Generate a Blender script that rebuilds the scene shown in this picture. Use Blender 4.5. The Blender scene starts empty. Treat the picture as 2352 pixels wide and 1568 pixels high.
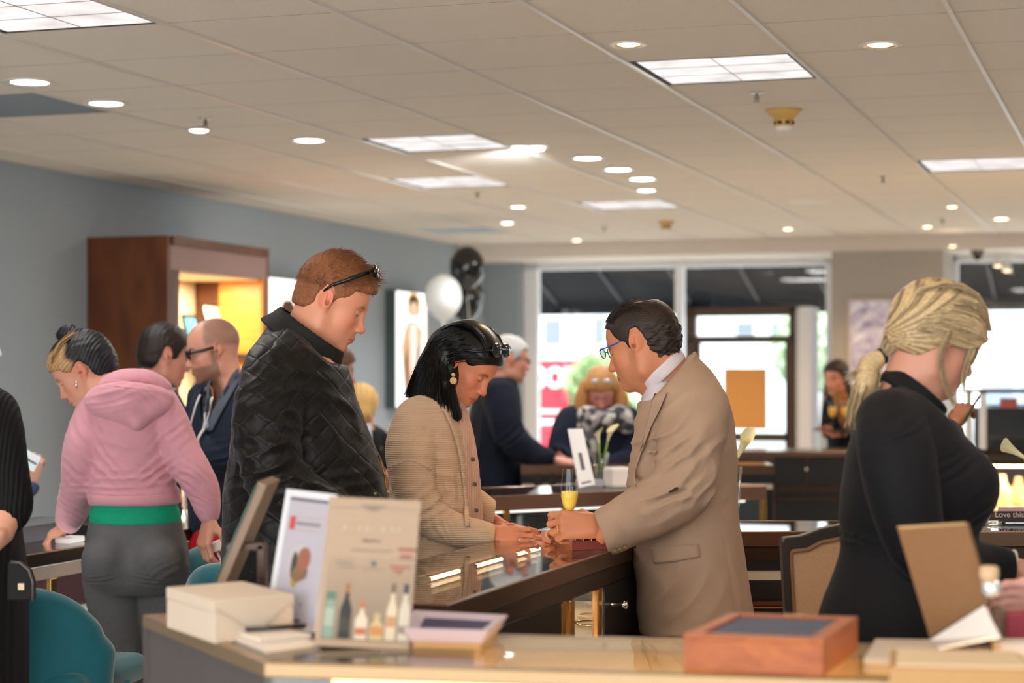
import bpy, bmesh, math, random
import numpy as np
from mathutils import Vector, Matrix, Euler
random.seed(7); np.random.seed(7)
SC = bpy.context.scene
COL = SC.collection
# ---------------------------------------------------------------- camera
F = 4450.0; CX = 1176.0; HY = 860.0; CH = 1.50
cam = bpy.data.cameras.new('camera'); co = bpy.data.objects.new('camera', cam); COL.objects.link(co)
cam.sensor_width = 36.0; cam.lens = F/2352*36.0
cam.shift_y = (HY-784.0)/2352.0
co.location = (0, 0, CH); co.rotation_euler = (math.pi/2, 0, 0)
cam.clip_start = 0.1; cam.clip_end = 300
cam.dof.use_dof = True; cam.dof.focus_distance = 5.5; cam.dof.aperture_fstop = 2.6
SC.camera = co
# ---------------------------------------------------------------- world, view
w = bpy.data.worlds.new('sky'); SC.world = w; w.use_nodes = True
bg = w.node_tree.nodes['Background']; bg.inputs[0].default_value = (0.93, 0.97, 1.0, 1); bg.inputs[1].default_value = 4.2
SC.view_settings.view_transform = 'Standard'; SC.view_settings.look = 'None'
SC.view_settings.exposure = 0.50
LAMP = 0.38        # level of every ceiling lamp; SC.view_settings.gamma = 1.0; SC.view_settings.use_curve_mapping = False
WARM = (1.0, 0.66, 0.36); COOL = (0.92, 0.97, 1.0); NEUT = (1.0, 0.86, 0.72)
TH = math.radians(18.33)
RM = Matrix.Rotation(-TH, 4, 'Z')          # room frame (a across, b along the left wall) -> world
sT, cT = math.sin(TH), math.cos(TH)
def R2W(a, b, z=0.0): return Vector((a*cT+b*sT, -a*sT+b*cT, z))
def PX(x, y, Z): return Vector(((x-CX)/F*Z, Z, CH-(y-HY)/F*Z))
def a_at(x, b):
    t = (x-CX)/F; return b*(cT*t-sT)/(sT*t+cT)
def b_at(x, a):
    t = (x-CX)/F; return a*(sT*t+cT)/(cT*t-sT)
def Z_of(a, b): return -a*sT+b*cT
def lin(c):
    return tuple((v/255/12.92 if v/255 <= 0.04045 else ((v/255+0.055)/1.055)**2.4) for v in c)
# ---------------------------------------------------------------- tags
def tag(o, label, cat, group=None):
    o['label'] = label; o['category'] = cat
    if group: o['group'] = group
    return o
def empty(name, loc, label=None, cat=None, group=None, rz=0):
    o = bpy.data.objects.new(name, None); COL.objects.link(o); o.location = loc; o.rotation_euler = (0, 0, rz)
    o.empty_display_size = 0.1
    if label: tag(o, label, cat, group)
    return o
# ---------------------------------------------------------------- materials
MATS = {}
def mat(name, col, rough=0.5, metal=0.0, spec=0.5, noise=0.0, nscale=20.0, bump=0.0, bscale=200.0, emit=None, estr=0.0,
        sss=0.0, sheen=0.0, coat=0.0, trans=0.0, ior=1.45, wave=None, attr=None, stretch=None, extra=None):
    if name in MATS: return MATS[name]
    m = bpy.data.materials.new(name); m.use_nodes = True; MATS[name] = m
    nt = m.node_tree; N = nt.nodes; L = nt.links; b = N['Principled BSDF']
    c = lin(col) if max(col) > 1.0 else col
    b.inputs['Base Color'].default_value = (*c, 1); b.inputs['Roughness'].default_value = rough
    b.inputs['Metallic'].default_value = metal; b.inputs['Specular IOR Level'].default_value = spec
    b.inputs['Coat Weight'].default_value = coat; b.inputs['Transmission Weight'].default_value = trans
    b.inputs['IOR'].default_value = ior
    if sheen: b.inputs['Sheen Weight'].default_value = sheen; b.inputs['Sheen Roughness'].default_value = 0.4
    if sss:
        b.inputs['Subsurface Weight'].default_value = sss; b.inputs['Subsurface Radius'].default_value = (0.012, 0.005, 0.003)
        b.inputs['Subsurface Scale'].default_value = 1.0
    if emit:
        b.inputs['Emission Color'].default_value = (*emit, 1); b.inputs['Emission Strength'].default_value = estr
    src = None
    tc = N.new('ShaderNodeTexCoord'); mp = N.new('ShaderNodeMapping'); L.new(tc.outputs['Object'], mp.inputs[0])
    if stretch: mp.inputs['Scale'].default_value = stretch
    if attr:
        at = N.new('ShaderNodeAttribute'); at.attribute_name = attr; src = at.outputs['Color']
    if noise:
        nz = N.new('ShaderNodeTexNoise'); nz.inputs['Scale'].default_value = nscale; nz.inputs['Detail'].default_value = 6
        L.new(mp.outputs[0], nz.inputs['Vector'])
        mr = N.new('ShaderNodeMapRange'); mr.inputs[1].default_value = 0.25; mr.inputs[2].default_value = 0.75
        mr.inputs[3].default_value = 1-noise; mr.inputs[4].default_value = 1+noise
        L.new(nz.outputs[0], mr.inputs[0])
        mx = N.new('ShaderNodeMix'); mx.data_type = 'RGBA'; mx.blend_type = 'MULTIPLY'; mx.inputs[0].default_value = 1
        mx.inputs[6].default_value = (*c, 1)
        if src: L.new(src, mx.inputs[6])
        L.new(mr.outputs[0], mx.inputs[7]); src = mx.outputs[2]
    if src: L.new(src, b.inputs['Base Color'])
    last = None
    if bump:
        nz = N.new('ShaderNodeTexNoise'); nz.inputs['Scale'].default_value = bscale; nz.inputs['Detail'].default_value = 4
        L.new(mp.outputs[0], nz.inputs['Vector'])
        bp = N.new('ShaderNodeBump'); bp.inputs['Strength'].default_value = bump; bp.inputs['Distance'].default_value = 0.004
        L.new(nz.outputs[0], bp.inputs['Height']); last = bp.outputs[0]
    if wave:   # (scale, strength, axis, distance)
        wv = N.new('ShaderNodeTexWave'); wv.bands_direction = wave[2]; wv.inputs['Scale'].default_value = wave[0]
        wv.inputs['Distortion'].default_value = wave[4] if len(wave) > 4 else 1.0; wv.inputs['Detail'].default_value = 1
        wv.inputs['Detail Scale'].default_value = 0.5
        L.new(mp.outputs[0], wv.inputs['Vector'])
        bp2 = N.new('ShaderNodeBump'); bp2.inputs['Strength'].default_value = wave[1]; bp2.inputs['Distance'].default_value = wave[3]
        L.new(wv.outputs[1], bp2.inputs['Height'])
        if last: L.new(last, bp2.inputs['Normal'])
        last = bp2.outputs[0]
    if last: L.new(last, b.inputs['Normal'])
    if extra: extra(nt, b, mp)
    return m
def wood(name, c1, c2, rough=0.35, scale=(1, 1, 12), coat=0.0):
    if name in MATS: return MATS[name]
    def ex(nt, b, mp):
        N = nt.nodes; L = nt.links
        mp.inputs['Scale'].default_value = scale
        nz = N.new('ShaderNodeTexNoise'); nz.inputs['Scale'].default_value = 3; nz.inputs['Detail'].default_value = 8; nz.inputs['Distortion'].default_value = 1.2
        L.new(mp.outputs[0], nz.inputs['Vector'])
        cr = N.new('ShaderNodeValToRGB'); cr.color_ramp.elements[0].position = 0.3; cr.color_ramp.elements[1].position = 0.7
        cr.color_ramp.elements[0].color = (*lin(c1), 1); cr.color_ramp.elements[1].color = (*lin(c2), 1)
        L.new(nz.outputs[0], cr.inputs[0]); L.new(cr.outputs[0], b.inputs['Base Color'])
    return mat(name, c1, rough=rough, coat=coat, extra=ex)
def thin_glass(name, tint=(1, 1, 1), ior=1.5, rough=0.0):
    if name in MATS: return MATS[name]
    m = bpy.data.materials.new(name); m.use_nodes = True; MATS[name] = m
    nt = m.node_tree; nt.nodes.remove(nt.nodes['Principled BSDF']); N = nt.nodes; L = nt.links
    out = N['Material Output']; tr = N.new('ShaderNodeBsdfTransparent'); tr.inputs[0].default_value = (*tint, 1)
    gl = N.new('ShaderNodeBsdfGlossy'); gl.inputs['Roughness'].default_value = rough
    lw = N.new('ShaderNodeLayerWeight'); lw.inputs[0].default_value = 0.5
    pw = N.new('ShaderNodeMath'); pw.operation = 'POWER'; pw.inputs[1].default_value = 5.0; L.new(lw.outputs['Facing'], pw.inputs[0])
    fr = N.new('ShaderNodeMath'); fr.operation = 'MULTIPLY_ADD'; fr.inputs[1].default_value = 0.95; fr.inputs[2].default_value = 0.045; L.new(pw.outputs[0], fr.inputs[0])
    mx = N.new('ShaderNodeMixShader'); L.new(fr.outputs[0], mx.inputs[0]); L.new(tr.outputs[0], mx.inputs[1]); L.new(gl.outputs[0], mx.inputs[2])
    L.new(mx.outputs[0], out.inputs[0]); return m
def translucent(name, col, f=0.5):
    m = mat(name, col, rough=0.9); nt = m.node_tree; N = nt.nodes; L = nt.links; t = N.new('ShaderNodeBsdfTranslucent'); t.inputs[0].default_value = (*lin(col), 1)
    mx = N.new('ShaderNodeMixShader'); mx.inputs[0].default_value = f; L.new(N['Principled BSDF'].outputs[0], mx.inputs[1]); L.new(t.outputs[0], mx.inputs[2]); L.new(mx.outputs[0], N['Material Output'].inputs[0]); return m
def emis(name, col, s):
    if name in MATS: return MATS[name]
    m = bpy.data.materials.new(name); m.use_nodes = True; MATS[name] = m
    nt = m.node_tree; nt.nodes.remove(nt.nodes['Principled BSDF']); e = nt.nodes.new('ShaderNodeEmission')
    e.inputs[0].default_value = (*col, 1); e.inputs[1].default_value = s; nt.links.new(e.outputs[0], nt.nodes['Material Output'].inputs[0]); return m
# ---------------------------------------------------------------- mesh builder
class MB:
    def __init__(s): s.v = []; s.f = []
    def add(s, vs, fs):
        o = len(s.v); s.v += [tuple(v) for v in vs]; s.f += [tuple(i+o for i in f) for f in fs]; return s
    def box(s, lo, hi, M=None):
        x0, y0, z0 = lo; x1, y1, z1 = hi
        vs = [(x0,y0,z0),(x1,y0,z0),(x1,y1,z0),(x0,y1,z0),(x0,y0,z1),(x1,y0,z1),(x1,y1,z1),(x0,y1,z1)]
        if M is not None: vs = [M @ Vector(v) for v in vs]
        return s.add(vs, [(0,3,2,1),(4,5,6,7),(0,1,5,4),(1,2,6,5),(2,3,7,6),(3,0,4,7)])
    def prism(s, poly, z0, z1, M=None):
        n = len(poly); vs = [(p[0], p[1], z0) for p in poly]+[(p[0], p[1], z1) for p in poly]
        if M is not None: vs = [M @ Vector(v) for v in vs]
        return s.add(vs, [tuple(range(n-1, -1, -1)), tuple(range(n, 2*n))]+[(i, (i+1) % n, n+(i+1) % n, n+i) for i in range(n)])
    def tube(s, pts, r, n=8, caps=True, flat=None):
        pts = [Vector(p) for p in pts]; m = len(pts); rs = r if isinstance(r, (list, tuple)) else [r]*m
        vs = []; up = Vector((0, 0, 1)); prev = None
        for i, p in enumerate(pts):
            t = (pts[min(i+1, m-1)]-pts[max(i-1, 0)])
            t = t.normalized() if t.length > 1e-9 else Vector((0, 0, 1))
            if prev is None:
                a = up if abs(t.dot(up)) < 0.95 else Vector((1, 0, 0)); x = t.cross(a).normalized()
            else:
                x = prev - t*prev.dot(t)
                x = x.normalized() if x.length > 1e-6 else t.orthogonal().normalized()
            prev = x; y = t.cross(x)
            for k in range(n):
                an = 2*math.pi*k/n; vs.append(p+(x*math.cos(an)+y*math.sin(an)*(flat or 1))*rs[i])
        fs = [(i*n+k, i*n+(k+1) % n, (i+1)*n+(k+1) % n, (i+1)*n+k) for i in range(m-1) for k in range(n)]
        if caps: fs += [tuple(range(n-1, -1, -1)), tuple((m-1)*n+k for k in range(n))]
        return s.add(vs, fs)
    def lathe(s, prof, n=32, M=None, close=False):
        vs = []; m = len(prof)
        for (r, z) in prof:
            for k in range(n):
                an = 2*math.pi*k/n; vs.append(Vector((r*math.cos(an), r*math.sin(an), z)))
        if M is not None: vs = [M @ v for v in vs]
        fs = [(i*n+k, i*n+(k+1) % n, (i+1)*n+(k+1) % n, (i+1)*n+k) for i in range(m-1) for k in range(n)]
        if close: fs += [tuple(range(n-1, -1, -1)), tuple((m-1)*n+k for k in range(n))]
        return s.add(vs, fs)
    def ball(s, c, r, n=12, M=None):
        c = Vector(c); r = r if isinstance(r, (tuple, list)) else (r, r, r); vs = []
        for i in range(n+1):
            ph = math.pi*i/n
            for k in range(n*2):
                an = math.pi*k/n
                v = Vector((r[0]*math.sin(ph)*math.cos(an), r[1]*math.sin(ph)*math.sin(an), r[2]*math.cos(ph)))
                vs.append(c+(M @ v if M is not None else v))
        q = n*2
        return s.add(vs, [(i*q+k, (i+1)*q+k, (i+1)*q+(k+1) % q, i*q+(k+1) % q) for i in range(n) for k in range(q)])
    def build(s, name, m, parent=None, smooth=False, bevel=0.0, world=False, M=None, kind=None):
        me = bpy.data.meshes.new(name); vs = s.v
        if M is not None: vs = [M @ Vector(v) for v in vs]
        if world and parent is not None:
            bpy.context.view_layer.update(); I = wm(parent).inverted(); vs = [I @ Vector(v) for v in vs]
        me.from_pydata([tuple(v) for v in vs], [], s.f); me.update()
        if smooth:
            me.polygons.foreach_set('use_smooth', [True]*len(me.polygons))
        o = bpy.data.objects.new(name, me); COL.objects.link(o)
        if m: me.materials.append(m)
        if parent is not None: o.parent = parent
        if kind: o['kind'] = kind
        bm = bmesh.new(); bm.from_mesh(me); bmesh.ops.remove_doubles(bm, verts=bm.verts, dist=1e-6) ; bmesh.ops.recalc_face_normals(bm, faces=bm.faces); bm.to_mesh(me); bm.free()
        if bevel:
            md = o.modifiers.new('bevel', 'BEVEL'); md.width = bevel; md.segments = 2; md.limit_method = 'ANGLE'
            md.harden_normals = False
        return o
def wm(o):
    M = Matrix.LocRotScale(o.location, o.rotation_euler, o.scale)
    return wm(o.parent) @ M if o.parent else M
def copy_tree(o, parent=None):
    c = o.copy(); COL.objects.link(c); c.parent = parent
    for ch in list(o.children): copy_tree(ch, c)
    return c
def text_obj(name, s, size, M, m, parent, ext=0.001, align='CENTER', bold=0.0):
    cu = bpy.data.curves.new(name, 'FONT'); cu.body = s; cu.size = size; cu.extrude = ext; cu.align_x = align; cu.offset = bold
    t = bpy.data.objects.new(name, cu); COL.objects.link(t); bpy.context.view_layer.update()
    dg = bpy.context.evaluated_depsgraph_get(); me = bpy.data.meshes.new_from_object(t.evaluated_get(dg))
    bpy.data.objects.remove(t); o = bpy.data.objects.new(name, me); COL.objects.link(o)
    me.transform(M); me.materials.clear(); me.materials.append(m)
    if parent is not None: o.parent = parent
    return o
# ================================================================ the setting
CZ = 2.64; SOFF = 2.52; AL = -5.83; AR = 3.2; B0 = -2.5; BS = 16.1; BW = 17.0
def struct(mb, name, m, M=RM, bevel=0):
    return mb.build(name, m, None, M=M, kind='structure', bevel=bevel)
m_ceil = mat('ceiling_tile', (232, 221, 206), rough=0.95, bump=0.5, bscale=260, noise=0.03, nscale=150)
m_bar = mat('ceiling_bar', (222, 214, 206), rough=0.35, metal=0.0)
m_groove = mat('tile_groove', (150, 138, 122), rough=0.9)
m_soff = mat('soffit_paint', (226, 214, 202), rough=0.8)
m_wall = mat('grey_blue_wall', (158, 167, 173), rough=0.8, bump=0.05, bscale=300)
m_pill = mat('pillar_paint', (176, 168, 158), rough=0.8)
m_floor = mat('floor_carpet', (212, 206, 198), rough=0.95, noise=0.15, nscale=60, bump=0.6, bscale=400)
m_frame = mat('window_frame_white', (242, 242, 244), rough=0.5)
m_pane = thin_glass('window_glass', (0.97, 0.985, 0.98))
struct(MB().box((AL-0.2, B0, -0.1), (AR+0.2, BW+0.3, 0.0)), 'floor', m_floor)
# tiles: every cell a shallow raised panel in one ceiling mesh
mb = MB(); mb.box((AL-0.2, B0, CZ+0.012), (AR+0.2, BS+0.1, CZ+0.10))
A0, Bb0, T = -1.824, 6.84, 0.61
FIX = [(-3.65, 4.98+0.03), (-1.824, 6.84), (-3.65, 8.67), (-4.26, 10.5), (-3.65, 12.33), (-1.21, 10.5),
       (-1.824, 1.96), (-3.65, 1.35), (0.616, 3.79), (0.616, 8.67), (-0.6, -1.1)]  # this row: unseen panels added for extra light
VENTS = [(-4.87, 6.84), (-5.48, 14.16)]
def cell(a, b): return (round((a-A0)/T), round((b-Bb0)/T))
holes = {cell(a, b) for a, b in FIX+VENTS}
for i in range(-8, 10):
    for j in range(-17, 17):
        a0 = max(A0+i*T, AL); a1 = min(A0+(i+1)*T, AR); b0 = max(Bb0+j*T, B0); b1 = min(Bb0+(j+1)*T, BS)
        if a1-a0 < 0.05 or b1-b0 < 0.05 or (i, j) in holes: continue
        mb.box((a0+0.006, b0+0.005, CZ), (a1-0.006, b1-0.005, CZ+0.0119))
struct(mb, 'ceiling', m_ceil)
mb = MB()
for i in range(-6, 9): mb.box((A0+i*T-0.008, B0, CZ-0.009), (A0+i*T+0.008, BS, CZ+0.011))
struct(mb, 'trim_1', m_bar)
mb = MB()
for j in range(-15, 16): mb.box((AL, Bb0+j*T-0.004, CZ+0.0005), (AR, Bb0+j*T+0.004, CZ+0.0112))
struct(mb, 'trim_2', m_groove)
struct(MB().box((AL-0.2, BS, SOFF), (AR+0.2, BW+0.3, CZ+0.1)), 'trim_3', m_soff)
struct(MB().box((AL-0.15, B0, 0), (AL, BW+0.3, CZ+0.1)), 'wall_left', m_wall)
struct(MB().box((AR, B0, 0), (AR+0.15, BW+0.3, CZ+0.1)), 'wall_right', m_wall)
struct(MB().box((AL, BW-0.16, 0), (a_at(1205, BW), BW+0.15, SOFF)), 'wall_back', m_wall)
struct(MB().box((AL, B0, 0), (AL+0.012, BW-0.16, 0.1)), 'baseboard_left', m_frame)
pa0, pa1 = a_at(1910, BS), a_at(2166, BS)
struct(MB().box((pa0, BS, 0), (pa1, BW+0.15, SOFF)), 'wall_pillar', m_pill)
def window(n, x0, x1, muls, sill=0.12, endx=None):
    a0 = a_at(x0, BW) if x0 is not None else None
    a1 = a_at(x1, BW) if endx is None else endx
    r = empty('window_%d' % n, R2W((a0+a1)/2, BW, 0), rz=-TH); r['kind'] = 'structure'
    w2 = (a1-a0)/2; fw = 0.13
    m = MB(); m.box((-w2, -0.05, 0), (-w2+fw, 0.05, SOFF)); m.box((w2-0.05, -0.05, 0), (w2, 0.05, SOFF))
    m.box((-w2, -0.05, SOFF-0.06), (w2, 0.05, SOFF)); m.box((-w2, -0.06, 0), (w2, 0.06, sill))
    for x in muls:
        a = a_at(x, BW)-(a0+a1)/2; m.box((a-0.035, -0.06, 0), (a+0.035, 0.06, SOFF))
    m.build('window_frame', m_frame, r, bevel=0.004)
    MB().box((-w2+fw, -0.004, sill), (w2-0.05, 0.004, SOFF-0.06)).build('pane', m_pane, r)
window(1, 1207, 1912, [1562])
window(2, 2192, None, [2470, 2900], endx=AR) if False else None
window(2, 2166, 2800, [2520], endx=AR)
# entrance door of dark bronze with transom, in the window wall
m_bronze = mat('bronze_frame', (74, 56, 42), rough=0.4, metal=0.2)
def rect_at(x0, x1, y0, y1, b):
    a0, a1 = a_at(x0, b), a_at(x1, b); Z = Z_of((a0+a1)/2, b)
    return a0, a1, CH-(y1-HY)/F*Z, CH-(y0-HY)/F*Z
BD = 16.55
a0, a1, z0, z1 = rect_at(1578, 1838, 1010, 706, BD)
dr = empty('door_1', R2W((a0+a1)/2, BD, 0), rz=-TH); dr['kind'] = 'structure'
a0, a1, zb, zt = rect_at(1578, 1838, 1010, 706, BD); w2 = (a1-a0)/2
def yz(y): return CH-(y-HY)/F*Z_of((a0+a1)/2, BD)
m = MB()
m.box((-w2, -0.05, 0), (-w2+0.08, 0.05, zb if zb > zt else zt)) if False else None
top = yz(706)
m.box((-w2, -0.05, 0), (-w2+0.085, 0.05, top)); m.box((w2-0.09, -0.05, 0), (w2, 0.05, top)); m.box((-w2, -0.05, top-0.075), (w2, 0.05, top))
m.box((-w2, -0.05, yz(787)), (w2, 0.05, yz(771)))
m.build('door_frame', m_bronze, dr, bevel=0.003)
m = MB(); m.box((-w2+0.085, -0.03, yz(1012)), (w2-0.09, 0.03, yz(994))); m.box((-w2+0.085, -0.03, 0.0), (w2-0.09, 0.03, 0.2))
m.box((-w2+0.085, -0.03, 0.2), (-w2+0.12, 0.03, yz(787))); m.box((w2-0.125, -0.03, 0.2), (w2-0.09, 0.03, yz(787)))
m.build('door_leaf', m_bronze, dr, bevel=0.003)
MB().box((-w2+0.12, -0.004, 0.2), (w2-0.125, 0.004, yz(787))).build('pane', m_pane, dr)
MB().box((-w2+0.085, -0.004, yz(771)), (w2-0.09, 0.004, top-0.075)).build('pane', m_pane, dr)
ab0 = a_at(1665, BD)-(a0+a1)/2; ab1 = a_at(1762, BD)-(a0+a1)/2
o = MB().box((ab0, -0.03, yz(985)), (ab1, -0.012, yz(846))).build('paper_notice', translucent('kraft_paper', (226, 180, 122), 0.6), None, M=Matrix.Translation(R2W((a0+a1)/2, BD, 0)) @ RM)
tag(o, 'blank tan paper panel fixed to the glass of the bronze entrance door', 'notice')
# white pier right of the door
a0_, a1_ = a_at(1838, 16.7), a_at(1872, 16.7)
struct(MB().box((a0_, 16.5, 0), (a1_, 16.9, yz(706))), 'trim_4', m_frame)
# ================================================================ outside
m_awn = mat('awning_canvas', (22, 22, 26), rough=0.9, spec=.1)
m_rib = mat('awning_rib', (46, 45, 49), rough=0.6)
def awning(x0, x1, nrib, label):
    a0, a1 = a_at(x0, BW), a_at(x1, BW)
    r = empty('awning', R2W((a0+a1)/2, BW+0.2, 2.06), label, 'awning', rz=-TH); w2 = (a1-a0)/2
    m = MB(); m.prism([(0.0, 0.62), (1.5, 0.16), (1.5, 0.04), (1.53, 0.04), (1.53, 0.19), (0, 0.65)], -w2, w2, M=Matrix(((0,0,1,0),(1,0,0,0),(0,1,0,0),(0,0,0,1))))
    m.build('canopy', m_awn, r)
    for k in range(nrib):
        x = -w2+(k+0.5)*2*w2/nrib
        MB().tube([(x, 0.0, 0.600), (x, 1.45, 0.150)], 0.012, 8).build('rib', m_rib, r)
awning(1080, 1925, 5, 'black canvas awning outside above the left shop window and door')
awning(2150, 3000, 4, 'black canvas awning outside above the window right of the pillar')
m_asph = mat('street', (150, 150, 152), rough=0.9, noise=0.1, nscale=3)
m_walk = mat('sidewalk', (205, 203, 198), rough=0.9)
struct(MB().box((-25, BW+0.3, -0.12), (20, 24, -0.02)), 'ground', m_walk)
struct(MB().box((-40, 24, -0.2), (40, 75, -0.1)), 'street', m_asph)
m_bldg = mat('white_building', (236, 238, 240), rough=0.8); m_bwin = mat('building_window', (120, 128, 138), rough=0.2)
m_red = mat('red_sign', (206, 40, 60), rough=0.5)
# white building across the street
BB = 52.0
r = empty('building', R2W(-18, BB, -0.1), 'white building across the street with grey windows', 'building', rz=-TH)
MB().box((-16, 0, 0), (9, 8, 9)).build('wall', m_bldg, r)
for (x0, x1, y0, y1) in [(1248, 1288, 733, 792), (1362, 1388, 728, 790), (1690, 1730, 740, 770), (1770, 1790, 740, 770)]:
    a0, a1 = a_at(x0, BB-0.1)+18, a_at(x1, BB-0.1)+18; Z = Z_of(a_at(x0, BB), BB)
    MB().box((a0, -0.06, CH-(y1-HY)/F*Z+0.1), (a1, 0.05, CH-(y0-HY)/F*Z+0.1)).build('window', m_bwin, r)
r = empty('building', R2W(0, 48, -0.1), 'white building with a blue-grey ground floor seen through the right window', 'building', rz=-TH)
MB().box((-4.0, 0, 1.4), (12, 6, 8)).build('wall', m_bldg, r)
MB().box((-4.0, -0.05, 0), (12, 6, 1.4)).build('wall', mat('blue_grey_wall', (150, 166, 186), rough=0.7), r)
# red storefront sign FOOD
BR = 34.0
a0, a1, z0, z1 = rect_at(1190, 1323, 905, 826, BR)
r = empty('storefront_sign', R2W((a0+a1)/2, BR, -0.1), 'red storefront board with big white letters across the street', 'sign', rz=-TH)
w2 = (a1-a0)/2; Z = Z_of(a0, BR)
zt, zb = CH-(826-HY)/F*Z+0.1, CH-(985-HY)/F*Z+0.1
MB().box((-w2, 0, 0), (w2, 0.3, zt)).build('board', m_red, r)
text_obj('lettering', 'FOOD', 0.56, Matrix.Translation((0.06, -0.02, zt-0.50)) @ Matrix.Rotation(math.pi/2, 4, 'X') @ Matrix.Diagonal((0.70, 0.9, 1, 1)), m_bldg, r, ext=0.02, bold=0.02)
MB().box((-w2, -0.03, zb+0.30), (w2, 0, zb+0.36)).build('stripe', m_bldg, r)
# parked car, red and white
def car():
    b = 30.5; Z = Z_of(a_at(1270, b), b)
    r = empty('car', R2W(a_at(1240, b), b, -0.1), 'red and white car parked across the street at the left window', 'car', rz=-TH)
    body = [(-2.1, 0.35), (-2.1, 0.75), (-1.5, 0.85), (-0.8, 1.3), (0.6, 1.32), (1.3, 0.92), (1.95, 0.8), (2.05, 0.35)]
    Mx = Matrix(((1,0,0,0),(0,0,1,0),(0,1,0,0),(0,0,0,1)))
    MB().prism([(x, z*0.62) for x, z in body], -0.85, 0.85, M=Mx).build('body', m_red, r, bevel=0.08)
    MB().prism([(-0.7, 0.80), (0.55, 0.80), (0.5, 0.83), (-0.65, 0.83)], -0.8, 0.8, M=Mx).build('roof', m_bldg, r)
    for x in (-1.35, 1.3):
        for y in (-0.8, 0.8):
            MB().lathe([(0.001, -0.1), (0.26, -0.1), (0.3, 0), (0.26, 0.1), (0.001, 0.1)], 20, M=Matrix.Translation((x, y, 0.3)) @ Matrix.Rotation(math.pi/2, 4, 'X')).build('wheel', mat('tyre', (30, 30, 32), rough=0.8), r, smooth=True)
car()
# street trees
def tree(x, b, h, rad, label, seed, col):
    rnd = random.Random(seed); r = empty('street_tree', R2W(a_at(x, b), b, -0.1), label, 'tree')
    MB().tube([(0, 0, 0), (0.05, 0, h*0.5), (0, 0.05, h*0.8)], [0.09, 0.07, 0.04], 8).build('trunk', mat('bark', (92, 78, 66), rough=0.9), r)
    m = MB()
    for i in range(900):
        p = Vector((rnd.gauss(0, 1), rnd.gauss(0, 1), rnd.gauss(0, 1))).normalized()*rad*(0.35+0.65*rnd.random()**0.5)
        p = Vector((p.x, p.y, p.z*0.85+h*0.75)); u = Vector((rnd.gauss(0, 1), rnd.gauss(0, 1), rnd.gauss(0, 1))).normalized(); q = u.orthogonal().normalized()
        s = 0.13; m.add([p-u*s, p+q*s*0.5, p+u*s, p-q*s*0.5], [(0, 1, 2, 3)])
    m.build('crown', mat('leaf_%d' % col[0], col, rough=0.7), r)
tree(1398, 33.5, 1.9, 0.78, 'small green street tree behind the woman with the scarf', 1, (150, 176, 124))
tree(1470, 27.5, 1.6, 0.62, 'pale green street tree seen beside the tan blazer', 2, (178, 200, 156))
tree(1888, 33, 2.7, 0.9, 'light green tree seen right of the entrance door', 3, (186, 206, 170))
# ================================================================ ceiling fixtures
m_diff = emis('fluorescent_diffuser', (1.0, 0.95, 0.93), 2.2)
def diff_mat():
    m = bpy.data.materials.new('prismatic_diffuser'); m.use_nodes = True; nt = m.node_tree; N = nt.nodes; L = nt.links
    N.remove(N['Principled BSDF']); e = N.new('ShaderNodeEmission'); tc = N.new('ShaderNodeTexCoord')
    vo = N.new('ShaderNodeTexVoronoi'); vo.inputs['Scale'].default_value = 7; L.new(tc.outputs['Object'], vo.inputs['Vector'])
    mr = N.new('ShaderNodeMapRange'); mr.inputs[3].default_value = 0.98; mr.inputs[4].default_value = 0.55; L.new(vo.outputs['Distance'], mr.inputs[0])
    mu = N.new('ShaderNodeMath'); mu.operation = 'MULTIPLY'; mu.inputs[1].default_value = 1.0; L.new(mr.outputs[0], mu.inputs[0])
    L.new(mu.outputs[0], e.inputs[1]); e.inputs[0].default_value = (1.0, 0.93, 0.90, 1); L.new(e.outputs[0], N['Material Output'].inputs[0]); return m
m_diff = diff_mat(); m_dark = mat('black_gap', (20, 20, 22), rough=0.6); m_trimw = mat('fixture_trim', (235, 228, 218), rough=0.4)
FLAB = ['fluorescent ceiling panel cut by the top left corner of the picture', 'bright fluorescent panel in front of the sprinkler and smoke detector',
        'nearer of the two fluorescent panels in the middle left ceiling', 'farther of the two fluorescent panels in the middle left ceiling',
        'dim farthest fluorescent panel left of the flat ceiling speaker', 'fluorescent panel at the right edge of the picture']
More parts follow.
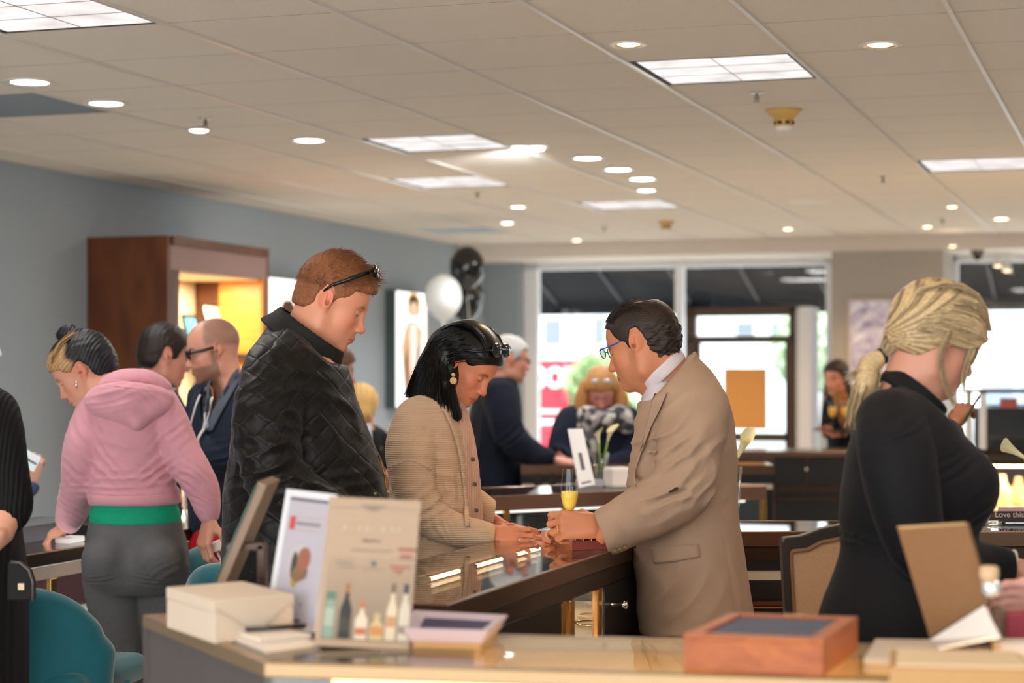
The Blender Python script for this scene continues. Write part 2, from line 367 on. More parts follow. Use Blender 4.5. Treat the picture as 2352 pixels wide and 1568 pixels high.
for i, (a, b) in enumerate(FIX):
    ci, cj = cell(a, b); a = A0+ci*T; b = Bb0+cj*T
    r = empty('ceiling_light', R2W(a+T/2, b+T/2, CZ), FLAB[i] if i < 6 else 'unseen fluorescent ceiling panel added outside the picture for light', 'ceiling light', 'added fluorescent panels out of view' if i >= 6 else 'fluorescent ceiling panels', rz=-TH)
    h = T/2-0.010
    o_ = [(-h, -h), (h, -h), (h, h), (-h, h)]; i_ = [(-h+.016, -h+.006), (h-.016, -h+.006), (h-.016, h-.006), (-h+.016, h-.006)]
    vs = [(x, y, z) for z in (0, .011) for x, y in o_]+[(x, y, z) for z in (0, .011) for x, y in i_]; fs = []
    for k in range(4):
        j = (k+1) % 4; fs += [(k, j, 4+j, 4+k), (8+j, 8+k, 12+k, 12+j), (j, k, 8+k, 8+j), (4+k, 4+j, 12+j, 12+k)]
    MB().add(vs, fs).build('frame', m_dark, r)
    al = bpy.data.lights.new('tube', 'AREA'); al.size = 0.55; al.energy = 26*LAMP; al.color = (1.0, .95, .90); ao = bpy.data.objects.new('tube', al); COL.objects.link(ao); ao.parent = r; ao.location = (0, 0, -0.004)
    MB().box((-h+0.016, -h+0.006, 0.003), (h-0.016, h-0.006, 0.0115)).build('diffuser', m_diff, r)
    m = MB()
    for k in (-1, 1): m.box((-h+0.016, k*h/3-0.0012, 0.001), (h-0.016, k*h/3+0.0012, 0.003)); 
    m.box((-0.0012, -h+0.01, 0.001), (0.0012, h-0.01, 0.003))
    m.build('divider', mat('divider_grey', (150, 140, 138), rough=0.5), r)
for i, (a, b) in enumerate(VENTS):
    ci, cj = cell(a, b); a = A0+ci*T; b = Bb0+cj*T
    r = empty('air_vent', R2W(a+T/2, b+T/2, CZ), ['grey air return grille at the left edge of the ceiling', 'pale air vent far back in the ceiling above the balloons'][i], 'vent', rz=-TH)
    MB().box((-0.3, -0.3, 0.004), (0.3, 0.3, 0.0115)).build('back_panel', mat('vent_back%d' % i, [(120, 122, 124), (190, 200, 204)][i], rough=0.6), r)
    m = MB()
    for k in range(24): m.box((-0.28, -0.28+k*0.0237, -0.002), (0.28, -0.276+k*0.0237, 0.004))
    m.build('louvre', mat('vent_slat%d' % i, [(140, 142, 145), (214, 220, 224)][i], rough=0.5), r)
def ceil_pt(x, y, z=CZ): 
    Z = F*(z-CH)/(HY-y); return PX(x, y, Z)
def spot(p, col, energy, angle=110, r=0.05, aim=None, blend=0.6):
    l = bpy.data.lights.new('lamp', 'SPOT'); l.energy = energy*LAMP; l.color = col; l.spot_size = math.radians(angle); l.spot_blend = blend; l.shadow_soft_size = r
    o = bpy.data.objects.new('lamp', l); COL.objects.link(o); o.location = p
    if aim is not None: o.rotation_euler = (Vector(aim)-Vector(p)).to_track_quat('-Z', 'Y').to_euler()
    return o
m_ring = mat('downlight_ring', (225, 218, 205), rough=0.3); m_ringw = mat('downlight_reflector', (220, 160, 90), rough=0.25, metal=0.8)
def downlight(x, y, wpx, kind, label, z=CZ, power=None, group=None, p=None):
    p = p or ceil_pt(x, y, z); R = wpx/2/F*p.y if wpx else 0.075
    r = empty('downlight', p, label, 'ceiling light', group or ('warm recessed downlights' if kind == 'warm' else 'cool recessed downlights'))
    MB().lathe([(R*0.9, 0.0), (R*1.28, 0.0), (R*1.32, -0.004), (R*1.2, -0.007), (R*0.95, -0.006), (R*0.9, 0)], 32).build('trim_ring', m_ring, r, smooth=True)
    c = WARM if kind == 'warm' else COOL
    ms = emis('lens_'+kind, (1.0, 0.78, 0.5) if kind == 'warm' else (0.97, 0.99, 1.0), 9.0 if kind == 'warm' else 6.0)
    if kind == 'warm':
        MB().lathe([(R*0.92, -0.006), (R*0.75, -0.001)], 32).build('reflector', m_ringw, r, smooth=True)
        MB().lathe([(0.0005, -0.007), (R*0.5, -0.006), (R*0.78, -0.001)], 24).build('lens', ms, r)
    else:
        MB().lathe([(0.0005, -0.009), (R*0.6, -0.008), (R*0.93, -0.004)], 24).build('lens', ms, r)
    e = power if power is not None else (60 if kind == 'warm' else 40)
    if e:
        s = spot((0, 0, -0.03), c, e, 130); s.name = 'bulb'; s.parent = r
    return r
for (x, y, wd, kd, lab) in [
    (68, 187, 92, 'cool', 'leftmost round white downlight, beside the grey air grille'), (244, 236, 82, 'cool', 'second round white downlight from the left edge'),
    (710, 321, 72, 'cool', 'round white downlight left of the middle fluorescent panel'), (1350, 362, 66, 'cool', 'nearest round white downlight in the middle cluster'),
    (1420, 388, 62, 'cool', 'dimmer second round downlight in the middle cluster'), (1475, 410, 60, 'cool', 'third round white downlight in the middle cluster'),
    (1485, 436, 44, 'cool', 'small pale downlight behind the middle cluster'),
    (1190, 474, 36, 'cool', 'nearer of two small white downlights above the balloons'), (1165, 511, 32, 'cool', 'farther of two small white downlights above the balloons'),
    (1444, 101, 68, 'warm', 'warm downlight in front of the bright fluorescent panel'), (2022, 102, 76, 'warm', 'warm downlight near the top right corner'),
    (1325, 551, 30, 'warm', 'small warm downlight at the soffit above the left window'), (1810, 525, 32, 'warm', 'small warm downlight above the entrance door'),
    (2187, 474, 34, 'warm', 'warm downlight above the blonde woman'), (2130, 520, 30, 'warm', 'small warm downlight just behind the one above the blonde woman'),
    (2300, 502, 44, 'warm', 'dim recessed downlight near the right edge')]:
    downlight(x, y, wd, kd, lab, power=(120 if y > 470 and kd == 'cool' else 75 if y > 470 else None))
downlight(2188, 564, 26, 'warm', 'small downlight in the soffit above the pillar', z=SOFF, power=6)
for (a, b) in [(-0.9, 2.6), (0.6, 2.0), (-2.4, 3.3), (0.6, 5.2), (-1.0, 4.6), (-2.5, 0.8)]:  # unseen downlights, added to give the room more light
    downlight(0, 0, 0, 'warm', 'unseen warm downlight added outside the picture for light', p=R2W(a, b, CZ), group='added warm downlights out of view', power=22)
# square double lamp, adjustable small lamp
p = ceil_pt(1213, 336); r = empty('downlight', p, 'square double-bulb ceiling light above the balloons', 'ceiling light')
MB().box((-0.1, -0.06, -0.006), (0.1, 0.06, 0)).build('plate', m_ring, r)
for (tx, te) in ((14.6, 170), (12.9, 130)):
    s_ = spot((0, 0, -0.03), COOL, te, 60, aim=None); s_.name = 'wall_bulb'; s_.parent = r; s_.rotation_euler = (R2W(AL, tx, 1.75)-p).to_track_quat('-Z', 'Y').to_euler()
for k in (-1, 1): MB().lathe([(0.0005, -0.02), (0.036, -0.018), (0.04, -0.004)], 20, M=Matrix.Translation((k*0.043, 0, 0))).build('bulb_lens', emis('lens_cool', (0.97, 0.99, 1.0), 6), r)
p = ceil_pt(457, 290); r = empty('downlight', p, 'small hooded adjustable ceiling lamp beside the left sprinkler', 'ceiling light')
MB().lathe([(0.001, 0), (0.055, 0), (0.055, -0.005), (0.001, -0.005)], 24).build('plate', m_ring, r)
MB().lathe([(0.02, -0.005), (0.042, -0.012), (0.045, -0.02)], 24).build('hood', m_ring, r, smooth=True)
MB().lathe([(0.0005, -0.028), (0.03, -0.026), (0.044, -0.018)], 20).build('lens', emis('lens_cool', (1, 1, 1), 6), r)
# sprinklers
m_chrome = mat('chrome', (210, 208, 204), rough=0.15, metal=1.0)
def sprinkler(x, y, label):
    r = empty('sprinkler', ceil_pt(x, y-4), label, 'sprinkler', 'ceiling sprinklers')
    MB().lathe([(0.001, 0), (0.032, 0), (0.034, -0.003), (0.012, -0.006), (0.001, -0.006)], 24).build('escutcheon', m_chrome, r, smooth=True)
    MB().tube([(0, 0, -0.005), (0, 0, -0.03)], 0.005, 8).build('stem', mat('dull_brass', (120, 104, 88), rough=0.4, metal=0.8), r)
    m = MB()
    for s in (-1, 1): m.tube([(s*0.004, 0, -0.012), (s*0.010, 0, -0.022), (s*0.002, 0, -0.036)], 0.002, 6)
    m.lathe([(0.001, -0.036), (0.014, -0.036), (0.014, -0.038), (0.001, -0.038)], 12)
    m.build('deflector', MATS['dull_brass'], r)
for x, y, l in [(1738, 216, 'sprinkler head just in front of the smoke detector'), (2028, 408, 'sprinkler head in the right ceiling left of the right fluorescent panel'),
                (1097, 444, 'sprinkler head beside the farther left fluorescent panel'), (472, 275, 'sprinkler head over the small adjustable lamp'),
                (1388, 524, 'distant sprinkler head near the left end of the soffit'), (2165, 506, 'distant sprinkler head near the warm lamps at the right')]: sprinkler(x, y, l)
# smoke detectors
m_ivory = mat('ivory_plastic', (208, 164, 92), rough=0.4)
def detector(x, y, s, label):
    r = empty('smoke_detector', ceil_pt(x, y), label, 'smoke detector')
    MB().lathe([(0.001, 0), (0.078*s, 0), (0.079*s, -0.008*s), (0.066*s, -0.022*s), (0.046*s, -0.036*s), (0.042*s, -0.042*s), (0.001, -0.043*s)], 32).build('base', m_ivory, r, smooth=True)
    MB().lathe([(0.040*s, -0.042*s), (0.043*s, -0.05*s), (0.040*s, -0.073*s), (0.001, -0.074*s)], 32).build('sensor_body', m_ivory, r, smooth=True)
    m = MB()
    for k in range(8):
        m.box((0.038*s, -0.011*s, -0.064*s), (0.0435*s, 0.011*s, -0.051*s), M=Matrix.Rotation(k*math.pi/4+0.2, 4, 'Z'))
    m.build('slot', m_dark, r)
    MB().lathe([(0.001, -0.088*s), (0.034*s, -0.087*s), (0.038*s, -0.074*s)], 24).build('cap', m_trimw, r, smooth=True)
detector(1801, 252, 1.0, 'ivory smoke detector hanging behind the sprinkler and bright panel')
detector(1530, 508, 0.8, 'small distant smoke detector near the soffit above the tan blazer man')
r = empty('ceiling_speaker', ceil_pt(1862, 461), 'flat round pale speaker disc in the right ceiling', 'speaker')
MB().lathe([(0.001, -0.012), (0.10, -0.012), (0.13, -0.008), (0.135, 0)], 36).build('grille', m_trimw, r, smooth=True)
# security camera on the soffit, track lamps
r = empty('security_camera', PX(2246, 560, 15.9), 'small grey dome camera under the soffit right of the pillar', 'camera'); r.location.z = SOFF
MB().lathe([(0.001, 0), (0.06, 0), (0.06, -0.02), (0.045, -0.03)], 20).build('base', mat('camera_grey', (120, 104, 92), rough=0.4), r, smooth=True)
MB().ball((0, 0, -0.035), (0.042, 0.042, 0.05), 8).build('dome', mat('camera_dome', (60, 52, 48), rough=0.15), r, smooth=True)
r = empty('track_light', PX(2300, 590, 16.3), 'white two-head track light under the soffit at the right window', 'light'); r.location.z = SOFF
MB().box((-0.12, -0.02, -0.02), (0.12, 0.02, 0)).build('rail', m_trimw, r)
for k, (x, d) in enumerate([(-0.03, 0.05), (0.05, 0.09)]):
    MB().tube([(x, 0, -0.02), (x, 0, -d-0.02)], 0.008, 8).build('stem', m_trimw, r)
    h = MB().lathe([(0.001, -d), (0.03, -d), (0.036, -d-0.06), (0.034, -d-0.06)], 20, M=Matrix.Translation((x, 0, 0))).build('head', m_trimw, r, smooth=True)
    MB().lathe([(0.001, -d-0.062), (0.034, -d-0.06)], 20, M=Matrix.Translation((x, 0, 0))).build('lens', emis('lens_warm', (1, .8, .5), 9), h)
# ================================================================ implicit-surface sculpting
def smin(a, b, k):
    if k <= 0: return np.minimum(a, b)
    h = np.clip(0.5+0.5*(b-a)/k, 0, 1); return b+(a-b)*h-k*h*(1-h)
def smax(a, b, k): return -smin(-a, -b, k)
I4 = np.eye(4)
def npM(M): return np.array([[M[i][j] for j in range(4)] for i in range(4)], dtype=np.float64)
def frame(center, yaw=0, pitch=0, roll=0, s=1.0):
    "local +X points along yaw (deg, 0 = image right, 180 = image left, 90 = away); pitch>0 looks down"
    R = Matrix.Rotation(math.radians(yaw), 4, 'Z') @ Matrix.Rotation(math.radians(pitch), 4, 'Y') @ Matrix.Rotation(math.radians(roll), 4, 'X')
    return Matrix.Translation(center) @ R @ Matrix.Diagonal((s, s, s, 1))
class Sculpt:
    def __init__(s): s.ops = []; s.M = None; s.disps = []
    def _push(s, kind, fn, lo, hi, k):
        M = s.M; lo = np.array(lo, float); hi = np.array(hi, float)
        if M is not None:
            A = npM(M); sc = np.linalg.norm(A[:3, 0]); Ai = np.linalg.inv(A)
            cs = np.array([[x, y, z, 1] for x in (lo[0], hi[0]) for y in (lo[1], hi[1]) for z in (lo[2], hi[2])]) @ A.T
            lo = cs[:, :3].min(0); hi = cs[:, :3].max(0)
            def g(x, y, z, fn=fn, Ai=Ai, sc=sc):
                return fn(Ai[0, 0]*x+Ai[0, 1]*y+Ai[0, 2]*z+Ai[0, 3], Ai[1, 0]*x+Ai[1, 1]*y+Ai[1, 2]*z+Ai[1, 3], Ai[2, 0]*x+Ai[2, 1]*y+Ai[2, 2]*z+Ai[2, 3])*sc
            k = k*sc
        else: g = fn
        s.ops.append((kind, g, lo, hi, k)); return s
    def ell(s, c, r, k=0.015, rot=None, sub=False):
        c = np.array(c, float); r = np.array(r if isinstance(r, (tuple, list)) else (r, r, r), float)
        Rm = npM(Euler([math.radians(v) for v in rot]).to_matrix().to_4x4())[:3, :3].T if rot else None
        m = r.max()
        def fn(x, y, z):
            x = x-c[0]; y = y-c[1]; z = z-c[2]
            if Rm is not None: x, y, z = (Rm[0, 0]*x+Rm[0, 1]*y+Rm[0, 2]*z, Rm[1, 0]*x+Rm[1, 1]*y+Rm[1, 2]*z, Rm[2, 0]*x+Rm[2, 1]*y+Rm[2, 2]*z)
            k0 = np.sqrt((x/r[0])**2+(y/r[1])**2+(z/r[2])**2); k1 = np.sqrt((x/r[0]**2)**2+(y/r[1]**2)**2+(z/r[2]**2)**2)+1e-9
            return k0*(k0-1)/k1
        e = r if rot is None else np.array([m, m, m]); return s._push('sub' if sub else 'add', fn, c-e, c+e, k)
    def cone(s, a, b, ra, rb, k=0.01, sub=False, flat=None):
        a = np.array(a, float); b = np.array(b, float); ba = b-a; l2 = max(ba@ba, 1e-9)
        n, f = (np.array(flat[0], float), flat[1]) if flat else (None, 1)
        if n is not None: n = n/np.linalg.norm(n)
        def fn(x, y, z):
            x = x-a[0]; y = y-a[1]; z = z-a[2]
            h = np.clip((x*ba[0]+y*ba[1]+z*ba[2])/l2, 0, 1); x = x-ba[0]*h; y = y-ba[1]*h; z = z-ba[2]*h
            if n is not None:
                q = x*n[0]+y*n[1]+z*n[2]; e = (1/f-1)*q; x = x+n[0]*e; y = y+n[1]*e; z = z+n[2]*e
                return (np.sqrt(x*x+y*y+z*z)-(ra+(rb-ra)*h))*min(1, (1+f)/2)
            return np.sqrt(x*x+y*y+z*z)-(ra+(rb-ra)*h)
        R = max(ra, rb)*max(1, f); return s._push('sub' if sub else 'add', fn, np.minimum(a, b)-R, np.maximum(a, b)+R, k)
    def chain(s, pts, rs, k=0.012, kk=None, flat=None, sub=False, dens=1):
        "smooth tapered limb through pts"
        P, Rr = spline(pts, rs, dens)
        for i in range(len(P)-1): s.cone(P[i], P[i+1], Rr[i], Rr[i+1], (k if i == 0 else (kk if kk is not None else min(k, 0.004))), flat=flat, sub=sub)
        return s
    def loft(s, rows, k=0.02, sub=False, power=2.0, rot=0.0):
        "rows: (z, cx, cy, rx, ry) any order; smooth vertical loft of ellipses; rot = turn of the ellipses about z"
        rows = sorted(rows); A = np.array(rows, float); zs = np.linspace(A[0, 0], A[-1, 0], 160)
        cols = [pchip(A[:, 0], A[:, i], zs) for i in range(1, 5)]
        z0, z1 = A[0, 0], A[-1, 0]; ct, st = math.cos(rot), math.sin(rot)
        def fn(x, y, z):
            zz = np.broadcast_to(z, np.broadcast(x, y, z).shape)
            cx, cy, rx, ry = [np.interp(zz, zs, c) for c in cols]
            dx = x-cx; dy = y-cy
            if rot: dx, dy = dx*ct+dy*st, -dx*st+dy*ct
            if power == 2.0:
                k0 = np.sqrt((dx/rx)**2+(dy/ry)**2); k1 = np.sqrt((dx/rx**2)**2+(dy/ry**2)**2)+1e-6; d = k0*(k0-1)/k1
            else:
                k0 = (np.abs(dx/rx)**power+np.abs(dy/ry)**power)**(1/power); d = (k0-1)*np.minimum(rx, ry)
            e = np.maximum(z0-zz, zz-z1); return smax(d, e, 0.012)
        m = np.maximum(A[:, 3], A[:, 4]) if rot else None
        ex = A[:, 3] if m is None else m; ey = A[:, 4] if m is None else m
        return s._push('sub' if sub else 'add', fn, ((A[:, 1]-ex).min(), (A[:, 2]-ey).min(), z0), ((A[:, 1]+ex).max(), (A[:, 2]+ey).max(), z1), k)
    def polycut(s, poly, k=0.006, y0=None, y1=None, kind='cut', big=0.5):
        "2D polygon in local x,z extruded along y: keep inside (cut), or add / subtract it"
        P = np.array(poly, float); Q = np.roll(P, -1, 0)
        def fn(x, y, z):
            x, y, z = np.broadcast_arrays(x, y, z)
            d = np.full(x.shape, 9.0); ins = np.zeros(x.shape, bool)
            for (ax_, az), (bx, bz) in zip(P, Q):
                ex, ez = bx-ax_, bz-az; wx = x-ax_; wz = z-az; t = np.clip((wx*ex+wz*ez)/(ex*ex+ez*ez+1e-12), 0, 1)
                d = np.minimum(d, (wx-ex*t)**2+(wz-ez*t)**2)
                c = (az > z) != (bz > z)
                with np.errstate(divide='ignore', invalid='ignore'): c = c & (x < (bx-ax_)*(z-az)/(bz-az+1e-12)+ax_)
                ins ^= c
            d = np.sqrt(d)*np.where(ins, -1, 1)
            if y0 is not None: d = smax(d, np.maximum(y0-y, y-y1), 0.003)
            return -d if kind == 'cut' else d
        if kind == 'cut': return s._push('sub', fn, (-big,)*3, (big,)*3, k)
        lo = P.min(0); hi = P.max(0)
        return s._push('sub' if kind == 'sub' else 'add', fn, (lo[0], y0 if y0 is not None else -big, lo[1]), (hi[0], y1 if y1 is not None else big, hi[1]), k)
    def half(s, p, n, k=0.004, big=3.0):
        "cut away everything on the side n points to"
        p = np.array(p, float); n = np.array(n, float); n = n/np.linalg.norm(n)
        return s._push('sub', lambda x, y, z: -((x-p[0])*n[0]+(y-p[1])*n[1]+(z-p[2])*n[2]), p-big, p+big, k)
    def boxop(s, c, h, r=0.005, k=0.005, sub=False):
        c = np.array(c, float); h = np.array(h, float)
        def fn(x, y, z):
            qx = np.abs(x-c[0])-h[0]+r; qy = np.abs(y-c[1])-h[1]+r; qz = np.abs(z-c[2])-h[2]+r
            return np.sqrt(np.maximum(qx, 0)**2+np.maximum(qy, 0)**2+np.maximum(qz, 0)**2)+np.minimum(np.maximum(qx, np.maximum(qy, qz)), 0)-r
        return s._push('sub' if sub else 'add', fn, c-h, c+h, k)
    def fold(s, fn): s.disps.append(fn); return s
    def surface(s, vox):
        adds = [o for o in s.ops if o[0] == 'add']
        lo = np.min([o[2] for o in adds], 0)-3*vox; hi = np.max([o[3] for o in adds], 0)+3*vox
        n = np.ceil((hi-lo)/vox).astype(int)+1
        ax = [lo[i]+vox*np.arange(n[i]) for i in range(3)]
        D = np.full(n, 0.08, dtype=np.float32)
        for kind, fn, l, h, k in s.ops:
            pad = k+2.5*vox+0.004
            i0 = np.clip(np.floor((l-pad-lo)/vox).astype(int), 0, n); i1 = np.clip(np.ceil((h+pad-lo)/vox).astype(int)+1, 0, n)
            if (i1 <= i0).any(): continue
            sl = tuple(slice(i0[i], i1[i]) for i in range(3))
            d = fn(ax[0][sl[0]][:, None, None], ax[1][sl[1]][None, :, None], ax[2][sl[2]][None, None, :]).astype(np.float32)
            D[sl] = smin(D[sl], d, k) if kind == 'add' else smax(D[sl], -d, k)
        if s.disps:
            ii = np.where(np.abs(D) < 0.035)
            x = ax[0][ii[0]]; y = ax[1][ii[1]]; z = ax[2][ii[2]]
            dd = np.zeros(len(x))
            for f in s.disps: dd = dd+f(x, y, z)
            D[ii] = D[ii]-dd.astype(np.float32)
        return surfnet(D, lo, vox)
    def build(s, name, vox, m, parent=None, color=None, smooth_it=1):
        v, f = s.surface(vox); return mesh_from(name, v, f, m, parent, color, smooth_it)
def smooth_v(v, f, it):
    if it <= 0: return v
    e = np.concatenate([f[:, [0, 1]], f[:, [1, 2]], f[:, [2, 3]], f[:, [3, 0]]])
    e = np.concatenate([e, e[:, ::-1]]); cnt = np.bincount(e[:, 0], minlength=len(v)).astype(float)[:, None]+1e-9
    for _ in range(it):
        acc = np.stack([np.bincount(e[:, 0], weights=v[e[:, 1], i], minlength=len(v)) for i in range(3)], 1)/cnt
        v = v*0.5+acc*0.5
    return v
def mesh_from(name, v, f, m, parent=None, color=None, smooth_it=1):
    v = smooth_v(v, f, smooth_it)
    wv = v
    me = bpy.data.meshes.new(name)
    if parent is not None:
        I = npM(wm(parent).inverted()); v = v @ I[:3, :3].T+I[:3, 3]
    me.vertices.add(len(v)); me.vertices.foreach_set('co', v.astype(np.float32).ravel())
    me.loops.add(f.size); me.loops.foreach_set('vertex_index', f.astype(np.int32).ravel())
    me.polygons.add(len(f)); me.polygons.foreach_set('loop_start', np.arange(0, f.size, f.shape[1], dtype=np.int32))
    me.polygons.foreach_set('loop_total', np.full(len(f), f.shape[1], np.int32))
    me.update(calc_edges=True); me.validate(); me.polygons.foreach_set('use_smooth', [True]*len(me.polygons))
    if color is not None:
        c = color(wv); at = me.color_attributes.new('Col', 'FLOAT_COLOR', 'POINT')
        at.data.foreach_set('color', np.concatenate([c, np.ones((len(c), 1))], 1).astype(np.float32).ravel())
    o = bpy.data.objects.new(name, me); COL.objects.link(o)
    if m: me.materials.append(m)
    if parent is not None: o.parent = parent
    return o
def surfnet(D, lo, vox):
    n = D.shape; S = D < 0
    c = S[:-1, :-1, :-1].astype(np.int8)
    tot = np.zeros_like(c)
    for i in (0, 1):
        for j in (0, 1):
            for k in (0, 1): tot += S[i:n[0]-1+i, j:n[1]-1+j, k:n[2]-1+k]
    act = (tot > 0) & (tot < 8); idx = np.full(act.shape, -1, np.int64); ii = np.argwhere(act); idx[act] = np.arange(len(ii))
    acc = np.zeros((len(ii), 3)); cnt = np.zeros(len(ii))
    cor = [(i, j, k) for i in (0, 1) for j in (0, 1) for k in (0, 1)]
    for a in range(8):
        for b in range(a+1, 8):
            p, q = np.array(cor[a]), np.array(cor[b])
            if np.abs(p-q).sum() != 1: continue
            da = D[ii[:, 0]+p[0], ii[:, 1]+p[1], ii[:, 2]+p[2]]; db = D[ii[:, 0]+q[0], ii[:, 1]+q[1], ii[:, 2]+q[2]]
            m = (da < 0) != (db < 0); t = np.where(m, da/(da-db+1e-12), 0)
            acc += m[:, None]*(p[None]+t[:, None]*(q-p)[None]); cnt += m
    V = lo+vox*(ii+acc/np.maximum(cnt, 1)[:, None]); Fs = []
    for ax in range(3):
        sl0 = [slice(None)]*3; sl1 = [slice(None)]*3; sl0[ax] = slice(0, n[ax]-1); sl1[ax] = slice(1, n[ax])
        s0 = S[tuple(sl0)]; s1 = S[tuple(sl1)]; e = np.argwhere(s0 != s1)
        u, w_ = [i for i in range(3) if i != ax]
        ok = (e[:, u] > 0) & (e[:, w_] > 0) & (e[:, u] < n[u]-1) & (e[:, w_] < n[w_]-1); e = e[ok]
        if not len(e): continue
        q = []
        for (du, dw) in ((-1, -1), (0, -1), (0, 0), (-1, 0)):
            g = e.copy(); g[:, u] += du; g[:, w_] += dw; q.append(idx[g[:, 0], g[:, 1], g[:, 2]])
        q = np.stack(q, 1); flip = s0[e[:, 0], e[:, 1], e[:, 2]]
        if ax == 1: flip = ~flip
        q[~flip] = q[~flip][:, ::-1]; Fs.append(q)
    return V, np.concatenate(Fs)
def pchip(x, y, xi):
    h = np.diff(x); d = np.diff(y)/h; m = np.zeros(len(x)); m[0] = d[0]; m[-1] = d[-1]
    for i in range(1, len(x)-1):
        m[i] = 0 if d[i-1]*d[i] <= 0 else 2*d[i-1]*d[i]/(d[i-1]+d[i])*1.0
    i = np.clip(np.searchsorted(x, xi)-1, 0, len(h)-1); t = (xi-x[i])/h[i]
    return (2*t**3-3*t**2+1)*y[i]+(t**3-2*t**2+t)*h[i]*m[i]+(-2*t**3+3*t**2)*y[i+1]+(t**3-t**2)*h[i]*m[i+1]
def spline(pts, rs=None, dens=4):
    P = np.array([list(p) for p in pts], float); n = len(P)
    R = np.array(rs if rs is not None else [0]*n, float)
    if dens <= 1 or n < 3: return P, R
    Q = np.vstack([2*P[0]-P[1], P, 2*P[-1]-P[-2]]); out = []; ro = []
    for i in range(n-1):
        for k in range(dens):
            t = k/dens; p0, p1, p2, p3 = Q[i:i+4]
            out.append(0.5*((2*p1)+(-p0+p2)*t+(2*p0-5*p1+4*p2-p3)*t*t+(-p0+3*p1-3*p2+p3)*t**3)); ro.append(R[i]*(1-t)+R[i+1]*t)
    out.append(P[-1]); ro.append(R[-1]); return np.array(out), np.array(ro)
def vnoise(x, y, z, f, seed=0):
    "cheap smooth noise in about -1..1"
    r = np.random.RandomState(seed); s = 0
    for i in range(5):
        d = r.normal(size=3); d /= np.linalg.norm(d); s = s+np.sin(f*(0.7+0.25*i)*(d[0]*x+d[1]*y+d[2]*z)+r.uniform(0, 6.28)+1.3*np.sin(f*0.5*(d[1]*x-d[0]*y+d[2]*z)+i))
    return s/3.0
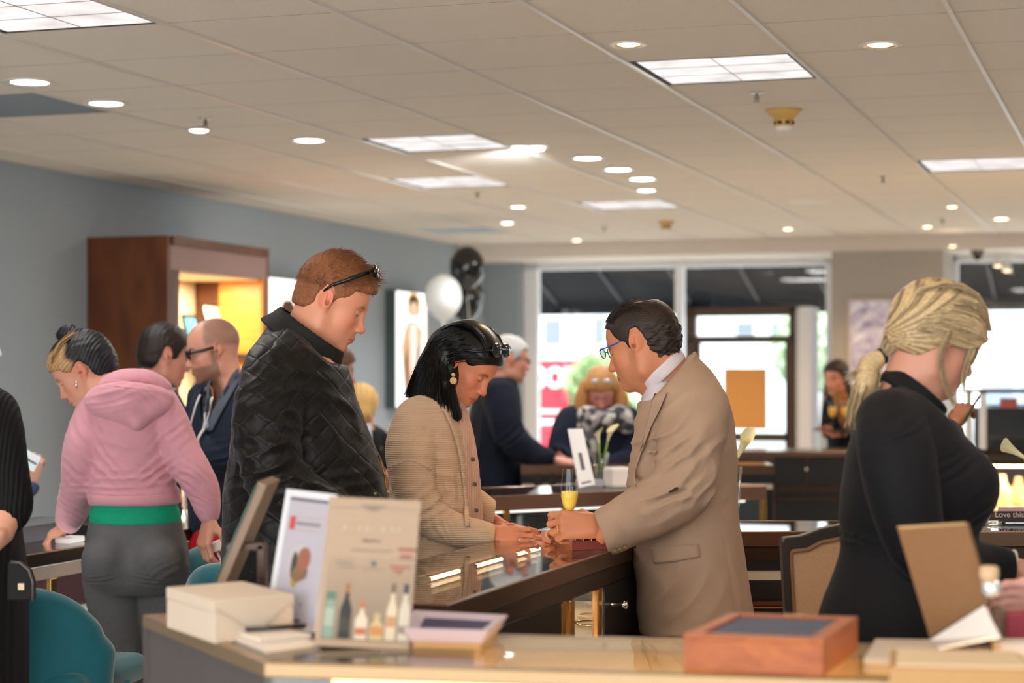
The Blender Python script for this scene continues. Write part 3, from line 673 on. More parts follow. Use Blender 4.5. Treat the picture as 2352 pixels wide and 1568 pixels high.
# ================================================================ people
SKIN = mat('skin', (200, 140, 110), rough=0.48, sss=0.12, attr='Col', bump=0.06, bscale=500)
HAIRM = {}
def hair_mat(name, col, rough=0.42, attr=False, scale=(1, 1, 1)):
    return mat('hair_'+name, col, rough=rough, attr='Col' if attr else None, noise=0.25, nscale=160, bump=0.35, bscale=420, spec=0.4)
def head_ops(S, M, female=False, jaw=1.0, nose=1.0, lids=True, fat=0.0):
    S.M = M; f = 0.93 if female else 1.0
    S.ell((-0.010, 0, 0.028), (0.096, 0.076, 0.088), k=0.0)
    S.ell((0.030, 0, 0.030), (0.060, 0.064, 0.062), k=0.03)
    S.ell((0.030, 0, -0.035), (0.056, 0.058*f, 0.062), k=0.03)
    S.ell((0.054, 0.037, -0.030), (0.026, 0.022, 0.024), k=0.022); S.ell((0.054, -0.037, -0.030), (0.026, 0.022, 0.024), k=0.022)
    for s in (-1, 1):
        S.cone((-0.006, s*0.050*jaw, -0.045), (0.004, s*0.047*jaw, -0.080), 0.020+fat, 0.018+fat, k=0.025)
        S.cone((0.004, s*0.045*jaw, -0.078), (0.070, s*0.014, -0.104), 0.018+fat, 0.013, k=0.025)
        S.ell((0.042, s*0.030, -0.070), (0.032, 0.022+fat, 0.034), k=0.025)
    S.ell((0.030, 0, -0.085), (0.046, 0.036, 0.024+fat), k=0.02)
    S.ell((0.077, 0, -0.104), (0.0155, 0.020, 0.0155), k=0.018)
    S.ell((0.072, 0, -0.070), (0.026, 0.028, 0.028), k=0.02)
    S.ell((0.074, 0, -0.042), (0.021, 0.026, 0.024), k=0.015)
    # brow and eyes
    S.cone((0.078, -0.030, 0.018), (0.086, 0, 0.014), 0.009, 0.010, k=0.012); S.cone((0.078, 0.030, 0.018), (0.086, 0, 0.014), 0.009, 0.010, k=0.012)
    for s in (-1, 1): S.ell((0.095, s*0.030, -0.003), (0.020, 0.019, 0.013), k=0.014, sub=True)
    for s in (-1, 1): S.ell((0.0725, s*0.031, -0.004), 0.0138, k=0.003)
    # nose
    S.cone((0.086, 0, 0.004), (0.088+0.016*nose, 0, -0.036), 0.0080, 0.0100, k=0.012)
    S.ell((0.089+0.018*nose, 0, -0.041), (0.0115, 0.0110, 0.0100), k=0.008)
    for s in (-1, 1): S.ell((0.098, s*0.0125, -0.044), (0.010, 0.0065, 0.0075), k=0.005)
    for s in (-1, 1): S.ell((0.104, s*0.006, -0.0525), (0.006, 0.003, 0.003), k=0.002, sub=True)
    # lips
    S.cone((0.082, -0.022, -0.0765), (0.0955, 0, -0.0705), 0.0030, 0.0052, k=0.006); S.cone((0.082, 0.022, -0.0765), (0.0955, 0, -0.0705), 0.0030, 0.0052, k=0.006)
    S.cone((0.080, -0.019, -0.081), (0.0930, 0, -0.083), 0.0030, 0.0058, k=0.006); S.cone((0.080, 0.019, -0.081), (0.0930, 0, -0.083), 0.0030, 0.0058, k=0.006)
    S.cone((0.088, -0.022, -0.0775), (0.1085, 0, -0.0765), 0.0016, 0.0022, k=0.003, sub=True); S.cone((0.088, 0.022, -0.0775), (0.1085, 0, -0.0765), 0.0016, 0.0022, k=0.003, sub=True)
    S.ell((0.100, 0, -0.0925), (0.012, 0.016, 0.005), k=0.008, sub=True)
    # ears
    for s in (-1, 1):
        S.ell((-0.009, s*0.0765, 0.000), (0.0205, 0.0080, 0.030), k=0.005, rot=(0, -12, s*20))
        S.ell((-0.001, s*0.0725, -0.028), (0.009, 0.006, 0.012), k=0.006)
        S.ell((-0.005, s*0.0870, 0.002), (0.0130, 0.0075, 0.020), k=0.002, rot=(0, -12, s*20), sub=True)
        S.ell((-0.012, s*0.0805, 0.000), (0.004, 0.004, 0.014), k=0.003, rot=(0, -12, s*20))
        S.ell((0.003, s*0.0800, -0.008), (0.006, 0.005, 0.007), k=0.003)
        S.ell((-0.001, s*0.0845, -0.012), (0.0055, 0.008, 0.007), k=0.002, sub=True)
    S.M = None
def inv_pts(M, v):
    A = np.linalg.inv(npM(M)); return v @ A[:3, :3].T+A[:3, 3]
def g(p, c, r): return np.exp(-(((p-np.array(c))/np.array(r))**2).sum(1))
def face_color(M, skin, lips=(176, 92, 84), brow=(60, 40, 30), browa=0.75, beard=None, beard_a=0.0, scalp=None, lash=(30, 22, 20), blush=0.5, scalpfn=None, gray=0):
    sk = np.array(lin(skin))
    def fn(v):
        p = inv_pts(M, v); q = p.copy(); q[:, 1] = np.abs(q[:, 1]); c = np.tile(sk, (len(p), 1))
        def mix(col, a):
            nonlocal c
            a = np.clip(a, 0, 1)[:, None]; c = c*(1-a)+np.array(lin(col))*a
        red = tuple(min(255, x*y) for x, y in zip(skin, (1.02, 0.80, 0.76)))
        mix(red, blush*0.8*(g(q, (0.065, 0.042, -0.035), (0.03, 0.02, 0.02))+g(q, (0.11, 0, -0.042), (0.016, 0.02, 0.016))+g(q, (-0.008, 0.082, 0), (0.03, 0.012, 0.035))))
        if scalp is not None:
            h = np.clip((q[:, 2]-(0.02+0.0))/0.02+0.0, 0, 1)
            a = scalpfn(p) if scalpfn else h
            mix(scalp[:3], a*scalp[3])
        if beard is not None:
            a = np.clip((-0.050-q[:, 2])/0.012, 0, 1)*np.clip((q[:, 0]-0.0)/0.02, 0, 1)+np.clip((q[:, 1]-0.045)/0.01, 0, 1)*np.clip((0.035-q[:, 0])/0.015, 0, 1)*np.clip((q[:, 0]+0.0)/0.012, 0, 1)*np.clip((0.01-q[:, 2])/0.02, 0, 1)*np.clip((q[:, 2]+0.11)/0.02, 0, 1)
            a = np.clip(a, 0, 1)*(1-g(q, (0.1, 0.0, -0.077), (0.02, 0.024, 0.006)))
            mix(beard, a*beard_a)
        ml = ((q[:, 0] > 0.08) & (q[:, 1] < 0.026) & (q[:, 2] < -0.063) & (q[:, 2] > -0.091))
        mix(lips, np.where(ml, g(q, (0.1, 0.0, -0.077), (0.03, 0.021, 0.0095))*1.3, 0)*0.8)
        mix(tuple(x*0.45 for x in lips), np.where(ml, np.exp(-((q[:, 2]+0.0768)/0.0014)**2), 0)*0.7)
        by = 0.030; a = np.exp(-((q[:, 1]-by)/0.0165)**4)*np.exp(-((q[:, 2]-(0.0185-22*(q[:, 1]-0.033)**2))/0.0045)**2)*(q[:, 0] > 0.05)
        mix(brow, a*browa)
        # lash line and crease on the lids
        d = np.sqrt((q[:, 1]-0.031)**2*1.0+(q[:, 0]-0.0725)**2)
        on = (q[:, 0] > 0.072)*np.exp(-((q[:, 1]-0.031)/0.0135)**6)
        mix(lash, on*np.exp(-((q[:, 2]+0.0095-18*(q[:, 1]-0.031)**2)/0.0018)**2)*0.9)
        mix(tuple(x*0.7 for x in skin), on*np.exp(-((q[:, 2]-0.0065)/0.0014)**2)*0.4)
        mix(tuple(x*0.45 for x in skin), 0.8*g(q, (-0.001, 0.083, -0.012), (0.006, 0.01, 0.008)))
        return c
    return fn
def flat_color(col):
    return lambda v: np.tile(np.array(lin(col)), (len(v), 1))
def hand_ops(S, M, curls=(0.3, 0.3, 0.3, 0.3), thumb=0.3, spread=1.0, side=1, s=1.0, thumbdir=None, over=None):
    """wrist at origin, fingers along +X, thumb towards side*Y, back of the hand +Z; curls in radians per joint;
    over: optional dict finger-> explicit list of local points"""
    S.M = M; sy = side; tips = []
    S.cone((-0.03*s, 0, 0), (0.012*s, 0, 0), 0.024*s, 0.024*s, k=0.01, flat=((0, 0, 1), 0.72))
    base = [(0.088, 0.029), (0.092, 0.010), (0.088, -0.010), (0.080, -0.028)]
    for (bx, by) in base: S.cone((0.012*s, by*0.6*sy*s, 0), (bx*s, by*sy*s, 0.001*s), 0.0165*s, 0.0115*s, k=0.012*s)
    S.ell((0.045*s, 0.0, -0.007*s), (0.038*s, 0.034*s, 0.012*s), k=0.01)
    lens = [(0.043, 0.026, 0.020), (0.047, 0.030, 0.021), (0.044, 0.028, 0.020), (0.034, 0.021, 0.018)]
    for i in range(4):
        if over and i in over:
            pts = [np.array(p, float) for p in over[i]]
        else:
            bx, by = base[i]; p = np.array([bx*s, by*sy*s, 0.0]); an = 0; pts = [p]; sp = (1.5-i)*0.07*spread*sy
            cu = curls[i] if isinstance(curls[i], (tuple, list)) else (curls[i], curls[i]*1.2, curls[i]*0.8)
            for j in range(3):
                an += cu[j]; L = lens[i][j]*s; d = np.array([math.cos(an)*math.cos(sp), math.sin(sp)*math.cos(an), -math.sin(an)]); p = p+d*L; pts.append(p)
        rr = [0.0098*s, 0.0090*s, 0.0080*s, 0.0066*s] if i < 3 else [0.0085*s, 0.0078*s, 0.007*s, 0.006*s]
        for j in range(3): S.cone(pts[j], pts[j+1], rr[j], rr[j+1], k=0.004 if j else 0.006)
        S.ell(tuple(pts[1]), rr[1]*1.08, k=0.003)
        tips.append((pts[-2], pts[-1]))
    if over and 4 in over: tp = [np.array(p, float) for p in over[4]]
    else:
        p = np.array([0.022*s, 0.024*sy*s, -0.006*s]); d1 = np.array([0.62, 0.70*sy, -0.35-thumb*0.5]); d2 = np.array([0.85, 0.35*sy-thumb*0.5*sy, -0.30-thumb*0.5]); d3 = np.array([0.95, 0.10*sy-thumb*0.6*sy, -0.2-thumb*0.5])
        tp = [p]
        for d, L in ((d1, 0.042), (d2, 0.034), (d3, 0.026)): tp.append(tp[-1]+d/np.linalg.norm(d)*L*s)
    for j, (r0, r1) in enumerate([(0.0155, 0.0115), (0.0115, 0.0100), (0.0100, 0.0078)]): S.cone(tp[j], tp[j+1], r0*s, r1*s, k=0.008 if j == 0 else 0.004)
    tips.append((tp[-2], tp[-1])); S.M = None
    A = npM(M); return [tuple((A @ np.append(q, 1))[:3] for q in t) for t in tips]
def join_meshes(objs, name):
    base = objs[0]; vs = []; fs = []; cs = []; off = 0
    for o in objs:
        me = o.data; n = len(me.vertices); v = np.zeros(n*3); me.vertices.foreach_get('co', v); vs.append(v.reshape(-1, 3))
        f = np.zeros(len(me.loops), int); me.loops.foreach_get('vertex_index', f); fs.append(f.reshape(-1, 4)+off)
        c = np.zeros(n*4); me.color_attributes['Col'].data.foreach_get('color', c); cs.append(c.reshape(-1, 4)[:, :3]); off += n
    par = base.parent; m = base.data.materials[0]
    V = np.concatenate(vs); Fc = np.concatenate(fs); C = np.concatenate(cs)
    for o in objs: me = o.data; bpy.data.objects.remove(o); bpy.data.meshes.remove(me)
    o = mesh_from(name, V, Fc, m, None, lambda v: C, 0); o.parent = par; return o
class Person:
    """px-space sculpting: P(x, y, d) is the world point seen at pixel x, y at depth Z+d"""
    def __init__(s, Z, x, label, group=None):
        s.Z = Z; s.u = Z/F; s.loc = Vector(((x-CX)/F*Z, Z, 0)); s.label = label; s.parts = []; s.root = None
    def P(s, x, y, d=0.0):
        return Vector(((x-CX)*s.u, s.Z+d, CH-(y-HY)*s.u))
    def rows(s, rows):
        "rows of (y, xl, xr, d, hd) px outline -> loft rows"
        out = []
        for (y, xl, xr, d, hd) in rows:
            out.append((CH-(y-HY)*s.u, ((xl+xr)/2-CX)*s.u, s.Z+d, (xr-xl)/2*s.u, hd))
        return out
    def start(s, bodies, name='person'):
        "bodies: list of (Sculpt, vox, colorfn); becomes the single body mesh, the top-level thing"
        parts = []
        for S, vox, cf in bodies: parts.append(S.build('b', vox, SKIN, None, cf))
        o = join_meshes(parts, name) if len(parts) > 1 else parts[0]; o.name = name
        me = o.data; L = s.loc; n = len(me.vertices); v = np.zeros(n*3); me.vertices.foreach_get('co', v); v = v.reshape(-1, 3)-np.array(L)
        me.vertices.foreach_set('co', v.ravel()); me.update(); o.location = L; tag(o, s.label, 'person'); s.root = o; return o
    def part(s, name, S, vox, m, color=None, it=1, label=None):
        o = S.build(name, vox, m, s.root, color, it)
        if label: o['label'] = label
        return o
def strands(name, guides, m, parent, n, r, jit=0.004, seed=1, color=None, seg=10, tip=0.35, clump=1.0):
    """hair locks: thin tapered tubes scattered between guide polylines (world points);
    guides: list of rows (each a polyline); a lock interpolates between two neighbouring guides"""
    rnd = np.random.RandomState(seed); G = [resample(gl, seg) for gl in guides]; V = []; Fq = []; Cc = []; off = 0
    for i in range(n):
        t = rnd.uniform(0, len(G)-1); a = int(t); t -= a
        L = G[a]*(1-t)+G[min(a+1, len(G)-1)]*t
        amp = rnd.normal(size=3)*jit; ph = rnd.uniform(0, 6.28); w_ = np.linspace(0, 1, seg)[:, None]
        L = L+amp*np.sqrt(w_)*clump+rnd.normal(size=3)*jit*0.5+0.35*jit*np.sin(w_*rnd.uniform(3, 9)+ph)*rnd.normal(size=3)
        if rnd.rand() < 0.35:
            cut = rnd.uniform(0.72, 1.0); L = resample(L, seg, cut)
        T = np.gradient(L, axis=0); T /= np.linalg.norm(T, axis=1)[:, None]+1e-9
        up = rnd.normal(size=3); X = np.cross(T, up); X /= np.linalg.norm(X, axis=1)[:, None]+1e-9; Y = np.cross(T, X)
        rr = r*rnd.uniform(0.6, 1.3)*(1-(1-tip)*w_**2)
        for k in range(3):
            an = 2.094*k; V.append(L+(X*math.cos(an)+Y*math.sin(an))*rr)
        b = np.arange(seg-1)
        for k in range(3):
            k2 = (k+1) % 3; Fq.append(np.stack([off+k*seg+b, off+k2*seg+b, off+k2*seg+b+1, off+k*seg+b+1], 1))
        off += 3*seg
        if color is not None: Cc.append(np.tile(color(rnd), (3*seg, 1)))
    V = np.concatenate(V); Fq = np.concatenate(Fq)
    return mesh_from(name, V, Fq, m, parent, (lambda v: np.concatenate(Cc)) if color is not None else None, 0)
def resample(P, n, end=1.0):
    P = np.array([list(p) for p in P], float)
    if len(P) < n: P, _ = spline(P, None, 6)
    d = np.concatenate([[0], np.cumsum(np.linalg.norm(np.diff(P, axis=0), axis=1))]); t = np.linspace(0, d[-1]*end, n)
    return np.stack([np.interp(t, d, P[:, i]) for i in range(3)], 1)
def LM(M, *pts): return [M @ Vector(p) for p in pts]
def cloth(name, col, rough=0.85, bump=0.3, bscale=500, wave=None, noise=0.06, nscale=40, sheen=0.0, **k):
    return mat(name, col, rough=rough, bump=bump, bscale=bscale, wave=wave, noise=noise, nscale=nscale, sheen=sheen, spec=0.25, **k)
def glasses(parent, M, m_fr, m_lens, up=0.0, dark=False, wide=0.071, lens_r=(0.021, 0.016), name='glasses', thick=0.0016, x0=0.098, tilt=0.0):
    r = bpy.data.objects.new(name, None); COL.objects.link(r); r.parent = parent
    L = wm(parent).inverted()
    m = MB()
    for s in (-1, 1):
        pts = []
        for k in range(17):
            an = 2*math.pi*k/16; cx = s*0.032; q = Vector((x0-0.008*abs(math.cos(an)*lens_r[0]+s*cx*0)/0.02*0.3, cx+math.cos(an)*lens_r[0]*(0.95 if math.sin(an) < 0 else 1.02), up+math.sin(an)*lens_r[1])); pts.append(M @ q)
        m.tube(pts, thick, 6, caps=False)
    m.tube([M @ Vector((x0, -0.012, up+0.004)), M @ Vector((x0+0.003, 0, up+0.006)), M @ Vector((x0, 0.012, up+0.004))], thick, 6)
    m.build('rim', m_fr, r, world=True, smooth=True)
    for s in (-1, 1):
        MB().tube([M @ Vector((x0-0.002, s*0.053, up+0.006)), M @ Vector((x0-0.012, s*(wide-0.006), up+0.007)), M @ Vector((0.05, s*wide, up+0.007+tilt*0.3)), M @ Vector((0.005, s*(wide+0.004), up+0.009+tilt)), M @ Vector((-0.022, s*(wide+0.004), up-0.008+tilt))], [thick*1.3]*4+[thick], 6, flat=1.6 if dark else 1).build('temple', m_fr, r, world=True, smooth=True)
        MB().ball(M @ Vector((x0-0.003, s*0.032, up)), (0.0012, lens_r[0]*0.97, lens_r[1]*0.97), 8, M=M.to_3x3().normalized()).build('lens', m_lens, r, world=True, smooth=True)
    return r
# ================================================================ furniture
CT = 1.02
def on(x, y, z=CT):
    "point at height z seen at pixel x, y"
    return PX(x, y, F*(CH-z)/(y-HY))
m_brz = mat('bronze_trim', (112, 84, 66), rough=0.22, metal=0.75); m_brz2 = mat('dark_bronze', (62, 46, 38), rough=0.25, metal=0.6)
m_brass = mat('brass_post', (200, 150, 84), rough=0.25, metal=0.9); m_blackp = mat('black_panel', (16, 14, 14), rough=0.35)
m_greyp = mat('grey_panel', (72, 66, 64), rough=0.45, noise=0.05, nscale=8); m_cg = thin_glass('case_glass', (0.95, 0.97, 0.96)); m_deck = mat('case_deck', (206, 190, 168), rough=0.7)
m_led = emis('led_strip', (1.0, 0.72, 0.40), 14.0)
def ring_poly(poly, w):
    "inner offset of a convex/concave polygon (ccw)"
    n = len(poly); out = []
    for i in range(n):
        p0, p1, p2 = [Vector(poly[j % n]) for j in (i-1, i, i+1)]; d1 = (p1-p0).normalized(); d2 = (p2-p1).normalized()
        n1 = Vector((-d1.y, d1.x)); n2 = Vector((-d2.y, d2.x)); k = (n1+n2); k = k/max(0.2, k.dot(n1)); out.append(tuple(p1+k*w))
    return out
def frame_ring(mb, poly, w, z0, z1):
    inn = ring_poly(poly, w); n = len(poly); vs = []
    for z in (z0, z1):
        vs += [(a[0], a[1], z) for a in poly]+[(a[0], a[1], z) for a in inn]
    fs = []
    for i in range(n):
        j = (i+1) % n; o0, o1, i0, i1 = i, j, n+i, n+j; t = 2*n
        fs += [(o0, o1, o1+t, o0+t), (i1, i0, i0+t, i1+t), (o0+t, o1+t, i1+t, i0+t), (o1, o0, i0, i1)]
    return mb.add(vs, fs)
def display_case(name, loc, rz, poly, label, h=CT, deck=.62, apron=.05, sides=None, frame_m=None, glassf=True, posts=True, led=None, ledm=None, fw=.016, deck_m=None, base_m=None, shelf=None, lamp=0, lampcol=(1, .72, .42)):
    "poly = local footprint, ccw; sides = list of 'glass' / material per edge"
    r = empty(name, loc, label, 'display case', rz=rz); n = len(poly); fm = frame_m or m_brz
    frame_ring(MB(), poly, fw, h-apron, h).build('top_frame', fm, r, bevel=.003)
    MB().prism(ring_poly(poly, fw-.004), h-.010, h-.001).build('glass_top', m_cg, r)
    MB().prism(ring_poly(poly, .01), deck-.03, deck).build('deck', deck_m or m_deck, r)
    b_ = MB().prism(ring_poly(poly, .008), .08, deck-.03).build('base_cabinet', base_m or m_blackp, r)
    MB().prism(ring_poly(poly, .05), 0, .08).build('plinth', m_blackp, r)
    for i in range(n):
        a, b = Vector(poly[i]), Vector(poly[(i+1) % n]); s_ = (sides or {}).get(i, 'glass'); d = (b-a).normalized(); nrm = Vector((-d.y, d.x))
        pts = [a+nrm*.006, b+nrm*.006, b+nrm*.012, a+nrm*.012]
        MB().prism([(q.x, q.y) for q in pts], deck, h-apron).build('side_glass' if s_ == 'glass' else 'side_panel', m_cg if s_ == 'glass' else s_, r)
        if posts: MB().box((a.x-.012, a.y-.012, deck-.03), (a.x+.012, a.y+.012, h-apron), M=Matrix.Translation((nrm.x*.012+d.x*.012, nrm.y*.012+d.y*.012, 0))).build('corner_post', m_brass, r)
    if shelf: MB().prism(ring_poly(poly, .03), shelf, shelf+.006).build('glass_shelf', m_cg, r)
    for k, (a, b) in enumerate(led or []):
        MB().tube([(a[0], a[1], h-apron-.006), (b[0], b[1], h-apron-.006)], .006, 8).build('light_strip', ledm or m_led, r)
        if lamp:
            l = bpy.data.lights.new('case_lamp', 'AREA'); l.shape = 'RECTANGLE'; L = (Vector(b)-Vector(a)).length; l.size = L; l.size_y = .03; l.energy = lamp; l.color = lampcol
            o = bpy.data.objects.new('case_lamp', l); COL.objects.link(o); o.parent = r; o.location = ((a[0]+b[0])/2, (a[1]+b[1])/2, h-apron-.015); o.rotation_euler = (0, 0, math.atan2(b[1]-a[1], b[0]-a[0]))
    return r
# ---- central case, running away from the camera
ca0, ca1, cb0, cb1 = -1.815, -1.40, 3.80, 5.93
cc = R2W((ca0+ca1)/2, (cb0+cb1)/2); hw, hl = (ca1-ca0)/2, (cb1-cb0)/2; cm = (cb0+cb1)/2
by = lambda x: b_at(x, ca1)-cm
CEN = display_case('display_case', cc, -TH, [(-hw, -hl), (hw, -hl), (hw, hl), (-hw, hl)], 'long glass-topped display case between the beige cardigan and the tan blazer', deck=.78, apron=.045,
    sides={0: m_blackp, 2: 'glass', 3: m_blackp}, led=[((-hw+.03, -hl+.55+.36*k), (-hw+.03, -hl+.55+.36*k+(.22 if k else .12))) for k in range(4)], posts=False, lamp=1.3, base_m=m_blackp)
frame_ring(MB(), ring_poly([(-hw, -hl), (hw, -hl), (hw, hl), (-hw, hl)], .004), .03, CT-.09, CT-.046).build('under_trim', m_brz2, CEN)
for (x0, x1, mt, nm) in [(900, 1288, m_blackp, 'side_panel'), (1388, 1470, m_blackp, 'cabinet_door')]:
    y0, y1 = max(by(x0), -hl), min(by(x1), hl); o = MB().box((hw-.014, y0, .1), (hw+.002, y1, CT-.09)).build(nm, mt, CEN)
for x in (1293, 1313, 1376):
    y0 = by(x); MB().box((hw-.014, y0-.018, .1), (hw+.004, y0+.018, CT-.09)).build('gold_post', m_brass, CEN, bevel=.004)
MB().box((hw-.012, by(1388), .1), (hw-.004, by(1392), CT-.09)).build('gold_edge', m_brass, CEN)
kn = (hw, by(1400), CH-(1388-HY)/F*Z_of(ca1, b_at(1400, ca1)))
MB().lathe([(.001, 0), (.009, 0), (.006, .008), (.006, .03), (.011, .036), (.011, .05), (.001, .052)], 16, M=Matrix.Translation(kn) @ Matrix.Rotation(math.pi/2, 4, 'Y')).build('lock_knob', m_chrome, CEN, smooth=True)
# jewellery stands inside the glass bay
l = bpy.data.lights.new('bay_lamp', 'AREA'); l.size = .12; l.energy = 3.0; l.color = (1, .86, .76); o = bpy.data.objects.new('bay_lamp', l); COL.objects.link(o); o.parent = CEN; o.location = (hw-.10, by(1345), CT-.055)
m_lav = mat('lavender_stand', (126, 112, 128), rough=.7); m_gem = mat('pale_gold', (240, 206, 160), rough=.15, metal=1.0)
rnd = random.Random(9)
for i, (dy, z, sc) in enumerate([(-.10, .78, 1.0), (.0, .78, 1.15), (.10, .78, .8), (-.05, .78, .7), (.07, .78, .9)]):
    loc = CEN.matrix_basis @ Vector((hw-.10-(i % 2)*.07, by(1345)+dy, z)) if False else (Matrix.Translation(cc) @ Matrix.Rotation(-TH, 4, 'Z')) @ Vector((hw-.09-(i % 2)*.06, by(1345)+dy*.9, z))
    r = empty('jewellery_stand', loc, 'lavender jewellery stand inside the lit end bay of the central case', 'stand', 'jewellery stands in the central case', rz=-TH+rnd.uniform(-.5, .5))
    MB().box((-.03*sc, -.03*sc, 0), (.03*sc, .03*sc, .10*sc)).build('block', m_lav, r, bevel=.003)
    for k in range(3): MB().lathe([(.008+.0016*math.cos(a), .0016*math.sin(a)) for a in np.linspace(0, 6.283, 7)], 12, M=Matrix.Translation((-.018+.018*k, 0, .108*sc)) @ Matrix.Rotation(math.pi/2, 4, 'X')).build('ring', m_gem, r, smooth=True)
# gold necklaces and bead strands lying on the deck
for i in range(9):
    x, y = rnd.uniform(-hw+.08, hw-.08), -hl+.35+i*.17; loc = (Matrix.Translation(cc) @ Matrix.Rotation(-TH, 4, 'Z')) @ Vector((x, y, .784))
    r = empty('necklace', loc, 'pale beaded necklace lying on the deck of the central case', 'necklace', 'necklaces in the central case', rz=rnd.uniform(0, 3))
    m = MB(); mm_ = [(math.cos(a)*.055, math.sin(a)*.085+.01*math.sin(3*a), .006) for a in np.linspace(0, 5.9, 30)]; m.tube(mm_, .004, 6); m.build('strand', m_gem if i % 2 else mat('pearl', (232, 214, 186), rough=.3), r, smooth=True)
    MB().ball((.058, 0, .006), .010, 6).build('pendant', m_gem, r, smooth=True)
# ---- near counter with its angled left wing
P0, P1, P2, P3 = (-.414, 3.236), (-.74, 3.88), (-.29, 4.08), (-.068, 3.60)
PB, PF = (1.9, 3.60-(1.968)*.183), (1.9, 3.236-2.314*.190)
npoly = [P0, PF, PB, P3, P2, P1]
NC = display_case('display_case', (0, 0, 0), 0, npoly, 'foreground display counter with bronze frame carrying the signs and the wooden box', deck=.70, apron=.026, frame_m=mat('antique_brass', (150, 124, 92), rough=.3, metal=.7),
    sides={5: m_greyp, 4: m_greyp, 3: m_greyp, 2: mat('amber_back', (226, 178, 104), rough=.6), 1: m_greyp}, fw=.026, posts=False, led=[((-.30, 3.250), (1.2, 2.965))], lamp=9, lampcol=(1, .74, .40), ledm=emis('led_amber', (1, .62, .26), 3.0), deck_m=mat('cream_deck', (226, 206, 168), rough=.6))
for i in range(8):
    x = -.1+i*.15; loc = (x, 3.33-x*.17, .70); r = empty('jewellery_tray', loc, 'small cream jewellery tray inside the foreground counter', 'tray', 'trays in the foreground counter', rz=-.16)
    MB().box((-.06, -.08, 0), (.06, .08, .02)).build('tray_base', mat('cream_velvet', (220, 196, 160), rough=.8), r, bevel=.003)
    for k in range(6): MB().ball((-.04+.04*(k % 3), -.03+.06*(k//3), .026), (.010, .008, .008), 5).build('jewel', m_gem, r, smooth=True)
# ---- middle case behind, turned the other way
a = on(1085, 1141); b = on(1460, 1126); d = (b-a); d.z = 0; L = 1.5; rz = math.atan2(d.y, d.x)
MC = display_case('display_case', (a.x, a.y, 0), rz, [(-.12, 0), (L, 0), (L, .52), (-.12, .52)], 'glass display case in the middle with the white sign and vase on top', deck=.55, apron=.06, frame_m=mat('rose_bronze', (150, 112, 94), rough=.2, metal=.7), shelf=.82,
    led=[((.0, .03), (L-.1, .03))], ledm=emis('led_cool', (1, .88, .8), 1.1), deck_m=mat('dark_deck', (60, 52, 50), rough=.6))
for t in (.16, .44): MB().box((t-.012, -.004, .55), (t+.012, .012, CT-.06)).build('gold_post', m_brass, MC)
for t in (.1, .35, .6):
    lc = Matrix.Translation((a.x, a.y, 0)) @ Matrix.Rotation(rz, 4, 'Z') @ Vector((t+.1, .2, .826)); r = empty('ring_display', lc, 'row of pale rings on the shelf of the middle display case', 'ring display', 'ring displays in the middle case', rz=rz)
    MB().box((-.09, -.03, 0), (.09, .03, .015)).build('block', m_deck, r, bevel=.002)
    for k in range(5): MB().lathe([(.009+.002*math.cos(q), .002*math.sin(q)) for q in np.linspace(0, 6.283, 7)], 12, M=Matrix.Translation((-.07+.035*k, 0, .022)) @ Matrix.Rotation(math.pi/2, 4, 'X')).build('ring', m_gem, r, smooth=True)
# ---- far counter
a = PX(1196, 1062, 10.3); FC = display_case('display_case', (a.x, 10.3, 0), 0, [(0, 0), (1.35, 0), (1.35, .34), (0, .34)], 'far dark counter on which the grey-haired person rests a hand', deck=.92, apron=.05, frame_m=m_brz, sides={0: m_blackp, 1: m_blackp, 3: m_blackp}, posts=False)
for x in (1236, 1268): q = (x-CX)/F*10.3-a.x; MB().box((q-.02, -.006, .1), (q+.02, .004, .97)).build('bronze_strip', m_brz2, FC)
# ---- far right dark cabinets
a = PX(1600, 1040, 12.15); m_dw = wood('dark_walnut', (52, 34, 26), (78, 52, 40), rough=.35, scale=(1, 1, 6))
DC = empty('cabinet', (a.x, 12.15, 0), 'dark walnut counter cabinet with slatted doors below the entrance door', 'cabinet')
MB().box((0, 0, 0), (1.25, .5, .985)).build('body', m_blackp, DC); MB().box((-.02, -.02, .985), (1.27, .52, CT)).build('worktop', m_brz, DC, bevel=.004)
xx = lambda x: (x-CX)/F*12.15-a.x; zz = lambda y: CH-(y-HY)/F*12.15
MB().box((0, -.012, .1), (xx(1778), 0, .985)).build('side_panel', m_dw, DC)
MB().box((xx(1846), -.014, zz(1116)), (xx(1857), 0, .985)).build('stile', m_brz2, DC)
for y0, y1 in ((1130, 1114), (1150, 1141)): MB().box((xx(1782), -.02, zz(y0)), (1.25, 0, zz(y1))).build('rail', m_brz2, DC)
MB().ball((xx(1851), -.02, zz(1077)), .011, 8).build('knob', m_chrome, DC, smooth=True)
# ---- white-reflecting counter behind the tan blazer
WC = display_case('display_case', (.62, 5.93, 0), .012, [(0, 0), (2.0, 0), (2.0, .45), (0, .45)], 'glossy dark-topped display case behind the tan blazer and the blonde woman', deck=.90, apron=.048, frame_m=m_brz, sides={0: m_blackp, 1: m_blackp, 3: m_blackp}, posts=False)
MB().box((.0, -.004, CT-.088), (2.0, .03, CT-.05)).build('under_trim', m_brz2, WC)
MB().box((.0, -.012, .78), (2.0, .0, .80)).build('foot_rail', m_brass, WC) if False else None
MB().box((.0, -.03, CH-(1397-HY)/F*5.9), (2.0, .0, CH-(1393-HY)/F*5.9)).build('gold_rail', m_brass, WC); MB().box((.0, -.025, CH-(1391-HY)/F*5.9), (2.0, .0, CH-(1382-HY)/F*5.9)).build('bronze_rail', m_brz, WC)
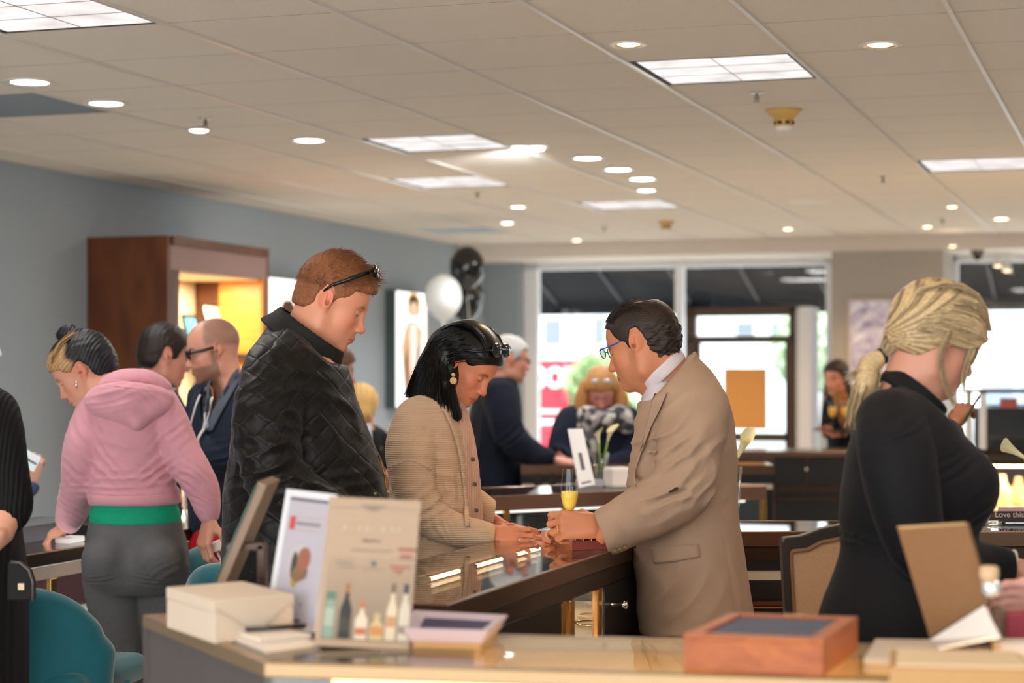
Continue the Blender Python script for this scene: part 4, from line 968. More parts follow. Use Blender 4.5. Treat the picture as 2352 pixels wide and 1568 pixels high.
# ---- left case
lb0, lb1, la0, la1, LH = 4.95, 7.5, -4.0, -3.443, .92; cl = R2W((la0+la1)/2, (lb0+lb1)/2); lw, ll = (la1-la0)/2, (lb1-lb0)/2
m_burg = mat('burgundy_lining', (70, 18, 28), rough=.6)
LC = display_case('display_case', cl, -TH, [(-lw, -ll), (lw, -ll), (lw, ll), (-lw, ll)], 'left display case with burgundy lining under the pink sleeve', h=LH, deck=.60, apron=.045, sides={3: m_burg}, posts=True, deck_m=mat('white_deck', (225, 220, 216), rough=.6), led=[((lw-.03, -ll+.1), (lw-.03, ll-.1))], ledm=emis('led_white', (1, .93, .88), 8), lamp=3, lampcol=(1, .9, .85))
MB().box((lw-.02, -ll, LH-.09), (lw-.002, ll, LH-.047)).build('glare_trim', mat('painted_glare', (226, 208, 196), rough=.2), LC)  # band coloured pale to paint in its white reflection
ly = lambda x: b_at(x, la1)-(lb0+lb1)/2
MB().box((lw-.016, ly(123)-.02, .6), (lw+.003, ly(123)+.02, LH-.09)).build('gold_post', m_brass, LC, bevel=.003)
Lm = Matrix.Translation(cl) @ Matrix.Rotation(-TH, 4, 'Z')
m_mauve = mat('mauve_tray', (150, 112, 112), rough=.7)
for i, (dx, dy, zt) in enumerate([(-.10, -.02, .60), (-.12, .30, .60), (-.10, -.36, .60), (-.32, .1, .60)]):
    r = empty('ring_tray', Lm @ Vector((lw+dx, ly(160)+dy, zt)), 'mauve tray of white rings inside the left display case', 'tray', 'ring trays in the left case', rz=-TH)
    MB().box((-.075, -.13, 0), (.075, .13, .03)).build('tray_body', m_mauve, r, bevel=.004)
    for k in range(8): MB().ball((-.04+.08*(k % 2)/1, -.09+.06*(k//2), .04), (.012, .010, .014), 6).build('ring_pillow', mat('white_velvet', (236, 228, 224), rough=.8), r, smooth=True)
for i, (dx, dy, w_, l_, h_, mt, lb, ct) in enumerate([(-.2, .42, .14, .10, .05, m_blackp, 'black flat case on the left counter behind the pink sleeve', 'case'), (-.12, .20, .03, .05, .02, mat('white_card', (230, 232, 236), rough=.5), 'small white price card on the left display case', 'card'), (-.34, .30, .10, .22, .06, mat('slate_box', (96, 100, 106), rough=.5), 'grey box lying on the left display case', 'box')]):
    r = MB().box((-w_, -l_, 0), (w_, l_, h_)).build(['flat_case', 'price_card', 'grey_box'][i], mt, None, bevel=.004); r.location = Lm @ Vector((lw+dx, ly(160)+dy, LH)); r.rotation_euler = (0, 0, -TH); tag(r, lb, ct)
# ---- right lit case with necklace busts
a = PX(2190, 1056, 10.9); RC = display_case('display_case', (a.x, 10.9, 0), -.05, [(0, 0), (1.2, 0), (1.2, .55), (0, .55)], 'warmly lit display case with cream necklace busts at the right', deck=.80-.06, apron=.03, frame_m=m_brz2, deck_m=m_deck, led=[((.05, .03), (1.15, .03)), ((.05, .5), (1.15, .5))], lamp=9, base_m=m_dw)
MB().box((.0, -.014, .70), (1.2, .0, .74)).build('lower_rail', m_brz, RC)
m_bust = mat('cream_bust', (232, 196, 150), rough=.6)
for i, (x, y, s_) in enumerate([(.10, .14, 1.0), (.20, .30, 1.1), (.30, .15, 1.1), (.42, .28, 1.0), (.46, .12, .9), (.62, .2, 1.1), (.80, .22, 1.0)]):
    r = empty('necklace_bust', Matrix.Translation((a.x, 10.9, 0)) @ Matrix.Rotation(-.05, 4, 'Z') @ Vector((x, y, .74)), 'cream necklace bust inside the warmly lit right case', 'bust', 'necklace busts in the right case')
    S = Sculpt(); S.M = Matrix.Diagonal((s_, s_, s_, 1)); S.ell((0, .01, .06), (.062, .035, .062), k=0); S.cone((0, 0, .10), (0, 0, .165), .030, .022, k=.03); S.half((0, 0, .0), (0, 0, -1)); S.half((0, 0, .175), (0, 0, 1)); S.M = None
    o = S.build('bust_form', .006, m_bust, None); o.parent = r
    MB().tube([(-.03*s_, -.012, .125*s_), (-.02*s_, -.034, .08*s_), (0, -.040, .05*s_), (.02*s_, -.034, .08*s_), (.03*s_, -.012, .125*s_)], .003, 6).build('chain', m_gem, r, smooth=True)
# ---- far glass cabinet at the right window
a = PX(2252, 903, 13.2); r = empty('glass_cabinet', (a.x, 13.2, 0), 'tall glass cabinet with white posts standing at the right window', 'cabinet'); H_ = a.z
for k, x in enumerate((0, .9)):
    for y in (0, .4): MB().box((x, y, 0), (x+.04, y+.04, H_)).build('post', m_frame, r)
MB().box((-.01, -.01, H_), (.95, .45, H_+.03)).build('cabinet_top', m_brz, r, bevel=.003); MB().box((.0, .0, .95), (.94, .44, .99)).build('shelf', m_brz2, r); MB().box((0, 0, 0), (.94, .44, .95)).build('base', m_dw, r)
MB().box((.05, .35, .99), (.89, .39, H_-.10)).build('back_panel', mat('charcoal', (58, 58, 60), rough=.5), r); MB().box((.04, .02, .99), (.9, .026, H_)).build('pane', m_pane, r)
q = PX(2308, 925, 13.4); o = MB().box((-.06, -.01, -.035), (.06, .01, .035)).build('pink_sign', mat('pink_card', (226, 110, 100), rough=.5), None, bevel=.004); o.location = (q.x, 13.3, q.z); tag(o, 'small coral card inside the far glass cabinet', 'card')
for i in range(2):
    MB().box((.1, .1, 1.06+i*.22), (.8, .3, 1.075+i*.22)).build('display_shelf', m_brz, r)
# ---- tall cherry wall cabinet
m_cherry = wood('cherry', (84, 44, 22), (116, 64, 34), rough=.35, scale=(2, 2, .6)); m_head = mat('mauve_fascia', (148, 116, 108), rough=.5); m_cream = mat('cream_lining', (238, 224, 190), rough=.6)
kb0, kb1 = b_at(385, -5.31), b_at(618, -5.31); KH = 2.29; kc = R2W((AL-5.31)/2, (kb0+kb1)/2); kw, kl = (AL+5.31)/-2, (kb1-kb0)/2
K = empty('wall_cabinet', kc, 'tall cherry wood wall cabinet with a warmly lit niche on the left wall', 'cabinet', rz=-TH)
MB().box((-kw, -kl, 0), (kw, -kl+.04, KH)).build('side_panel', m_cherry, K, bevel=.003); MB().box((-kw, kl-.04, 0), (kw, kl, KH)).build('side_panel', m_cherry, K, bevel=.003)
MB().box((-kw, -kl+.04, KH-.05), (kw+.02, kl-.04, KH)).build('top_panel', m_cherry, K); MB().box((-kw, -kl+.04, .0), (-kw+.02, kl-.04, KH-.05)).build('back_panel', m_cream, K)
MB().box((kw-.03, -kl+.04, KH-.19), (kw, kl-.04, KH-.05)).build('fascia', m_head, K); MB().box((-kw+.02, -kl+.04, KH-.20), (kw-.03, kl-.04, KH-.19)).build('niche_ceiling', m_cream, K)
MB().box((kw-.03, -kl+.04, .1), (kw, -kl+.14, KH-.19)).build('stile', m_cherry, K)
MB().box((kw-.30, kl-.10, .1), (kw-.005, kl-.045, KH-.19)).build('stile', wood('honey_wood', (196, 120, 40), (214, 140, 56), rough=.4), K)
for z in (1.62-.02, 1.20, .70): MB().box((-kw+.02, -kl+.04, z), (kw-.02, kl-.05, z+.03)).build('shelf', m_cherry, K)
for (y, e) in ((-.25, 5), (.25, 5)):
    for z in (KH-.205, 1.59, 1.19):
        l = bpy.data.lights.new('niche_lamp', 'AREA'); l.size = .25; l.energy = e*(1.9 if z > 2 else 1.3); l.color = (1, .85, .60); o = bpy.data.objects.new('niche_lamp', l); COL.objects.link(o); o.parent = K; o.location = (.05, y, z-.012)
Km = Matrix.Translation(kc) @ Matrix.Rotation(-TH, 4, 'Z')
def photo_frame(x, y, w_, h_, lab, mt, tilt=.22, z=1.63, px=None):
    yy = b_at(x, -5.6)-(kb0+kb1)/2; r = empty('picture_frame', Km @ Vector((.02, yy, z)), lab, 'picture frame', rz=-TH+math.pi/2)
    Mt = Matrix.Rotation(-tilt, 4, 'X')
    m = MB(); m.box((-w_, -.008, 0), (-w_+.014, .008, h_), M=Mt); m.box((w_-.014, -.008, 0), (w_, .008, h_), M=Mt); m.box((-w_, -.008, 0), (w_, .008, .014), M=Mt); m.box((-w_, -.008, h_-.014), (w_, .008, h_), M=Mt); m.build('frame_border', m_blackpl0, r)
    MB().box((-w_+.01, -.003, .01), (w_-.01, .004, h_-.01), M=Mt).build('picture', mt, r)
m_blackpl0 = mat('black_frame', (22, 20, 20), rough=.4)
photo_frame(434, 740, .09, .24, 'dark frame with a blue and orange picture on the lit cabinet shelf', mat('blue_picture', (70, 160, 186), rough=.4, noise=.5, nscale=18), z=1.63)
photo_frame(488, 720, .12, .32, 'dark frame with a pale certificate on the lit cabinet shelf', mat('pale_certificate', (244, 232, 204), rough=.5), z=1.63)
photo_frame(462, 900, .10, .22, 'small pale frame on the lower lit shelf behind the shaved head', mat('pale_picture', (236, 220, 176), rough=.5, noise=.2, nscale=30), z=1.23)
# wall uplight left of the cabinet
# ---- light-box portraits on the left wall
def lightbox(x0, x1, y0, label, fig, name='lightbox_poster'):
    b0, b1 = b_at(x0, AL+.02), b_at(x1, AL+.02); bm_ = (b0+b1)/2; Z = Z_of(AL, bm_); z1 = CH-(y0-HY)/F*Z; z0 = z1-.95
    r = empty(name, R2W(AL, bm_, z0), label, 'poster', rz=-TH+math.pi/2); w_ = (b1-b0)/2
    MB().box((-w_, -.09, 0), (w_, 0, z1-z0)).build('housing', mat('lightbox_grey', (70, 84, 84), rough=.5), r, bevel=.004)
    MB().box((-w_+.01, -.096, .01), (w_-.01, -.088, z1-z0-.01)).build('lit_face', emis('lit_face', (1.0, .97, .90), 1.35), r)
    for k, (pts, c, nm) in enumerate(fig):
        m = MB(); m.prism([(px_*w_*2-w_, pz*(z1-z0)) for px_, pz in pts], .0965+k*.0004, .0972+k*.0004, M=Matrix(((1,0,0,0),(0,0,-1,0),(0,1,0,0),(0,0,0,1)))); m.build(nm, emis('print_%d_%d_%d' % c, tuple(v for v in lin(c)), 1.0), r)
ell_ = lambda cx, cz, rx, rz_: [(cx+rx*math.cos(t), cz+rz_*math.sin(t)) for t in np.linspace(0, 6.283, 21)[:-1]]
lightbox(890, 961, 669, 'backlit portrait of a dark-haired model in a beige wrap, right of the lit cabinet', [
    ([(.30,.08),(.22,.30),(.16,.52),(.26,.66),(.38,.74),(.66,.74),(.84,.66),(.80,.5),(.72,.34),(.74,.1)], (212, 172, 130), 'printed_wrap'), ([(.36,.80),(.36,.93),(.46,.985),(.64,.985),(.76,.93),(.76,.80)], (196, 150, 70), 'printed_backdrop'), (ell_(.55,.85,.15,.075), (226, 190, 162), 'printed_face'),
    ([(.42,.86),(.42,.94),(.55,.965),(.68,.93),(.68,.86),(.62,.91),(.5,.91)], (48, 36, 30), 'printed_hair'), ([(.3,.08),(.26,.4),(.36,.56),(.44,.36),(.5,.08)], (60, 46, 44), 'printed_dress'), ([(.50,.12),(.40,.55),(.44,.72),(.66,.72),(.66,.5),(.60,.12)], (240, 226, 212), 'printed_sleeve'), ([(.36,.12),(.34,.52),(.42,.60),(.44,.3),(.44,.12)], (208, 150, 110), 'printed_arm'), ([(.62,.14),(.68,.5),(.76,.56),(.74,.3),(.70,.14)], (90, 66, 60), 'printed_shadow')])
lightbox(560, 684, 637, 'backlit portrait half hidden by the right side of the lit cabinet', [
    (ell_(.62,.62,.14,.14), (224, 184, 160), 'printed_face'), ([(.46,.62),(.44,.74),(.54,.83),(.68,.84),(.8,.76),(.84,.6),(.76,.5),(.77,.64),(.68,.72),(.54,.72)], (84, 62, 46), 'printed_hair'), ([(.3,.02),(.36,.34),(.5,.46),(.74,.46),(.9,.3),(.94,.02)], (214, 206, 214), 'printed_top')])
# poster on the pillar
a0, a1 = a_at(1953, BS-.02), a_at(2090, BS-.02); Zp = Z_of(a0, BS); z1, z0 = CH-(692-HY)/F*Zp, CH-(880-HY)/F*Zp
r = empty('pillar_poster', R2W((a0+a1)/2, BS-.005, z0), 'lilac and white poster on the grey pillar behind the blonde head', 'poster', rz=-TH)
def lil(nt, b, mp):
    N = nt.nodes; L = nt.links; nz = N.new('ShaderNodeTexNoise'); nz.inputs['Scale'].default_value = 5; nz.inputs['Detail'].default_value = 4; nz.inputs['Distortion'].default_value = 1.5; L.new(mp.outputs[0], nz.inputs[0]); cr = N.new('ShaderNodeValToRGB'); e = cr.color_ramp.elements
    e[0].position = .35; e[0].color = (*lin((150, 140, 182)), 1); e[1].position = .6; e[1].color = (*lin((244, 240, 252)), 1); L.new(nz.outputs[0], cr.inputs[0]); L.new(cr.outputs[0], b.inputs['Base Color'])
w_ = (a1-a0)/2; MB().box((-w_, -.02, 0), (w_, 0, z1-z0)).build('board', mat('lilac_print', (190, 184, 220), rough=.4, extra=lil), r)
m = MB(); frame_ring(m, [(-w_-.02, -.02), (w_+.02, -.02), (w_+.02, z1-z0+.02), (-w_-.02, z1-z0+.02)], .02, 0, .025); m.build('border', mat('beige_border', (206, 190, 176), rough=.5), r, M=Matrix(((1,0,0,0),(0,0,-1,0),(0,1,0,0),(0,0,0,1))))
# ---- balloons
def balloon(x, y, Z, r_, mt, label, squash=1.18, tail=None):
    c = PX(x, y, Z); r = empty('balloon', c, label, 'balloon'); S = Sculpt(); S.ell((0, 0, 0), (r_, r_, r_*squash), k=0); S.cone((0, 0, -r_*.5), (0, 0, -r_*1.35), r_*.66, .012, k=r_*.5)
    o = S.build('skin', .012, mt, None); o.parent = r; MB().lathe([(.008, 0), (.016, -.02), (.004, 0)], 12, M=Matrix.Translation((0, 0, -r_*1.38))).build('knot', mt, r)
    MB().tube([(0, 0, -r_*1.4), (.02, .01, -r_*1.4-.3), (tail[0], 0, -r_*1.4-.8)] if tail else [(0, 0, -r_*1.4), (0, 0, -1)], .002, 4).build('string', m_frame, r)
m_bb = mat('black_balloon', (10, 10, 12), rough=.08, coat=.5); m_wb = mat('white_balloon', (220, 222, 220), rough=.25, sss=.2)
balloon(1073, 612, 14.0, .128, m_bb, 'upper shiny black balloon at the left end of the windows', tail=(-.05,)); balloon(1069, 692, 14.2, .118, m_bb, 'lower shiny black balloon under the other black one', tail=(-.03,)); balloon(1018, 680, 13.7, .132, m_wb, 'white balloon left of the two black balloons', tail=(.03,))
balloon(1083, 672, 14.35, .09, m_bb, 'small black balloon tucked between the two larger black ones', tail=(-.08,))
# ---- chairs
m_teal = mat('teal_velvet', (14, 96, 108), rough=.75, sheen=.6, noise=.06, nscale=6); m_tealp = mat('teal_piping', (10, 130, 148), rough=.6); m_dleg = mat('dark_leg', (30, 22, 20), rough=.4)
def teal_chair(loc, rz, label):
    r = empty('teal_chair', loc, label, 'chair', rz=rz); S = Sculpt()
    for i in range(13):
        t = -1.15+2.3*i/12; x, y = .235*math.sin(t), -.20*math.cos(t)+.02; hgt = .925-.15*abs(t/1.15)**3; S.cone((x, y, .62), (x*1.04, y*1.06, hgt-.05), .035, .038, k=.05)
    o = S.build('backrest', .009, m_teal, None); o.parent = r; o.data.update()
    S = Sculpt(); S.boxop((0, .03, .645), (.225, .235, .042), .04, k=0); o = S.build('seat', .009, m_teal, None); o.parent = r
    MB().tube([(math.cos(q)*.232, .03+math.sin(q)*.238, .618) for q in np.linspace(0, 6.283, 33)], .006, 6, caps=False).build('piping', m_tealp, r)
    for sx in (-1, 1):
        for sy in (-1, 1): MB().tube([(sx*.15, .03+sy*.15, .61), (sx*.19, .03+sy*.19, 0)], [.02, .012], 8).build('leg', m_dleg, r)
    MB().tube([(-.175, .205, .22), (.175, .205, .22)], .008, 6).build('footrest', m_brass, r); return r
c1 = teal_chair((PX(92, 0, 5.5).x, 5.5, 0), -.25, 'teal velvet counter chair nearest the left edge, back towards the camera')
c2 = copy_tree(c1); c2.location = (PX(612, 0, 6.1).x, 6.12, 0); c2.rotation_euler = (0, 0, -.5); c2['label'] = 'teal velvet chair mostly hidden behind the black quilted jacket and the tumbler'
c3 = copy_tree(c1); c3.location = (-1.235, 6.66, 0); c3.rotation_euler = (0, 0, 1.5); c3['label'] = 'bright teal seat showing between the near teal chair and the grey leggings'
for c in c3.children:
    if c.name.startswith('backrest'): c.location = (0, 0, 0)
for o in (c1, c2, c3): o['group'] = 'teal velvet counter chairs'
m_linen = mat('beige_linen', (176, 134, 98), rough=.85, noise=.1, nscale=200, bump=.3, bscale=500); m_wenge = mat('wenge_frame', (48, 38, 33), rough=.35)
bc = empty('beige_chair', (PX(2012, 0, 5.0).x, 5.0, 0), 'beige linen high chair with dark wood frame behind the blonde woman', 'chair', rz=.05)
u5 = 5.0/F; zt = lambda y: CH-(y-HY)*u5; xt = lambda x: (x-2012)*u5
outl = [(xt(1812), .62), (xt(1790), zt(1240)), (xt(1796), zt(1232)), (xt(1835), zt(1228)), (xt(1880), zt(1212)), (xt(1950), zt(1198)), (xt(2012), zt(1194))]; outl = outl+[(-x, z) for x, z in outl[-2::-1]]
XZ = Matrix(((1,0,0,0),(0,0,1,0),(0,1,0,0),(0,0,0,1)))
inn = [(x*.915 if abs(x) > .15 else x, z-.030 if z > .8 else z+.03) for x, z in outl]
m = MB(); n_ = len(outl); vs = [(x, y, z) for y in (-.02, .02) for x, z in outl]+[(x, y, z) for y in (-.02, .02) for x, z in inn]; fs = []
for i in range(n_-1): fs += [(i, i+1, 2*n_+i+1, 2*n_+i), (n_+i+1, n_+i, 3*n_+i, 3*n_+i+1), (i+1, i, n_+i, n_+i+1), (2*n_+i, 2*n_+i+1, 3*n_+i+1, 3*n_+i)]
m.add(vs, fs); m.build('back_frame', m_wenge, bc, bevel=.004)
MB().prism(inn, -.014, .03, M=XZ).build('backrest', m_linen, bc); MB().tube([(x*.985, -.018, z-.006) for x, z in inn], .0045, 6).build('piping', mat('tan_piping', (120, 82, 52), rough=.6), bc)
S = Sculpt(); S.boxop((0, .24, .64), (.23, .24, .045), .04, k=0); o = S.build('seat', .012, m_linen, None); o.parent = bc
for sx in (-1, 1):
    for y in (.0, .44): MB().tube([(sx*.2, y, .62), (sx*.21, y, 0)], [.022, .016], 8).build('leg', m_wenge, bc)
# ---- things on the foreground counter
def quad_prism(name, pts, z0, z1, m, parent=None, **k): return MB().prism([(q.x, q.y) for q in pts], z0, z1).build(name, m, parent, **k)
m_wbox = mat('white_card_box', (192, 176, 158), rough=.6); fr, lf, rt = on(492, 1478), on(383, 1440), on(674, 1459); bk = lf+rt-fr
r = empty('gift_box', ((fr+bk)/2).to_3d(), 'white gift box with a pointed flap at the left end of the foreground counter', 'box'); cc_ = (fr+bk)/2; sh = [Vector((q.x-cc_.x, q.y-cc_.y)) for q in (fr, rt, bk, lf)]
MB().prism([(q.x, q.y) for q in sh], 0, .055).build('box_base', m_wbox, r, bevel=.0015); MB().prism([(q.x*1.01, q.y*1.01) for q in sh], .055, .076).build('lid', m_wbox, r, bevel=.0015)
e0, e1 = sh[0], sh[1]; nn = Vector(((e1-e0).y, -(e1-e0).x)).normalized()*.0018
tri = [e0*1.01+nn+(e1-e0)*.02, e0*1.01+nn+(e1-e0)*.52, e0*1.01+nn+(e1-e0)*.98]
MB().add([(tri[0].x, tri[0].y, .066), (tri[2].x, tri[2].y, .066), (tri[1].x, tri[1].y, .014), (tri[0].x-nn.x, tri[0].y-nn.y, .066), (tri[2].x-nn.x, tri[2].y-nn.y, .066), (tri[1].x-nn.x, tri[1].y-nn.y, .014)], [(0, 2, 1), (3, 4, 5), (0, 1, 4, 3), (1, 2, 5, 4), (2, 0, 3, 5)]).build('flap', m_wbox, r)
for i, (pts, h0, h1, lab) in enumerate([([(612,1500),(725,1484),(640,1460),(530,1468)], 0, .008, 'lower white note pad beside the gift box'), ([(600,1488),(715,1476),(650,1462),(545,1470)], .009, .016, 'upper white note pad with the black pen on it')]):
    q = [on(*p_) for p_ in pts]; o = quad_prism('note_pad', q, CT+h0, CT+h1, mat('paper_white', (206, 194, 182), rough=.7)); tag(o, lab, 'note pad', 'white note pads on the foreground counter')
r = empty('pen', on(640, 1470)+Vector((0, 0, .022)), 'black pen lying on the white note pads', 'pen', rz=.35); MB().tube([(-.06, 0, 0), (.05, 0, .002)], .0045, 8).build('barrel', m_blackp, r, smooth=True); MB().tube([(.05, 0, .002), (.062, 0, .002)], [.003, .0008], 8).build('tip', m_chrome, r); MB().box((-.055, -.001, .004), (-.02, .001, .006)).build('clip', m_chrome, r)
def sheet(name, c4, th, m, parent):
    "thin slab through four world corners (TL, TR, BR, BL), thickness away from the camera"
    n = (c4[1]-c4[0]).cross(c4[3]-c4[0]).normalized(); n = n if n.y > 0 else -n; vs = list(c4)+[q+n*th for q in c4]
    return MB().add(vs, [(0, 3, 2, 1), (4, 5, 6, 7), (0, 1, 5, 4), (1, 2, 6, 5), (2, 3, 7, 6), (3, 0, 4, 7)]).build(name, m, parent, world=parent is not None)
def onsheet(c4, u, v, off): 
    TL, TR, BR, BL = c4; n = (TR-TL).cross(BL-TL).normalized(); n = n if n.y > 0 else -n; return (TL*(1-u)+TR*u)*(1-v)+(BL*(1-u)+BR*u)*v-n*off
def printed(name, c4, poly, off, m, parent):
    f_ = [onsheet(c4, u, v, off) for u, v in poly]; b_ = [onsheet(c4, u, v, off-.0004) for u, v in poly]; n = len(poly)
    return MB().add(f_+b_, [tuple(range(n)), tuple(range(2*n-1, n-1, -1))]+[(i, (i+1) % n, n+(i+1) % n, n+i) for i in range(n)]).build(name, m, parent, world=True)
rect = lambda u0, v0, u1, v1: [(u0, v0), (u1, v0), (u1, v1), (u0, v1)]
m_acr = mat('acrylic_edge', (206, 206, 212), rough=.15); m_cardw = mat('card_white', (166, 162, 172), rough=.6)
# left sign
c4 = [PX(658, 1122, 3.76), PX(770, 1135, 3.60), PX(722, 1452, 3.56), PX(606, 1440, 3.72)]
r = empty('sign_holder', (c4[2]+c4[3])/2, 'leaning acrylic sign holder with a white card and a small food picture', 'sign')
sheet('acrylic_frame', c4, .006, m_acr, r); inner = rect(.12, .05, .98, .97); printed('card', c4, inner, .001, m_cardw, r)
c5 = [onsheet(c4, u, v, .0015) for u, v in inner]; m_pr = lambda c: mat('print_%d_%d_%d_ink' % c, tuple(v*.80 for v in c), rough=.6)
printed('top_line', c4, rect(.14, .055, .97, .075), .0018, m_pr((120, 116, 124)), r); printed('red_mark', c4, rect(.2, .19, .31, .285), .0018, m_pr((220, 90, 84)), r)
for v in (.192, .283): printed('pink_rule', c4, rect(.31, v, .86, v+.004), .0018, m_pr((232, 180, 176)), r)
for k in range(9): printed('heading_letter', c4, rect(.34+k*.055, .225, .34+k*.055+.036, .25), .0018, m_pr((150, 140, 142)), r)
printed('plate', c4, ell_(.52, .53, .24, .14), .0016, m_pr((214, 210, 212)), r)
for (cx, cy, rx, ry, c) in [(.60, .49, .13, .085, (176, 110, 92)), (.42, .54, .06, .10, (70, 78, 62)), (.52, .60, .12, .06, (150, 116, 84)), (.46, .645, .06, .05, (196, 170, 60)), (.62, .58, .09, .06, (140, 108, 110)), (.55, .46, .06, .04, (190, 140, 110))]: printed('food_print', c4, ell_(cx, cy, rx, ry), .0020+.0001*rx*10, m_pr(c), r)
printed('footer_text', c4, rect(.2, .92, .7, .94), .0018, m_pr((110, 104, 112)), r)
# right sign with six bottles
c4 = [PX(757, 1140, 3.44), PX(967, 1150, 3.44), PX(938, 1492, 3.40), PX(721, 1482, 3.40)]
r = empty('menu_sign', (c4[2]+c4[3])/2, 'cream drinks menu sign with a row of printed bottles', 'sign')
m_crm = mat('cream_card', (152, 130, 108), rough=.55)
sheet('menu_board', c4, .006, m_crm, r)
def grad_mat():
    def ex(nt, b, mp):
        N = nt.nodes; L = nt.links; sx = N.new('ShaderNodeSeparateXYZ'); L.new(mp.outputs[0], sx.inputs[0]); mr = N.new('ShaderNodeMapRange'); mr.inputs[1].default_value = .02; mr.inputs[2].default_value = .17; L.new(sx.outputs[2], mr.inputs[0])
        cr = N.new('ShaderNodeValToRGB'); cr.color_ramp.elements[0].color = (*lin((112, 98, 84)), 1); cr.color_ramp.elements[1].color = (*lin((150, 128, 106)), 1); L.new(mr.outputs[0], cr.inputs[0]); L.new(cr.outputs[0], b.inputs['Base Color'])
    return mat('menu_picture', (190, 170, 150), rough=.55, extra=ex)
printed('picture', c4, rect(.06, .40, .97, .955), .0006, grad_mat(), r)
ink = (150, 134, 118); dk = (120, 104, 92); red = (170, 80, 76)
for (u0, v0, u1, v1, c) in [(.36, .045, .62, .06, ink), (.40, .062, .58, .072, ink), (.44, .074, .54, .084, ink), (.03, .068, .34, .070, ink), (.64, .068, .97, .070, ink)]: printed('crest', c4, rect(u0, v0, u1, v1), .0008, m_pr(c), r)
for k, (u, wd) in enumerate([(.18, .05), (.27, .02), (.33, .05), (.42, .05), (.50, .02), (.60, .05), (.69, .05), (.77, .04)]): printed('title_letter', c4, rect(u, .185, u+wd, .225), .0008, m_pr((200, 178, 152)), r)
printed('script_word', c4, [(.40, .285), (.43, .27), (.47, .282), (.52, .274), (.58, .283), (.60, .28), (.60, .293), (.53, .288), (.47, .295), (.42, .292)], .0008, m_pr(dk), r)
for k in range(13): printed('body_letter', c4, rect(.30+k*.034, .345, .30+k*.034+.022, .357), .0008, m_pr(ink), r)
for (u0, v0, u1, v1, c) in [(.80, .325, 1.0, .343, red), (.83, .37, .95, .385, red), (.81, .39, .98, .398, (150, 120, 110)), (.14, .43, .32, .445, ink), (.16, .46, .36, .474, ink), (.52, .42, .58, .455, (110, 104, 112)), (.44, .468, .66, .478, ink), (.72, .445, .95, .458, red), (.76, .47, .88, .482, red), (.80, .49, .86, .50, red)]: printed('brand_line', c4, rect(u0, v0, u1, v1), .0009, m_pr(c), r)
def bottle(cx, w_, h_, neckw, c, cap, lab=None, labc=None):
    b0 = .945; pts = [(cx-w_, b0), (cx+w_, b0), (cx+w_, b0-h_*.55), (cx+neckw, b0-h_*.75), (cx+neckw, b0-h_), (cx-neckw, b0-h_), (cx-neckw, b0-h_*.75), (cx-w_, b0-h_*.55)]
    o = printed('printed_bottle', c4, pts, .0012, m_pr(c), r); q = printed('bottle_cap', c4, rect(cx-neckw*1.1, b0-h_-.01, cx+neckw*1.1, b0-h_*.85), .0014, m_pr(cap), r)
    if lab: printed('bottle_label', c4, rect(cx-w_*.9, b0-lab[1], cx+w_*.9, b0-lab[0]), .0015, m_pr(labc), r)
bottle(.13, .055, .30, .045, (142, 168, 150), (96, 128, 110), (.08, .2), (176, 190, 172)); bottle(.30, .062, .36, .022, (38, 36, 32), (170, 112, 70), (.05, .14), (60, 56, 44)); bottle(.475, .065, .24, .022, (232, 214, 192), (196, 122, 70), (.03, .075), (196, 110, 60))
bottle(.64, .075, .17, .03, (214, 190, 140), (200, 176, 130), (.03, .09), (206, 140, 80)); bottle(.79, .055, .37, .022, (226, 210, 180), (120, 104, 88), (.09, .16), (204, 150, 104)); bottle(.925, .055, .37, .024, (220, 208, 190), (60, 60, 72), (.05, .10), (150, 136, 124))
# small dark bottle between the signs
r = empty('small_bottle', on(712, 1448), 'small dark bottle with a white label between the two signs', 'bottle')
MB().lathe([(.001, 0), (.020, 0), (.021, .004), (.021, .05), (.014, .062), (.006, .07), (.006, .1), (.001, .1)], 24).build('bottle_body', mat('dark_bottle', (30, 24, 30), rough=.1), r, smooth=True); MB().lathe([(.0215, .018), (.0215, .046)], 24).build('label', m_cardw, r, smooth=True)
# lavender tray
q = [on(925, 1478, CT+.01), on(1120, 1484, CT+.01), on(1168, 1444, CT+.01), on(950, 1432, CT+.01)]; cq = sum(q, Vector())/4
r = empty('display_tray', Vector((cq.x, cq.y, CT)), 'lavender-grey display tray with a navy inset beside the drinks menu', 'tray'); loc = [(p_.x-cq.x, p_.y-cq.y) for p_ in q]
m = MB(); lo_ = [(x*.86, y*.86) for x, y in loc]; m.add([(x, y, .012) for x, y in lo_]+[(x, y, .036) for x, y in loc]+[(x*.86, y*.86, .036) for x, y in loc]+[(x*.80, y*.80, .026) for x, y in lo_], [(3, 2, 1, 0)]+[(i, (i+1) % 4, 4+(i+1) % 4, 4+i) for i in range(4)]+[(4+i, 4+(i+1) % 4, 8+(i+1) % 4, 8+i) for i in range(4)]+[(8+i, 8+(i+1) % 4, 12+(i+1) % 4, 12+i) for i in range(4)]+[(12, 13, 14, 15)])
m.build('tray_body', mat('lavender_leather', (176, 160, 172), rough=.45), r, bevel=.002); MB().prism([(x*.74, y*.74) for x, y in loc], .027, .0275).build('inset', mat('navy_velvet', (52, 46, 78), rough=.8), r); MB().prism([(x*.80, y*.80) for x, y in loc], 0, .012).build('gold_base', mat('gold_card', (170, 128, 72), rough=.4), r)
